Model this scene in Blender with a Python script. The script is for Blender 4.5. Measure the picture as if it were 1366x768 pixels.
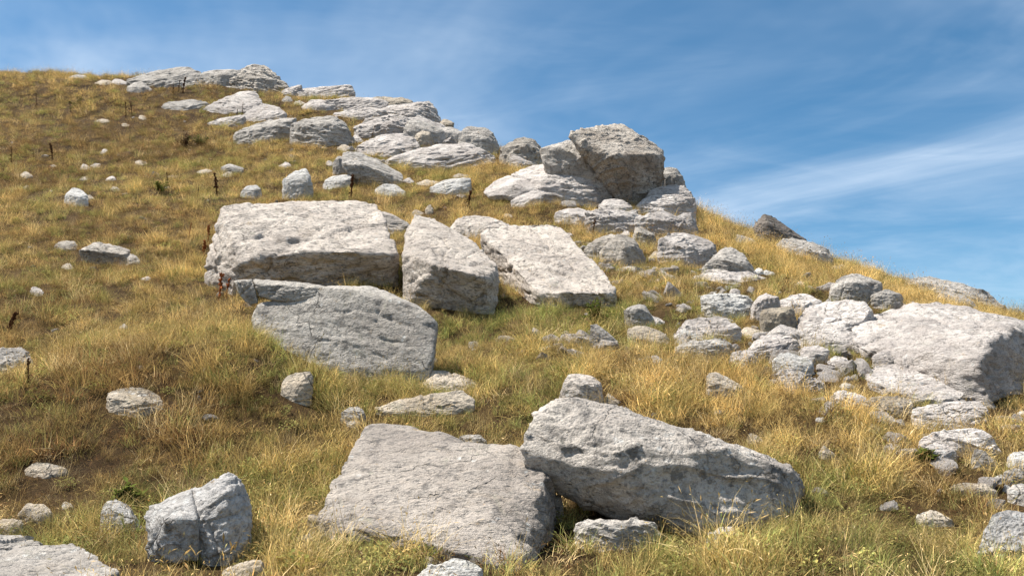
import bpy, bmesh, math, random
import numpy as np
from mathutils import Vector

for o in list(bpy.data.objects):
    bpy.data.objects.remove(o)
scene = bpy.context.scene
COL = scene.collection

# ---------------------------------------------------------------- camera
cam_data = bpy.data.cameras.new("camera"); cam = bpy.data.objects.new("camera", cam_data); COL.objects.link(cam)
cam.location = (0, 0, 1.6); cam.rotation_euler = (math.radians(98.0), 0, 0)
cam_data.sensor_width = 36.0; cam_data.lens = 36.0 * 1183 / 1366
cam_data.clip_start = 0.05; cam_data.clip_end = 10000
scene.camera = cam

# ---------------------------------------------------------------- light and sky
SUN_EL, SUN_AZ = math.radians(60), math.radians(-82)          # azimuth clockwise from the view axis
sun_dir = Vector((math.cos(SUN_EL) * math.sin(SUN_AZ), math.cos(SUN_EL) * math.cos(SUN_AZ), math.sin(SUN_EL)))
sd = bpy.data.lights.new("sun", 'SUN'); sd.energy = 5.0; sd.angle = math.radians(0.6); sd.color = (1.0, 0.955, 0.88)
sun = bpy.data.objects.new("sun", sd); COL.objects.link(sun)
sun.rotation_euler = sun_dir.to_track_quat('Z', 'Y').to_euler(); sun.location = (-20, 10, 60)

world = bpy.data.worlds.new("World"); scene.world = world; world.use_nodes = True
wt = world.node_tree; wt.nodes.clear()
def wn(kind, **kw):
    n = wt.nodes.new(kind)
    for k, v in kw.items(): setattr(n, k, v)
    return n
W = wt.links.new
sky = wn('ShaderNodeTexSky', sky_type='NISHITA'); sky.sun_disc = False
sky.sun_elevation = SUN_EL; sky.sun_rotation = SUN_AZ % (2 * math.pi)
sky.altitude = 1500; sky.air_density = 1.0; sky.dust_density = 1.2; sky.ozone_density = 3.0
tc = wn('ShaderNodeTexCoord'); sep = wn('ShaderNodeSeparateXYZ'); W(tc.outputs['Generated'], sep.inputs[0])
grade = wn('ShaderNodeHueSaturation'); grade.inputs['Hue'].default_value = 0.488; grade.inputs['Saturation'].default_value = 1.22; grade.inputs['Value'].default_value = 0.74
W(sky.outputs[0], grade.inputs['Color'])
# cirrus: noise on a plane high above (direction divided by its own height)
zz = wn('ShaderNodeMath', operation='MAXIMUM'); W(sep.outputs['Z'], zz.inputs[0]); zz.inputs[1].default_value = 0.02
zz2 = wn('ShaderNodeMath', operation='ADD'); W(zz.outputs[0], zz2.inputs[0]); zz2.inputs[1].default_value = 0.10
dx = wn('ShaderNodeMath', operation='DIVIDE'); W(sep.outputs['X'], dx.inputs[0]); W(zz2.outputs[0], dx.inputs[1])
dy = wn('ShaderNodeMath', operation='DIVIDE'); W(sep.outputs['Y'], dy.inputs[0]); W(zz2.outputs[0], dy.inputs[1])
cmb = wn('ShaderNodeCombineXYZ'); W(dx.outputs[0], cmb.inputs[0]); W(dy.outputs[0], cmb.inputs[1])
C1X, C1Y = 10.0, 1.7
def cloud_layer(scale, rot, stretch, detail, lo, hi, loc, rough=0.6, dist=0.6):
    mp = wn('ShaderNodeMapping'); W(cmb.outputs[0], mp.inputs[0])
    mp.inputs['Rotation'].default_value = (0, 0, rot); mp.inputs['Scale'].default_value = stretch; mp.inputs['Location'].default_value = loc
    ns = wn('ShaderNodeTexNoise'); W(mp.outputs[0], ns.inputs['Vector'])
    ns.inputs['Scale'].default_value = scale; ns.inputs['Detail'].default_value = detail; ns.inputs['Roughness'].default_value = rough; ns.inputs['Distortion'].default_value = dist
    rr = wn('ShaderNodeMapRange', interpolation_type='SMOOTHSTEP'); W(ns.outputs[0], rr.inputs[0])
    rr.inputs['From Min'].default_value = lo; rr.inputs['From Max'].default_value = hi
    return rr.outputs[0]
def mul(a, b):
    m = wn('ShaderNodeMath', operation='MULTIPLY', use_clamp=True); W(a, m.inputs[0])
    if isinstance(b, float): m.inputs[1].default_value = b
    else: W(b, m.inputs[1])
    return m.outputs[0]
def add(a, b):
    m = wn('ShaderNodeMath', operation='ADD', use_clamp=True); W(a, m.inputs[0]); W(b, m.inputs[1]); return m.outputs[0]
c1 = cloud_layer(0.55, 0.5, (1, 1, 1), 6, 0.36, 0.84, (C1X, C1Y, 0))
c2 = cloud_layer(1.0, 0.9, (0.8, 1.5, 1), 6, 0.40, 0.80, (7.3, 2.2, 0), 0.58, 0.7)
c3 = cloud_layer(2.2, 1.1, (0.8, 1.8, 1), 7, 0.5, 0.85, (1.3, 5.2, 0), 0.62, 0.9)
cover = mul(add(add(mul(c1, 0.95), mul(c2, 0.28)), mul(mul(c3, c1), 0.5)), 1.0)
mixc = wn('ShaderNodeMixRGB'); W(cover, mixc.inputs[0]); W(grade.outputs[0], mixc.inputs[1]); mixc.inputs[2].default_value = (4.3, 5.05, 6.0, 1)
bg = wn('ShaderNodeBackground'); bg.inputs['Strength'].default_value = 0.095; W(mixc.outputs[0], bg.inputs['Color'])
wo = wn('ShaderNodeOutputWorld'); W(bg.outputs[0], wo.inputs['Surface'])

vs = scene.view_settings
vs.view_transform = 'Standard'; vs.look = 'None'; vs.gamma = 1; vs.use_curve_mapping = False; vs.exposure = 0.97

# ---------------------------------------------------------------- terrain function
CONTROL = [(-2.42,4.35,0.83),(-1.19,4.25,0.85),(0,4.14,0.87),(1.14,4.14,0.87),(2.37,4.25,0.85),(-3.57,4.45,0.82),(3.55,4.45,0.82),(-2.94,5.23,1),(0,5.13,1.02),(2.89,5.13,1.02),(-3.7,6.5,1.33),(-1.86,6.5,1.33),(0,6.4,1.34),(1.79,6.4,1.34),(3.64,6.4,1.34),(-5.95,6.6,1.33),(6.14,6.6,1.33),(-4.91,8.53,1.96),(-2.44,8.43,1.95),(0,8.23,1.94),(2.34,8.23,1.94),(4.73,8.25,1.84),(-2.31,8.07,2.42),(-1.93,7.76,2.04),(-2.85,8.77,2.41),(-1.55,8.09,1.86),(-1.12,8.15,1.84),(-0.74,8.33,1.96),(-2.4,11.11,3.06),(-4.17,12.35,3.57),(-3.63,11.78,3.3),(-6.47,11.13,2.87),(-3.22,11.03,2.86),(0,10.93,2.85),(2.89,10.73,2.82),(5.08,10.57,2.58),(7.04,10.2,2.29),(-8.08,13.81,3.95),(-4,13.61,3.91),(0,13.51,3.9),(3.23,13.61,3.91),(4.65,13.06,3.54),(-9.81,16.67,5.16),(-4.87,16.47,5.12),(0,16.27,5.08),(2.69,16.67,5.16),(-14.13,16.67,5.16),(-12.12,20.46,6.88),(-5.97,20.07,6.78),(-1.4,19.49,6.63),(1.54,18.36,6.01),(-15.01,25.18,9.22),(-7.39,24.7,9.08),(-2.55,23.76,8.58),(0.13,21.86,7.73),(-18.19,30.33,12.15),(-10.04,29.84,11.99),(-5.06,28.45,11.11),(-26.59,30.81,12.32),(-31.58,36.34,16.08),(-25.15,36.34,16.08),(-19.75,35.87,15.8),(-15.31,35.91,15.55),(-10.44,34.51,14.75),(-6.03,32.19,13.24),(-3.22,29.9,11.6),(-1.02,27.09,10.04),(1.23,24.76,8.65),(3.44,22.45,7.15),(4.49,21.05,6.34),(5.53,19.64,5.59),(6.52,18.24,4.76),(7.43,16.83,3.97),(8.21,15.9,3.45),(8.78,15.14,3.1),(9.67,14,2.6),(11.18,13.07,2.04),(-35.36,40.7,16.23),(-41.05,47.24,15.73),(-50.52,58.14,13.48),(-28.17,40.7,16.23),(-32.7,47.24,15.73),(-40.24,58.14,13.48),(-22.12,40.18,15.95),(-25.67,46.64,15.45),(-31.6,57.4,13.2),(-17.15,40.22,15.7),(-19.9,46.68,15.2),(-24.5,57.45,12.95),(-11.69,38.65,14.9),(-13.57,44.86,14.4),(-16.7,55.21,12.15),(-6.76,36.06,13.39),(-7.84,41.85,12.89),(-9.65,51.51,10.64),(-3.61,33.49,11.75),(-4.19,38.87,11.25),(-5.16,47.84,9),(-1.14,30.34,10.19),(-1.32,35.22,9.69),(-1.63,43.34,7.44),(1.38,27.73,8.8),(1.6,32.19,8.3),(1.97,39.62,6.05),(3.85,25.14,7.3),(4.47,29.18,6.8),(5.51,35.91,4.55),(5.03,23.57,6.49),(5.84,27.36,5.99),(7.18,33.67,3.74),(6.19,21.99,5.74),(7.19,25.53,5.24),(8.85,31.42,2.99),(7.3,20.43,4.91),(8.48,23.71,4.41),(10.43,29.18,2.16),(8.32,18.85,4.12),(9.66,21.88,3.62),(11.89,26.94,1.37),(9.19,17.8,3.6),(10.67,20.67,3.1),(13.14,25.44,0.85),(9.83,16.95,3.25),(11.41,19.68,2.75),(14.04,24.22,0.5),(10.83,15.68,2.75),(12.57,18.2,2.25),(15.47,22.4,0),(12.52,14.63,2.19),(14.53,16.99,1.69),(17.88,20.91,-0.56),(0,0,0),(-6,0,0.1),(6,0,0.1),(0,-8,-1.6),(-12,-8,-1.6),(12,-8,-1.9),(-25,0,1.5),(25,0,-1.2),(-38,15,7),(33,8,-1.5)]
# ---------------------------------------------------------------- terrain (metres; camera stands at x=0, y=0)
def _hash(ix, iy, iz, seed):
    h = (ix.astype(np.int64) * 374761393 + iy.astype(np.int64) * 668265263 + iz.astype(np.int64) * 2147483647 + seed * 974711) & 0xFFFFFFFF
    h = ((h ^ (h >> 13)) * 1274126177) & 0xFFFFFFFF
    h = ((h ^ (h >> 16)) * 2246822519) & 0xFFFFFFFF
    return (h ^ (h >> 15)) & 0xFFFFFFFF
_G = np.array([(1,1,0),(-1,1,0),(1,-1,0),(-1,-1,0),(1,0,1),(-1,0,1),(1,0,-1),(-1,0,-1),(0,1,1),(0,-1,1),(0,1,-1),(0,-1,-1)], float)
def perlin(p, seed=0):
    f = np.floor(p); i = f.astype(np.int64); q = p - f
    w = q * q * q * (q * (q * 6 - 15) + 10)
    out = 0.0
    for dx in (0, 1):
        for dy in (0, 1):
            for dz in (0, 1):
                g = _G[_hash(i[:, 0] + dx, i[:, 1] + dy, i[:, 2] + dz, seed) % 12]
                d = g[:, 0] * (q[:, 0] - dx) + g[:, 1] * (q[:, 1] - dy) + g[:, 2] * (q[:, 2] - dz)
                wx = w[:, 0] if dx else 1 - w[:, 0]; wy = w[:, 1] if dy else 1 - w[:, 1]; wz = w[:, 2] if dz else 1 - w[:, 2]
                out = out + d * wx * wy * wz
    return out
def fbm(p, octs=4, seed=0, gain=0.5):
    a, s, o = 1.0, 0.0, 1.0
    for k in range(octs):
        s = s + a * perlin(p * o, seed + k * 17); a *= gain; o *= 2.03
    return s
_SC = 20.0
def _tps(r2):
    return 0.5 * r2 * np.log(r2 + 1e-12)
_C = np.array(CONTROL, float)
def _solve():
    n = len(_C); q = _C[:, :2] / _SC
    r2 = ((q[:, None, :] - q[None, :, :]) ** 2).sum(-1)
    K = _tps(r2) + np.eye(n) * 0.0008
    P = np.hstack([np.ones((n, 1)), q])
    A = np.zeros((n + 3, n + 3)); A[:n, :n] = K; A[:n, n:] = P; A[n:, :n] = P.T
    return np.linalg.solve(A, np.concatenate([_C[:, 2], np.zeros(3)]))
_W = _solve()
def height(x, y, bumps=True):
    x = np.atleast_1d(np.asarray(x, float)); y = np.atleast_1d(np.asarray(y, float))
    xc = np.clip(x, -40, 34); yc = np.clip(y, -9, 62)
    out = np.hypot(x - xc, y - yc)
    q = np.stack([xc, yc], 1) / _SC; n = len(_C); z = np.empty(len(xc))
    for s in range(0, len(xc), 20000):
        e = slice(s, s + 20000)
        r2 = ((q[e][:, None, :] - (_C[:, :2] / _SC)[None]) ** 2).sum(-1)
        z[e] = _tps(r2) @ _W[:n] + _W[n] + q[e] @ _W[n + 1:]
    z = z - 120 * (1 - np.exp(-out * 0.35 / 120))
    if bumps:
        p = np.stack([x, y, np.zeros_like(x)], 1)
        near = np.exp(-out / 30)
        z = z + near * (0.16 * perlin(p * 0.33, 5) + 0.09 * perlin(p * 0.9, 6) + 0.035 * perlin(p * 2.7, 7))
    return z


# ---------------------------------------------------------------- materials
def new_mat(name):
    m = bpy.data.materials.new(name); m.use_nodes = True
    nt = m.node_tree; nt.nodes.clear()
    def N(kind, **kw):
        n = nt.nodes.new(kind)
        for k, v in kw.items():
            if k.startswith('_'): n.inputs[k[1:].replace('_', ' ')].default_value = v
            else: setattr(n, k, v)
        return n
    return m, N, nt.links.new

def rock_material(name, pale, grey, stain, contrast=1.0, dark_amount=0.5, stain_amount=0.35, speck=0.5, streak=(1, 1, 1), bump=1.0):
    m, N, L = new_mat(name)
    tc = N('ShaderNodeTexCoord'); oi = N('ShaderNodeObjectInfo')
    off = N('ShaderNodeVectorMath', operation='SCALE'); L(oi.outputs['Location'], off.inputs[0]); off.inputs['Scale'].default_value = 3.7
    ad = N('ShaderNodeVectorMath', operation='ADD'); L(tc.outputs['Object'], ad.inputs[0]); L(off.outputs[0], ad.inputs[1])
    P = ad.outputs[0]
    mp = N('ShaderNodeMapping'); L(P, mp.inputs[0]); mp.inputs['Scale'].default_value = streak; mp.inputs['Rotation'].default_value = (0.25, -0.3, 0.4)
    Q = mp.outputs[0]
    def noise(vec, sc, det=4, rough=0.6, dist=0.0):
        n = N('ShaderNodeTexNoise', _Scale=sc, _Detail=det, _Roughness=rough, _Distortion=dist); L(vec, n.inputs['Vector']); return n.outputs[0]
    def rng(v, a, b, lo=0.0, hi=1.0):
        r = N('ShaderNodeMapRange', interpolation_type='SMOOTHSTEP'); L(v, r.inputs[0])
        r.inputs[1].default_value = a; r.inputs[2].default_value = b; r.inputs[3].default_value = lo; r.inputs[4].default_value = hi; return r.outputs[0]
    def mix(f, a, b):
        x = N('ShaderNodeMixRGB')
        if isinstance(f, float): x.inputs[0].default_value = f
        else: L(f, x.inputs[0])
        for i, v in ((1, a), (2, b)):
            if isinstance(v, tuple): x.inputs[i].default_value = v + (1,)
            else: L(v, x.inputs[i])
        return x.outputs[0]
    big = noise(P, 1.7, 5, 0.62, 0.4); med = noise(Q, 6.5, 6, 0.68, 0.5); fin = noise(Q, 26, 5, 0.7); vfin = noise(P, 80, 3, 0.7)
    c = mix(rng(big, 0.36, 0.66), pale, grey)
    c = mix(rng(med, 0.50, 0.74, 0, 0.62 * contrast), c, tuple(v * 0.52 for v in grey))
    c = mix(rng(med, 0.20, 0.42, 0.5 * contrast, 0), c, tuple(min(0.78, v * 1.22) for v in pale))
    c = mix(rng(noise(P, 3.1, 5, 0.7, 0.8), 0.56, 0.76, 0, stain_amount), c, stain)
    # lichen: dark crusts, white rosettes, sparse ochre spots
    lich = noise(P, 9.0, 4, 0.72)
    c = mix(rng(lich, 0.54, 0.64, 0, 0.8 * dark_amount), c, (0.085, 0.08, 0.075))
    lm = noise(P, 4.2, 6, 0.75, 0.6)
    c = mix(rng(lm, 0.58, 0.68, 0, 0.5), c, (0.30, 0.29, 0.22))
    c = mix(rng(noise(P, 5.5, 5, 0.75, 0.5), 0.63, 0.70, 0, 0.55), c, (0.40, 0.27, 0.13))
    vo = N('ShaderNodeTexVoronoi', _Scale=15.0); L(P, vo.inputs['Vector'])
    ros = N('ShaderNodeMath', operation='MULTIPLY'); L(rng(vo.outputs['Distance'], 0.16, 0.30, 1, 0), ros.inputs[0]); L(rng(noise(P, 2.3, 3), 0.5, 0.62), ros.inputs[1])
    rs = N('ShaderNodeMath', operation='MULTIPLY'); L(ros.outputs[0], rs.inputs[0]); rs.inputs[1].default_value = 0.55
    c = mix(rs.outputs[0], c, (0.62, 0.62, 0.59))
    c = mix(rng(fin, 0.50, 0.66, 0, 0.85 * speck), c, (0.13, 0.12, 0.11))
    c = mix(rng(noise(P, 13, 4, 0.75), 0.66, 0.72, 0, 0.5), c, (0.42, 0.27, 0.12))
    c = mix(rng(vfin, 0.40, 0.66, 0, 0.30), c, (0.10, 0.095, 0.09))
    wob = N('ShaderNodeTexNoise', _Scale=2.6, _Detail=4.0); L(P, wob.inputs['Vector'])
    wad = N('ShaderNodeMixRGB', blend_type='ADD'); wad.inputs[0].default_value = 0.55; L(Q, wad.inputs[1]); L(wob.outputs['Color'], wad.inputs[2])
    crk = N('ShaderNodeTexVoronoi', feature='DISTANCE_TO_EDGE', _Scale=1.5); L(wad.outputs[0], crk.inputs['Vector'])
    cm = N('ShaderNodeMath', operation='MULTIPLY'); L(rng(crk.outputs['Distance'], 0.002, 0.012, 1, 0), cm.inputs[0]); L(rng(noise(P, 1.3, 3), 0.46, 0.58), cm.inputs[1])
    cq = N('ShaderNodeMath', operation='MULTIPLY'); L(cm.outputs[0], cq.inputs[0]); cq.inputs[1].default_value = 0.6
    c = mix(cq.outputs[0], c, (0.13, 0.115, 0.10))
    st = N('ShaderNodeMapping'); L(P, st.inputs[0]); st.inputs['Scale'].default_value = (5.0, 5.0, 0.7)
    c = mix(rng(noise(st.outputs[0], 1.6, 4, 0.6), 0.55, 0.72, 0, 0.35), c, tuple(v * 0.42 for v in grey))
    var = N('ShaderNodeMapRange'); L(oi.outputs['Random'], var.inputs[0]); var.inputs[3].default_value = 0.9; var.inputs[4].default_value = 1.1
    hv = N('ShaderNodeHueSaturation'); L(c, hv.inputs['Color']); L(var.outputs[0], hv.inputs['Value'])
    # relief
    h1 = N('ShaderNodeMath', operation='MULTIPLY_ADD'); L(med, h1.inputs[0]); h1.inputs[1].default_value = 1.6; L(fin, h1.inputs[2])
    h2 = N('ShaderNodeMath', operation='MULTIPLY_ADD'); L(vfin, h2.inputs[0]); h2.inputs[1].default_value = 0.4; L(h1.outputs[0], h2.inputs[2])
    pit = N('ShaderNodeTexVoronoi', _Scale=22.0); L(Q, pit.inputs['Vector'])
    h3 = N('ShaderNodeMath', operation='MULTIPLY_ADD'); L(rng(pit.outputs['Distance'], 0.0, 0.34), h3.inputs[0]); h3.inputs[1].default_value = 0.35; L(h2.outputs[0], h3.inputs[2])
    h4 = N('ShaderNodeMath', operation='MULTIPLY_ADD'); L(cm.outputs[0], h4.inputs[0]); h4.inputs[1].default_value = -0.9; L(h3.outputs[0], h4.inputs[2])
    bp = N('ShaderNodeBump', _Strength=0.9, _Distance=0.022 * bump); L(h4.outputs[0], bp.inputs['Height'])
    b = N('ShaderNodeBsdfPrincipled', _Roughness=0.93); b.inputs['Specular IOR Level'].default_value = 0.2
    L(hv.outputs[0], b.inputs['Base Color']); L(bp.outputs[0], b.inputs['Normal'])
    o = N('ShaderNodeOutputMaterial'); L(b.outputs[0], o.inputs['Surface'])
    return m

STAIN = (0.30, 0.225, 0.145)
MAT = {
    'pale': rock_material('pale limestone', (0.648, 0.621, 0.578), (0.475, 0.448, 0.410), STAIN, 1.0, 0.6, 0.4, 0.8, (0.9, 1, 2.2), 1.4),
    'bedrock': rock_material('weathered bedrock', (0.676, 0.609, 0.553), (0.463, 0.408, 0.369), STAIN, 1.0, 0.6, 0.4, 0.7, (0.8, 1, 3.0), 1.5),
    'speck': rock_material('pitted limestone', (0.680, 0.594, 0.510), (0.480, 0.413, 0.356), STAIN, 1.1, 0.75, 0.45, 1.0, (0.7, 1.5, 2.2), 1.5),
    'foreblock': rock_material('mottled limestone', (0.466, 0.407, 0.349), (0.329, 0.283, 0.244), STAIN, 1.1, 0.75, 0.45, 1.0, (0.7, 1.5, 2.2), 1.5),
    'slabgrey': rock_material('grey limestone', (0.499, 0.454, 0.397), (0.340, 0.305, 0.266), STAIN, 1.1, 0.8, 0.35, 0.8, (1, 1, 1.4), 1.3),
    'leaner': rock_material('lichen grey limestone', (0.588, 0.526, 0.458), (0.382, 0.337, 0.295), STAIN, 1.2, 0.85, 0.45, 0.9, (1, 1, 1.3), 1.5),
    'greyrock': rock_material('grey bedrock', (0.537, 0.487, 0.430), (0.355, 0.322, 0.285), STAIN, 1.1, 0.7, 0.35, 0.8, (0.9, 1, 2.4), 1.5),
    'weathered': rock_material('craggy bedrock', (0.590, 0.525, 0.448), (0.336, 0.292, 0.244), STAIN, 1.3, 0.9, 0.5, 0.9, (0.9, 1, 2.6), 1.8),
    'tan': rock_material('tan stone', (0.522, 0.442, 0.345), (0.368, 0.302, 0.222), (0.30, 0.205, 0.115), 1.0, 0.6, 0.5, 0.8, (1, 1, 1.6), 1.3),
    'pointed': rock_material('ash grey stone', (0.552, 0.522, 0.486), (0.372, 0.354, 0.336), STAIN, 1.1, 0.7, 0.25, 0.8, (1, 1, 1.2), 1.3),
    'slabflat': rock_material('flat slab stone', (0.416, 0.379, 0.337), (0.308, 0.276, 0.243), STAIN, 0.9, 0.5, 0.25, 0.6, (0.7, 1.2, 2), 1.3),
    'brown': rock_material('brownish stone', (0.373, 0.314, 0.238), (0.245, 0.198, 0.142), (0.26, 0.18, 0.10), 1.1, 0.7, 0.5, 0.8),
    'bigboulder': rock_material('great boulder stone', (0.645, 0.568, 0.480), (0.371, 0.305, 0.244), (0.25, 0.18, 0.12), 1.1, 0.8, 0.5, 0.9, (0.9, 1, 1.8), 1.8),
    'darkrock': rock_material('dark stone', (0.187, 0.154, 0.127), (0.117, 0.097, 0.081), (0.15, 0.11, 0.075), 1.0, 0.5, 0.4, 0.5),
}

def ground_material():
    m, N, L = new_mat('dry soil')
    tc = N('ShaderNodeTexCoord')
    def noise(sc, det=5, rough=0.65):
        n = N('ShaderNodeTexNoise', _Scale=sc, _Detail=det, _Roughness=rough); L(tc.outputs['Object'], n.inputs['Vector']); return n.outputs[0]
    r = N('ShaderNodeValToRGB'); L(noise(0.9), r.inputs[0])
    e = r.color_ramp.elements; e[0].position = 0.3; e[0].color = (0.035, 0.021, 0.011, 1); e[1].position = 0.72; e[1].color = (0.12, 0.078, 0.035, 1)
    x = e.new(0.52); x.color = (0.07, 0.044, 0.02, 1)
    r2 = N('ShaderNodeValToRGB'); L(noise(28, 6, 0.75), r2.inputs[0])
    e = r2.color_ramp.elements; e[0].position = 0.35; e[0].color = (0.45, 0.42, 0.38, 1); e[1].position = 0.7; e[1].color = (1.5, 1.45, 1.3, 1)
    mx = N('ShaderNodeMixRGB', blend_type='MULTIPLY'); mx.inputs[0].default_value = 1; L(r.outputs[0], mx.inputs[1]); L(r2.outputs[0], mx.inputs[2])
    bp = N('ShaderNodeBump', _Strength=0.9, _Distance=0.04); L(noise(35, 6, 0.75), bp.inputs['Height'])
    b = N('ShaderNodeBsdfPrincipled', _Roughness=0.97); b.inputs['Specular IOR Level'].default_value = 0.1
    L(mx.outputs[0], b.inputs['Base Color']); L(bp.outputs[0], b.inputs['Normal'])
    o = N('ShaderNodeOutputMaterial'); L(b.outputs[0], o.inputs['Surface'])
    return m

def grass_material(name, trans=0.27):
    m, N, L = new_mat(name)
    a = N('ShaderNodeAttribute', attribute_type='INSTANCER', attribute_name='tint')
    v = N('ShaderNodeAttribute', attribute_type='GEOMETRY', attribute_name='blade')
    mx = N('ShaderNodeMixRGB', blend_type='MULTIPLY'); mx.inputs[0].default_value = 1
    L(a.outputs['Color'], mx.inputs[1]); L(v.outputs['Color'], mx.inputs[2])
    d = N('ShaderNodeBsdfDiffuse'); t = N('ShaderNodeBsdfTranslucent'); L(mx.outputs[0], d.inputs['Color']); L(mx.outputs[0], t.inputs['Color'])
    s = N('ShaderNodeMixShader'); s.inputs[0].default_value = trans; L(d.outputs[0], s.inputs[1]); L(t.outputs[0], s.inputs[2])
    o = N('ShaderNodeOutputMaterial'); L(s.outputs[0], o.inputs['Surface'])
    return m

def plain_material(name, col, var=0.35, trans=0.0, scale=30):
    m, N, L = new_mat(name)
    tc = N('ShaderNodeTexCoord'); n = N('ShaderNodeTexNoise', _Scale=scale, _Detail=4.0); L(tc.outputs['Object'], n.inputs['Vector'])
    r = N('ShaderNodeMapRange'); L(n.outputs[0], r.inputs[0]); r.inputs[1].default_value = 0.3; r.inputs[2].default_value = 0.7; r.inputs[3].default_value = 1 - var; r.inputs[4].default_value = 1 + var
    hv = N('ShaderNodeHueSaturation'); hv.inputs['Color'].default_value = col + (1,); L(r.outputs[0], hv.inputs['Value'])
    d = N('ShaderNodeBsdfDiffuse'); L(hv.outputs[0], d.inputs['Color'])
    out = d.outputs[0]
    if trans:
        t = N('ShaderNodeBsdfTranslucent'); L(hv.outputs[0], t.inputs['Color'])
        s = N('ShaderNodeMixShader'); s.inputs[0].default_value = trans; L(d.outputs[0], s.inputs[1]); L(t.outputs[0], s.inputs[2]); out = s.outputs[0]
    o = N('ShaderNodeOutputMaterial'); L(out, o.inputs['Surface'])
    return m

# ---------------------------------------------------------------- mesh helpers
def mesh_from(name, verts, faces, mat, smooth=True):
    me = bpy.data.meshes.new(name)
    me.from_pydata([tuple(v) for v in verts], [], faces)
    me.materials.append(mat)
    if smooth: me.polygons.foreach_set('use_smooth', [True] * len(me.polygons))
    me.update(); return me
def mesh_tris(name, V, T, mat, smooth=True):
    me = bpy.data.meshes.new(name); n, k = len(V), len(T)
    me.vertices.add(n); me.vertices.foreach_set('co', V.astype(np.float32).ravel())
    me.loops.add(3 * k); me.loops.foreach_set('vertex_index', T.astype(np.int32).ravel())
    me.polygons.add(k); me.polygons.foreach_set('loop_start', np.arange(0, 3 * k, 3, dtype=np.int32)); me.polygons.foreach_set('loop_total', np.full(k, 3, np.int32))
    me.polygons.foreach_set('use_smooth', np.full(k, smooth, bool))
    me.materials.append(mat); me.update(calc_edges=True); me.validate(); return me
def link(name, me, parent=None, loc=None, **props):
    o = bpy.data.objects.new(name, me); COL.objects.link(o)
    if loc is not None: o.location = loc
    if parent is not None: o.parent = parent
    for k, v in props.items(): o[k] = v
    return o

# ---------------------------------------------------------------- the ground: one sheet out past the horizon
def axis(lo, hi, fine_lo, fine_hi, step):
    a = list(np.arange(fine_lo, fine_hi + 1e-6, step)); s = step
    x = fine_hi
    while x < hi: s *= 1.35; x += s; a.append(x)
    x, s = fine_lo, step
    while x > lo: s *= 1.35; x -= s; a.insert(0, x)
    return np.array(a)
gx = axis(-3000, 3000, -26, 20, 0.16); gy = axis(-3000, 3000, 1, 48, 0.16)
X, Y = np.meshgrid(gx, gy); Z = height(X.ravel(), Y.ravel())
V = np.stack([X.ravel(), Y.ravel(), Z], 1); nx, ny = len(gx), len(gy)
ii = (np.arange(ny - 1)[:, None] * nx + np.arange(nx - 1)[None]).ravel()
T = np.concatenate([np.stack([ii, ii + 1, ii + nx + 1], 1), np.stack([ii, ii + nx + 1, ii + nx], 1)])
link('ground', mesh_tris('ground', V, T, ground_material()), kind='structure', label='dry brown soil of the grassy hillside')

# ---------------------------------------------------------------- rocks
_ico = {}
def ico(level):
    if level not in _ico:
        bm = bmesh.new(); bmesh.ops.create_icosphere(bm, subdivisions=level, radius=1.0)
        Vv = np.array([v.co[:] for v in bm.verts]); Tt = np.array([[v.index for v in f.verts] for f in bm.faces]); bm.free()
        Vv /= np.linalg.norm(Vv, axis=1)[:, None]; _ico[level] = (Vv, Tt)
    return _ico[level]
def hull_planes(pts):
    bm = bmesh.new()
    for p in pts: bm.verts.new(p)
    res = bmesh.ops.convex_hull(bm, input=bm.verts)
    for v in [v for v in bm.verts if not v.link_faces]: bm.verts.remove(v)
    bm.normal_update()
    Hv = np.array([v.co[:] for v in bm.verts]); c = Hv.mean(0)
    pl = []
    for f in bm.faces:
        n = np.array(f.normal[:]); 
        if np.linalg.norm(n) < 0.5: continue
        d = float(n @ np.array(f.verts[0].co[:]))
        if n @ c > d: n, d = -n, -d
        for q in pl:
            if q[0] @ n > 0.994 and abs(q[1] - d) < 0.06: break
        else: pl.append((n, d))
    bm.free()
    return np.array([p[0] for p in pl]), np.array([p[1] for p in pl]), Hv, c
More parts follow.
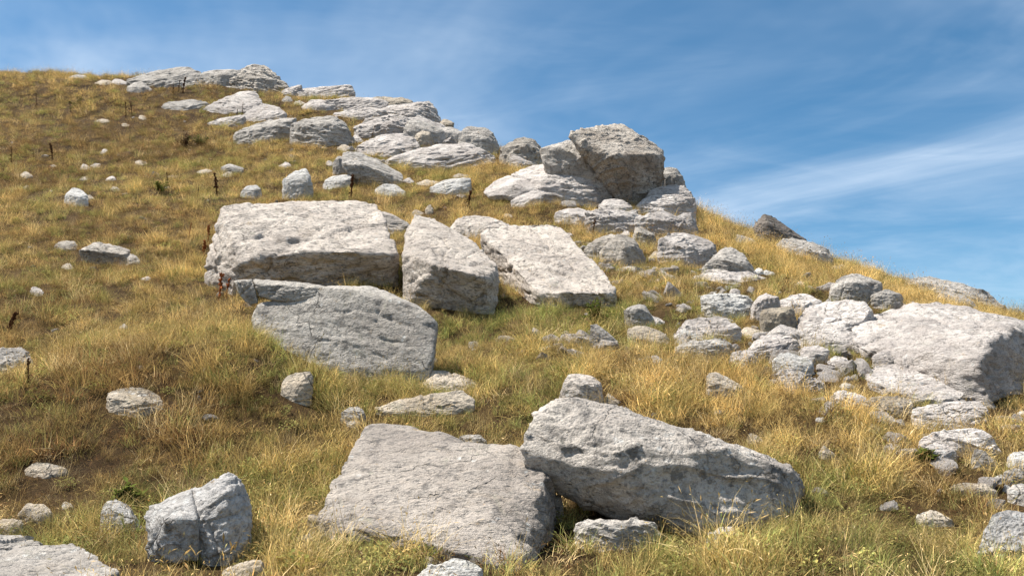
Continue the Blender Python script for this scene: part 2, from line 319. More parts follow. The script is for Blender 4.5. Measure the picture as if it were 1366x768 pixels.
def rock_mesh(name, pts, mat, level, power, rough, seed, bed=1.0):
    """a stone: the rounded convex block spanned by its corners, with knocked-off edges, bedding and pits"""
    rg = np.random.default_rng(seed)
    n, d, Hv, c = hull_planes(pts)
    cov = np.cov((Hv - c).T); w, E = np.linalg.eigh(cov); w = np.sqrt(np.maximum(w, 1e-6)); w = np.maximum(w, w.max() * 0.12)
    size = float((w[0] * w[1] * w[2]) ** (1 / 3) * 2); span = float(w.max() * 2)
    ch = []
    big = level >= 6
    for k in range(int(7 + 4 * rough) if big else 4):                        # chips off corners and edges
        a, b = Hv[rg.integers(len(Hv))], Hv[rg.integers(len(Hv))]
        q = (a * 0.75 + b * 0.25 - c) @ E / w
        q = q / (np.linalg.norm(q) + 1e-9) + rg.normal(0, 0.22, 3)
        nn = E @ (q / w); nn /= np.linalg.norm(nn)
        s = (Hv @ nn).max() - nn @ c
        ch.append((nn, nn @ c + s * (rg.uniform(0.955, 0.99) if big else rg.uniform(0.72, 0.93))))
    n = np.vstack([n, [q[0] for q in ch]]); d = np.concatenate([d, [q[1] for q in ch]])
    U, T = ico(level)
    D = (U * w) @ E.T                                          # directions stretched to the block's own shape
    dist = np.maximum(d - n @ c, 1e-3)
    t = np.zeros(len(D)); pw = power * 3.0 if big else max(70.0, power * 3.2)
    for i in range(len(n)):
        t += np.maximum(D @ n[i] / dist[i], 0) ** pw
    Vx = c + D / (t ** (1.0 / pw))[:, None] * 1.01
    fn = np.cross(Vx[T[:, 1]] - Vx[T[:, 0]], Vx[T[:, 2]] - Vx[T[:, 0]])
    vn = np.zeros_like(Vx)
    for k in range(3): np.add.at(vn, T[:, k], fn)
    vn /= np.linalg.norm(vn, axis=1)[:, None] + 1e-12
    o = rg.uniform(-50, 50, 3); P = Vx + o
    tl = np.array([[1, 0.12, 0.1], [-0.1, 1, 0.2], [rg.normal(0, .30), rg.normal(0, .22), 1]])
    S = P @ tl.T
    disp = (0.030 if big else 0.018) * size * fbm(P * (1.3 / size), 3, 1)
    disp += 0.020 * bed * size * fbm(S * np.array([2.2, 2.2, 8.0]) / size, 3, 5)
    rid = 1 - np.abs(fbm(P * (3.2 / size), 3, 9)) * 2.2
    disp -= 0.020 * size * np.clip(rid - 0.72, 0, 1) * 3
    if level >= 4:
        small = 1.0 if big else 0.55
        fs = max(0.10, size * 0.13)
        disp += small * 0.075 * fs * fbm(S * np.array([1.0, 1.3, 2.0]) / fs, 4, 21, 0.62)
        pits = fbm(P / (fs * 0.55), 2, 33)
        disp -= small * 0.10 * fs * np.clip(pits - 0.16, 0, 1)
    # bedding: shallow steps
    lay = S[:, 2] / (0.24 * size) + 0.8 * fbm(P * (1.5 / size), 2, 41)
    stp = np.abs((lay % 1.0) - 0.5) * 2
    disp -= 0.034 * bed * size * np.clip(1 - stp * 4.5, 0, 1) * np.clip(fbm(P * (2.1 / size), 2, 55) * 5, 0, 1)
    if level >= 5:                                             # a few open fractures across the block
        for k in range(4 if big else 2):
            nn = rg.normal(0, 1, 3) * np.array([1, 0.6, 0.7]); nn /= np.linalg.norm(nn)
            a = np.abs((Vx - c) @ nn - rg.uniform(-0.3, 0.3) * span + 0.10 * size * fbm(P * (2.0 / size), 3, 60 + k))
            wd = max(0.014, 0.022 * size)
            disp -= 1.3 * wd * np.clip(1 - a / wd, 0, 1) * np.clip(fbm(P * (1.1 / size), 2, 70 + k) * 6 + 0.6, 0, 1)
    Vx = Vx + vn * (disp * rough)[:, None]
    return Vx, T, (n, d)

ROCKS = [   # name, category, label, group, material, mesh level, edge sharpness, roughness, corners (m), feet sunk in the soil (m), parts
('stone_block','stone block','broad flat-topped pale block with dark undercut front, highest of the large blocks on the left','large quarried-looking blocks on the slope','speck',6,34,1.0,[(-4.14,12.27,4.48),(-4.01,12.41,4.54),(-3.44,12.66,4.58),(-3.14,12.89,4.73),(-2.58,12.89,4.75),(-2.01,12.85,4.7),(-1.48,11.38,3.63),(-1.77,11.3,3.63),(-2.21,11.27,3.66),(-2.66,11.28,3.63),(-2.97,11.28,3.65),(-3.49,11.29,3.53),(-3.72,11.55,3.85),(-4.12,12.01,3.85),(-4.22,12.08,3.65),(-3.73,11.62,3.39),(-3.59,11.64,3.34),(-2.67,11.88,3.33),(-1.55,11.83,3.28)],[(-4.22,12.08,3.16),(-3.74,11.67,2.97),(-3.6,11.67,2.97),(-1.55,11.83,3.11),(-2.01,12.85,3.5),(-3.14,12.89,3.52),(-4.01,12.41,3.32)]),
('upright_slab','stone slab','broad grey upright slab facing the viewer, with a cracked upper left corner','large quarried-looking blocks on the slope','slabgrey',6,44,0.5,[(-2.36,8.19,2.61),(-2.04,8.17,2.63),(-1.7,8.19,2.74),(-1.37,8.17,2.71),(-0.93,8.13,2.58),(-0.74,8.11,2.47),(-0.68,8.1,2.4),(-0.69,8.02,2.23),(-0.72,7.87,1.98),(-0.81,7.89,1.86),(-1.18,7.89,1.88),(-1.39,7.89,1.86),(-1.77,7.9,1.93),(-2.22,7.93,1.97),(-2.41,8.17,2.46),(-1.77,8.51,2.82),(-1.35,8.61,2.83),(-0.97,8.51,2.65),(-0.71,8.41,2.44)],[(-0.81,7.89,1.61),(-1.77,7.9,1.81),(-2.22,7.93,2.04),(-0.78,8.48,1.78),(-2.22,8.65,1.98)],[('broken_corner','slabgrey',30,[(-2.41,8.2,2.82),(-1.9,8.19,2.78),(-1.66,8.19,2.75),(-1.68,8.16,2.64),(-2.04,8.17,2.62),(-2.32,8.18,2.61),(-2.52,8.55,2.89),(-1.99,8.56,2.85),(-1.78,8.56,2.81),(-2.45,8.58,2.67)]),('broken_corner','slabgrey',30,[(-2.61,8.22,2.81),(-2.52,8.22,2.83),(-2.43,8.21,2.83),(-2.36,8.19,2.62),(-2.44,8.21,2.59),(-2.56,8.23,2.66),(-2.69,8.51,2.87),(-2.52,8.5,2.88),(-2.46,8.53,2.67)])]),
('stone_block','stone block','bright sloping slab on a dark rounded front, between the flat-topped block and the clean-cut slab','large quarried-looking blocks on the slope','speck',6,30,1.0,[(-1.39,12.41,4.41),(-1.11,12.41,4.35),(-0.58,11.87,3.94),(-0.32,11.3,3.64),(-0.16,10.93,3.41),(-0.15,10.84,3.3),(-0.36,10.5,3.21),(-0.67,10.44,3.28),(-0.91,10.53,3.37),(-1.25,10.91,3.57),(-1.39,11.01,3.57),(-1.43,11.85,4.06),(-1.45,11.77,3.93),(-0.87,10.81,2.84),(-0.36,10.8,2.77),(-0.2,10.8,2.9),(-0.15,10.86,3.18),(-1.37,11.05,3.27),(-1.2,10.78,3.06)],[(-0.88,10.86,2.72),(-0.36,10.82,2.64),(-0.2,10.85,2.64),(-1.39,12.41,3.33),(-0.59,11.96,3.15),(-1.37,11.06,2.81)]),
('stone_slab','stone slab','clean-cut bright rectangular slab tilted down the slope, right-hand one of the middle blocks','large quarried-looking blocks on the slope','speck',6,40,1.0,[(-0.46,12.68,4.21),(-0.39,12.87,4.29),(-0.08,13.05,4.39),(0.68,13.05,4.41),(1.04,11.94,3.7),(1.31,11.01,3.15),(1.31,10.96,3.08),(1.13,10.82,3.06),(0.61,10.82,3.07),(0.32,10.92,3.08),(0.05,11.66,3.53),(-0.2,12.22,3.89),(0.35,10.95,2.95),(0.85,10.9,2.91),(1.32,11.04,2.9)],[(0.35,10.98,2.68),(1.33,11.09,2.73),(-0.39,12.87,3.44),(0.68,13.05,3.52)]),
('stone_block','stone block','large light grey foreground block with a broad rough sloping top, left of the wedge-shaped boulder','large quarried-looking blocks on the slope','foreblock',6,40,1.0,[(-1,5.49,1.34),(-0.96,5.87,1.52),(-0.85,5.92,1.54),(-0.64,5.87,1.5),(-0.44,5.68,1.42),(-0.17,5.58,1.4),(0.05,5.43,1.38),(0.17,5.28,1.37),(0.19,5.19,1.34),(0.19,4.94,1.28),(-0.05,4.19,0.91),(-0.24,4.24,0.96),(-0.36,4.3,0.99),(-0.68,4.52,1.03),(-0.91,4.67,1.03),(-1.03,4.82,1.08),(0.24,5.05,1.23),(0.24,4.92,1.09),(0.18,4.58,0.98),(0.04,4.21,0.86),(-0.04,4.19,0.86)],[(0.04,4.25,0.71),(-0.04,4.21,0.72),(-0.36,4.33,0.76),(-0.91,4.68,0.78),(-1.03,4.82,0.78),(-0.96,5.87,1.03),(0.24,5.07,0.8),(0.18,5.44,0.87)]),
('leaning_boulder','boulder','large wedge-shaped grey boulder in the foreground, propped on smaller stones over a dark gap','large quarried-looking blocks on the slope','leaner',6,44,0.8,[(0.04,4.99,1.4),(0.11,5.05,1.55),(0.14,5.09,1.6),(0.3,5.19,1.68),(0.43,5.24,1.68),(0.63,5.25,1.61),(0.91,5.26,1.52),(1.2,5.23,1.42),(1.44,5.18,1.35),(1.6,5.15,1.28),(1.65,5.14,1.22),(1.61,5.07,1.14),(1.46,4.92,1.08),(1.21,4.83,1.02),(1.01,4.82,1.03),(0.83,4.82,1.05),(0.41,5.22,1.06),(0.37,5.1,1.1),(0.25,5.05,1.16),(0.07,5.01,1.31),(0.55,4.81,1.28),(0.46,4.87,1.25),(0.58,4.87,1.44),(0.55,5.07,1.59),(0.93,4.85,1.38),(1.19,4.94,1.41),(1.44,4.99,1.31),(0.32,5.44,1.69),(0.98,5.61,1.51),(1.55,5.59,1.33),(1.72,5.51,1.15),(0.55,5.74,0.99),(1.42,5.44,0.98),(1.03,5.74,0.95)],[(1.49,5.02,0.8),(1.24,4.95,0.78)]),
('bedrock_slab','rock slab','vast pale bedrock slab on the right with a dark grey end face','large quarried-looking blocks on the slope','bedrock',6,36,1.0,[(4.14,10.16,2.73),(4.94,11.03,2.96),(5.58,10.84,2.89),(5.74,10.36,2.73),(5.95,10.17,2.64),(6.39,10.11,2.36),(3.6,9.39,2.47),(3.41,8.81,2.25),(3.68,8.32,2.17),(3.69,7.84,1.95),(3.83,7.59,1.92),(3.93,7.48,2.03),(4.17,7.76,2.21),(4.66,8.34,2.38),(3.84,7.59,1.8),(4.03,7.43,1.68),(5.04,8.4,1.56),(6.09,9.61,1.6)],[(3.73,7.95,1.65),(3.82,7.56,1.48),(4.06,7.48,1.43),(5.04,8.4,1.72),(6.15,9.71,2.05),(3.6,9.39,2.07),(4.94,11.03,2.63),(6.39,10.11,2.15)]),
('bedrock_slab','rock slab','rounded pale bedrock ledge left of the vast pale slab, beyond a grassy gap','stones of the rubble band on the right','bedrock',5,28,1.2,[(3.12,9.76,2.59),(3.13,9.78,2.48),(3.29,9.92,2.75),(3.21,9.68,2.49),(3.53,10.08,2.88),(3.35,9.58,2.48),(3.72,10.12,2.91),(3.49,9.55,2.53),(3.92,9.99,2.86),(3.75,9.61,2.64),(4,9.74,2.79),(3.99,9.75,2.67),(3.1,9.64,2.44),(3.26,9.51,2.38),(3.49,9.45,2.46),(3.81,9.55,2.61)],[(3.14,9.82,2.32),(3.32,10,2.38),(3.57,10.18,2.44),(3.76,10.23,2.44),(3.95,10.08,2.37),(4.02,9.79,2.28),(3.1,9.64,2.25),(3.26,9.51,2.21),(3.49,9.45,2.18),(3.81,9.55,2.18)]),
('stone_slab','rock slab','ragged pale slab lying just below the vast pale slab, with a small grassy hollow','stones of the rubble band on the right','bedrock',5,24,1.0,[(3.22,8.19,2.01),(3.39,8.28,2.05),(3.62,8.23,2.05),(3.62,8.04,1.98),(3.68,7.8,1.9),(3.78,7.46,1.76),(3.66,7.32,1.72),(3.37,7.32,1.7),(3.26,7.51,1.8),(3.09,7.7,1.88)],[(3.68,7.37,1.5),(3.39,7.37,1.52),(3.09,7.7,1.65),(3.6,8.18,1.83)]),
('stone','stone','pale block wedged against the lower edge of the vast slab, beside a dark cleft','stones of the rubble band on the right','bedrock',4,28,1.2,[(3.57,8.13,2.1),(3.58,8.14,2.04),(3.73,8.21,2.2),(3.66,8.08,2.05),(3.84,8.19,2.17),(3.78,8.1,2.01),(3.87,8.13,2.05),(3.87,8.15,1.97),(3.57,8.09,2.02),(3.68,8.06,1.96),(3.8,8.09,1.93)],[(3.58,8.14,1.87),(3.74,8.24,1.88),(3.85,8.22,1.84),(3.88,8.15,1.81),(3.57,8.09,1.85),(3.68,8.06,1.82),(3.8,8.09,1.8)]),
('stone','stone','small flat pale stone filling the ledge under the vast slab left of the cleft','stones of the rubble band on the right','bedrock',4,28,1.2,[(3.37,8.31,2.13),(3.37,8.31,2.09),(3.48,8.39,2.18),(3.43,8.26,2.1),(3.63,8.38,2.18),(3.57,8.27,2.1),(3.67,8.31,2.13),(3.67,8.31,2.09),(3.37,8.27,2.06),(3.48,8.23,2.03),(3.63,8.27,2.05)],[(3.37,8.32,1.94),(3.5,8.42,1.95),(3.64,8.41,1.93),(3.68,8.32,1.91),(3.37,8.27,1.92),(3.48,8.23,1.9),(3.63,8.27,1.91)]),
('stone_slab','rock slab','long thin pale shelf of rock under the left end of the vast slab','stones of the rubble band on the right','bedrock',5,28,1.2,[(2.94,9.11,2.35),(2.95,9.12,2.29),(3.2,9.31,2.43),(3.1,9,2.29),(3.43,9.36,2.51),(3.28,8.96,2.31),(3.61,9.28,2.42),(3.49,9.01,2.3),(3.7,9.11,2.35),(3.69,9.11,2.31),(2.94,9.01,2.27),(3.13,8.91,2.24),(3.38,8.92,2.26),(3.65,9.03,2.28)],[(2.95,9.14,2.14),(3.22,9.37,2.17),(3.46,9.44,2.19),(3.63,9.35,2.13),(3.71,9.14,2.05),(2.94,9.01,2.09),(3.13,8.91,2.06),(3.38,8.92,2.03),(3.65,9.03,2.03)]),
('stone','stone','pale worn stone below the thin shelf, at the top of the weedy gap','stones of the rubble band on the right','bedrock',4,28,1.2,[(2.74,8.52,2.17),(2.74,8.53,2.12),(2.84,8.6,2.25),(2.8,8.48,2.15),(2.97,8.62,2.26),(2.91,8.46,2.16),(3.05,8.52,2.2),(3.05,8.52,2.16),(2.75,8.48,2.08),(2.86,8.44,2.08),(3.01,8.48,2.13)],[(2.74,8.54,1.98),(2.85,8.62,2),(2.98,8.65,2.01),(3.06,8.53,1.99),(2.75,8.48,1.96),(2.86,8.44,1.96),(3.01,8.48,1.98)]),
('stone','stone','low pale stone sunk in the weeds under the shelf','stones of the rubble band on the right','bedrock',4,24,1.5,[(2.97,8.38,2.09),(2.97,8.38,2.07),(3.09,8.49,2.15),(3.03,8.31,2.09),(3.17,8.48,2.14),(3.11,8.32,2.08),(3.2,8.38,2.07),(3.2,8.38,2.06),(2.97,8.33,2.04),(3.05,8.28,2.04),(3.17,8.33,2.04)],[(2.96,8.4,1.97),(3.09,8.53,1.99),(3.17,8.52,1.99),(3.19,8.4,1.98),(2.97,8.33,1.95),(3.05,8.28,1.94),(3.17,8.33,1.96)]),
('stone','stone','pale flat stone showing behind the right end of the flat-topped block','stones between the middle blocks','speck',4,20,1.0,[(-2.42,15.46,5.15),(-2.41,15.49,4.91),(-2.28,15.63,5.2),(-2.23,15.39,4.87),(-2,15.68,5.11),(-1.96,15.38,4.82),(-1.75,15.48,4.97),(-1.76,15.5,4.82),(-2.34,15.39,4.81),(-2.09,15.32,4.72),(-1.79,15.41,4.74)],[(-2.42,15.49,4.6),(-2.29,15.69,4.67),(-2.01,15.75,4.73),(-1.75,15.51,4.68),(-2.34,15.39,4.57),(-2.09,15.32,4.58),(-1.79,15.41,4.64)]),
('boulder','boulder','rough boulder with shaded left flank between the two bright tilted slabs','stones between the middle blocks','speck',5,20,1.0,[(-1.08,14.93,4.85),(-1.07,14.94,4.78),(-0.84,15.19,5.01),(-0.81,14.79,4.76),(-0.61,15.28,5.05),(-0.59,14.74,4.74),(-0.39,15.24,5),(-0.38,14.77,4.73),(-0.04,14.94,4.81),(-0.06,14.94,4.78),(-0.98,14.79,4.66),(-0.68,14.69,4.48),(-0.34,14.7,4.51),(-0.06,14.83,4.72)],[(-1.08,14.98,4.43),(-0.84,15.28,4.51),(-0.61,15.38,4.52),(-0.39,15.34,4.5),(-0.04,14.99,4.39),(-0.98,14.79,4.37),(-0.68,14.69,4.3),(-0.34,14.7,4.26),(-0.06,14.83,4.3)]),
('stone','stone','white upright stone standing alone behind the flat-topped block','stones between the middle blocks','pale',4,20,1.0,[(-4.99,18.76,6.62),(-4.98,18.78,6.51),(-4.92,18.87,6.79),(-4.86,18.7,6.57),(-4.54,18.92,6.92),(-4.47,18.65,6.62),(-4.41,18.85,6.75),(-4.38,18.71,6.55),(-4.91,18.71,6.27),(-4.56,18.62,6.17),(-4.28,18.74,6.27)],[(-4.99,18.8,6.08),(-4.93,18.92,6.13),(-4.55,18.98,6.16),(-4.42,18.91,6.14),(-4.91,18.71,6.05),(-4.56,18.62,6.02),(-4.28,18.74,6.08)]),
('stone','stone','rounded pale stone half sunk in grass behind the left end of the flat-topped block','stones between the middle blocks','pale',4,20,1.0,[(-5.99,19.04,6.43),(-5.98,19.05,6.37),(-5.91,19.15,6.6),(-5.84,18.97,6.42),(-5.7,19.17,6.64),(-5.64,18.96,6.42),(-5.53,19.06,6.49),(-5.52,19.04,6.39),(-5.87,18.96,6.29),(-5.65,18.93,6.25),(-5.48,19.02,6.28)],[(-5.99,19.07,6.2),(-5.92,19.2,6.25),(-5.72,19.22,6.24),(-5.53,19.09,6.19),(-5.87,18.96,6.15),(-5.65,18.93,6.12),(-5.48,19.02,6.15)]),
('stone','stone','small pale stone in tall grass between the leaning bar and the bright slabs','stones between the middle blocks','tan',3,24,1.5,[(-1.72,17.16,5.6),(-1.72,17.17,5.53),(-1.66,17.24,5.7),(-1.65,17.11,5.53),(-1.61,17.22,5.69),(-1.6,17.12,5.53),(-1.55,17.16,5.57),(-1.56,17.17,5.52),(-1.71,17.13,5.5),(-1.63,17.09,5.48),(-1.56,17.13,5.5)],[(-1.73,17.17,5.42),(-1.67,17.27,5.48),(-1.62,17.25,5.47),(-1.56,17.18,5.43),(-1.71,17.13,5.4),(-1.63,17.09,5.39),(-1.56,17.13,5.41)]),
('stone','stone','low rounded stone left of its taller neighbour behind the bright slabs','stones between the middle blocks','tan',3,24,1.5,[(-2,17.23,5.54),(-2,17.23,5.5),(-1.94,17.34,5.65),(-1.92,17.16,5.5),(-1.84,17.37,5.59),(-1.82,17.15,5.48),(-1.72,17.23,5.51),(-1.72,17.23,5.49),(-1.97,17.17,5.47),(-1.85,17.11,5.45),(-1.73,17.17,5.47)],[(-2.02,17.25,5.39),(-1.96,17.38,5.46),(-1.86,17.42,5.5),(-1.73,17.25,5.45),(-1.97,17.17,5.36),(-1.85,17.11,5.35),(-1.73,17.17,5.41)]),
('stone','stone','small pale stone in the grass behind the clean-cut slab','stones between the middle blocks','tan',3,24,1.5,[(-0.2,17.01,5.4),(-0.19,17.01,5.39),(-0.14,17.1,5.49),(-0.14,16.96,5.4),(-0.08,17.13,5.49),(-0.08,16.94,5.39),(0.03,17.01,5.42),(0.03,17.01,5.4),(-0.18,16.96,5.38),(-0.08,16.91,5.36),(0.02,16.96,5.38)],[(-0.22,17.03,5.35),(-0.16,17.13,5.41),(-0.1,17.17,5.43),(0.02,17.03,5.34),(-0.18,16.96,5.3),(-0.08,16.91,5.27),(0.02,16.96,5.3)]),
('stone','stone','leaning sliver of pale stone in grass right of the clean-cut slab','stones between the middle blocks','greyrock',4,20,1.0,[(0.79,9.05,2.49),(0.8,9.06,2.43),(0.85,9.11,2.52),(0.84,9.02,2.44),(0.97,9.17,2.44),(0.95,9.01,2.36),(1.1,9.07,2.32),(1.09,9.08,2.29),(0.82,9.01,2.34),(0.94,8.99,2.27),(1.08,9.04,2.25)],[(0.79,9.07,2.16),(0.85,9.13,2.17),(0.98,9.2,2.18),(1.1,9.09,2.16),(0.82,9.01,2.15),(0.94,8.99,2.13),(1.08,9.04,2.14)]),
('stone','stone','grey wedge with a pointed left end right of the clean-cut slab','stones between the middle blocks','greyrock',4,20,1.0,[(1.28,10.16,2.76),(1.28,10.16,2.74),(1.37,10.24,2.83),(1.36,10.1,2.78),(1.48,10.28,2.87),(1.45,10.08,2.78),(1.55,10.26,2.85),(1.52,10.09,2.76),(1.65,10.17,2.65),(1.64,10.18,2.63),(1.36,10.08,2.68),(1.48,10.07,2.6),(1.62,10.12,2.59)],[(1.28,10.18,2.48),(1.38,10.27,2.52),(1.48,10.32,2.53),(1.55,10.3,2.52),(1.65,10.19,2.49),(1.36,10.08,2.45),(1.48,10.07,2.45),(1.62,10.12,2.48)]),
('stone','stone','white lump lying against the right of the grey wedge','stones between the middle blocks','bedrock',4,24,1.5,[(1.57,10.37,2.65),(1.57,10.37,2.64),(1.66,10.47,2.74),(1.63,10.3,2.67),(1.75,10.48,2.72),(1.71,10.3,2.66),(1.81,10.37,2.65),(1.81,10.37,2.64),(1.58,10.31,2.62),(1.67,10.26,2.61),(1.79,10.32,2.62)],[(1.53,10.39,2.57),(1.62,10.5,2.61),(1.71,10.52,2.63),(1.77,10.39,2.57),(1.58,10.31,2.53),(1.67,10.26,2.52),(1.79,10.32,2.54)]),
('stone','stone','low flat pale stone in dry grass below the grey wedge','stones between the middle blocks','tan',4,20,1.0,[(1.22,9.39,2.49),(1.23,9.4,2.43),(1.36,9.51,2.53),(1.33,9.33,2.42),(1.56,9.54,2.5),(1.52,9.32,2.38),(1.7,9.4,2.39),(1.69,9.41,2.35),(1.27,9.31,2.4),(1.47,9.27,2.33),(1.67,9.34,2.32)],[(1.23,9.41,2.22),(1.36,9.55,2.28),(1.56,9.59,2.29),(1.7,9.42,2.25),(1.27,9.31,2.19),(1.47,9.27,2.16),(1.67,9.34,2.22)]),
('stone','stone','brownish stone half covered by grass under the long pale ledge','stones between the middle blocks','tan',3,24,1.5,[(1.98,10.71,2.83),(1.98,10.71,2.82),(2.05,10.78,2.91),(2.02,10.67,2.85),(2.1,10.79,2.9),(2.07,10.66,2.84),(2.14,10.71,2.83),(2.14,10.71,2.82),(1.99,10.67,2.81),(2.05,10.64,2.8),(2.13,10.68,2.81)],[(1.98,10.72,2.77),(2.05,10.8,2.8),(2.1,10.82,2.8),(2.14,10.72,2.75),(1.99,10.67,2.74),(2.05,10.64,2.72),(2.13,10.68,2.72)]),
('stone','stone','pale rough stone at the lower right corner of the upright grey slab','stones between the middle blocks','tan',5,20,1.0,[(-0.8,7.88,1.88),(-0.79,7.88,1.85),(-0.74,7.95,1.97),(-0.72,7.83,1.88),(-0.64,8.04,2),(-0.61,7.78,1.88),(-0.48,8.07,1.92),(-0.46,7.77,1.84),(-0.23,7.88,1.85),(-0.24,7.89,1.82),(-0.76,7.8,1.82),(-0.54,7.72,1.79),(-0.27,7.8,1.8)],[(-0.8,7.91,1.71),(-0.74,8,1.73),(-0.64,8.09,1.77),(-0.48,8.13,1.79),(-0.23,7.91,1.75),(-0.76,7.8,1.69),(-0.54,7.72,1.66),(-0.27,7.8,1.72)]),
('stone_slab','stone slab','long flat pale slab in the grass behind the foreground block','stones between the middle blocks','tan',5,20,1.0,[(-1.09,7.1,1.65),(-1.08,7.11,1.62),(-0.99,7.16,1.69),(-0.97,7.07,1.63),(-0.75,7.24,1.72),(-0.72,7.03,1.62),(-0.49,7.19,1.75),(-0.49,7.04,1.64),(-0.35,7.12,1.79),(-0.36,7.08,1.69),(-0.29,7.09,1.74),(-0.3,7.1,1.68),(-1.04,7.05,1.61),(-0.72,6.99,1.59),(-0.47,7.01,1.6),(-0.3,7.05,1.66)],[(-1.09,7.12,1.47),(-1,7.19,1.5),(-0.75,7.28,1.54),(-0.49,7.23,1.53),(-0.35,7.14,1.51),(-0.29,7.11,1.5),(-1.04,7.05,1.44),(-0.72,6.99,1.43),(-0.47,7.01,1.45),(-0.3,7.05,1.47)]),
('stone','stone','low pale slab half buried left of the upright grey slab','stones between the middle blocks','tan',4,20,1.0,[(-1.86,7.09,1.8),(-1.85,7.09,1.76),(-1.81,7.15,1.89),(-1.78,7.05,1.8),(-1.73,7.17,1.92),(-1.69,7.03,1.82),(-1.58,7.07,1.93),(-1.58,7.08,1.87),(-1.82,7.05,1.74),(-1.71,7.01,1.74),(-1.6,7.03,1.82)],[(-1.86,7.1,1.69),(-1.82,7.17,1.72),(-1.73,7.2,1.71),(-1.58,7.08,1.59),(-1.82,7.05,1.65),(-1.71,7.01,1.6),(-1.6,7.03,1.57)]),
('stone','stone','dark little stone in matted grass behind the foreground block','stones at the foot of the slope','greyrock',4,20,1.0,[(-1.31,6.88,1.61),(-1.31,6.89,1.58),(-1.26,6.94,1.65),(-1.25,6.85,1.61),(-1.18,6.93,1.65),(-1.16,6.85,1.61),(-1.12,6.88,1.6),(-1.12,6.89,1.58),(-1.28,6.86,1.54),(-1.19,6.84,1.53),(-1.12,6.86,1.54)],[(-1.31,6.89,1.45),(-1.27,6.96,1.47),(-1.18,6.95,1.47),(-1.12,6.89,1.45),(-1.28,6.86,1.44),(-1.19,6.84,1.43),(-1.12,6.86,1.44)]),
('stone','stone','small grey stone under the dark little one behind the foreground block','stones at the foot of the slope','greyrock',3,24,1.5,[(-1.26,6.84,1.52),(-1.26,6.84,1.51),(-1.21,6.9,1.57),(-1.19,6.8,1.52),(-1.18,6.88,1.55),(-1.17,6.82,1.52),(-1.15,6.84,1.52),(-1.15,6.84,1.51),(-1.25,6.81,1.5),(-1.19,6.79,1.5),(-1.15,6.82,1.5)],[(-1.24,6.85,1.44),(-1.2,6.92,1.47),(-1.16,6.9,1.46),(-1.13,6.85,1.44),(-1.25,6.81,1.43),(-1.19,6.79,1.42),(-1.15,6.82,1.43)]),
('stone','stone','small grey stone poking out behind the top edge of the foreground block','stones at the foot of the slope','greyrock',4,20,1.0,[(-0.4,6.47,1.43),(-0.4,6.47,1.41),(-0.32,6.54,1.45),(-0.32,6.43,1.42),(-0.23,6.52,1.45),(-0.23,6.44,1.42),(-0.18,6.47,1.4),(-0.18,6.47,1.39),(-0.37,6.43,1.38),(-0.27,6.41,1.37),(-0.18,6.45,1.37)],[(-0.41,6.48,1.29),(-0.32,6.57,1.32),(-0.23,6.54,1.3),(-0.18,6.48,1.28),(-0.37,6.43,1.27),(-0.27,6.41,1.26),(-0.18,6.45,1.27)]),
('stone','stone','rounded grey stone behind the peak of the wedge-shaped boulder','stones at the foot of the slope','speck',4,20,1.0,[(0.37,7.14,1.84),(0.38,7.15,1.8),(0.41,7.19,1.9),(0.41,7.12,1.83),(0.53,7.26,1.92),(0.52,7.08,1.83),(0.66,7.23,1.9),(0.64,7.09,1.82),(0.72,7.16,1.83),(0.72,7.14,1.78),(0.38,7.12,1.72),(0.54,7.06,1.66),(0.74,7.13,1.67)],[(0.37,7.16,1.59),(0.41,7.21,1.62),(0.53,7.3,1.66),(0.66,7.27,1.64),(0.73,7.18,1.6),(0.38,7.12,1.57),(0.54,7.06,1.54),(0.74,7.13,1.58)]),
('stone','stone','small pale stone right of the rounded grey stone','stones at the foot of the slope','tan',4,24,1.5,[(0.72,7.17,1.68),(0.72,7.17,1.68),(0.78,7.24,1.76),(0.77,7.12,1.7),(0.82,7.25,1.74),(0.8,7.12,1.69),(0.88,7.17,1.68),(0.87,7.17,1.68),(0.72,7.13,1.68),(0.79,7.1,1.67),(0.86,7.13,1.68)],[(0.7,7.18,1.62),(0.76,7.26,1.64),(0.8,7.28,1.64),(0.85,7.18,1.61),(0.72,7.13,1.6),(0.79,7.1,1.59),(0.86,7.13,1.6)]),
('stone','stone','small pale stone in dry grass uphill of the boulder tip','stones at the foot of the slope','tan',4,24,1.5,[(1.68,6.49,1.4),(1.68,6.49,1.39),(1.73,6.55,1.46),(1.71,6.45,1.4),(1.8,6.57,1.43),(1.77,6.44,1.4),(1.84,6.49,1.38),(1.84,6.49,1.38),(1.68,6.45,1.38),(1.74,6.41,1.38),(1.82,6.45,1.38)],[(1.67,6.5,1.34),(1.73,6.57,1.36),(1.8,6.6,1.37),(1.83,6.5,1.32),(1.68,6.45,1.31),(1.74,6.41,1.29),(1.82,6.45,1.3)]),
('prop_stone','stone','flat grey stone lying in the dark gap under the wedge-shaped boulder','stones at the foot of the slope','greyrock',5,20,1.0,[(0.32,4.69,1.03),(0.33,4.69,1.01),(0.41,4.75,1.05),(0.41,4.65,1.03),(0.66,4.78,1.04),(0.64,4.64,1.03),(0.77,4.69,1.04),(0.77,4.69,1.01),(0.33,4.66,0.95),(0.52,4.61,0.93),(0.76,4.66,0.93)],[(0.33,4.7,0.82),(0.41,4.78,0.81),(0.67,4.81,0.83),(0.78,4.7,0.81),(0.33,4.66,0.82),(0.52,4.61,0.8),(0.76,4.66,0.8)]),
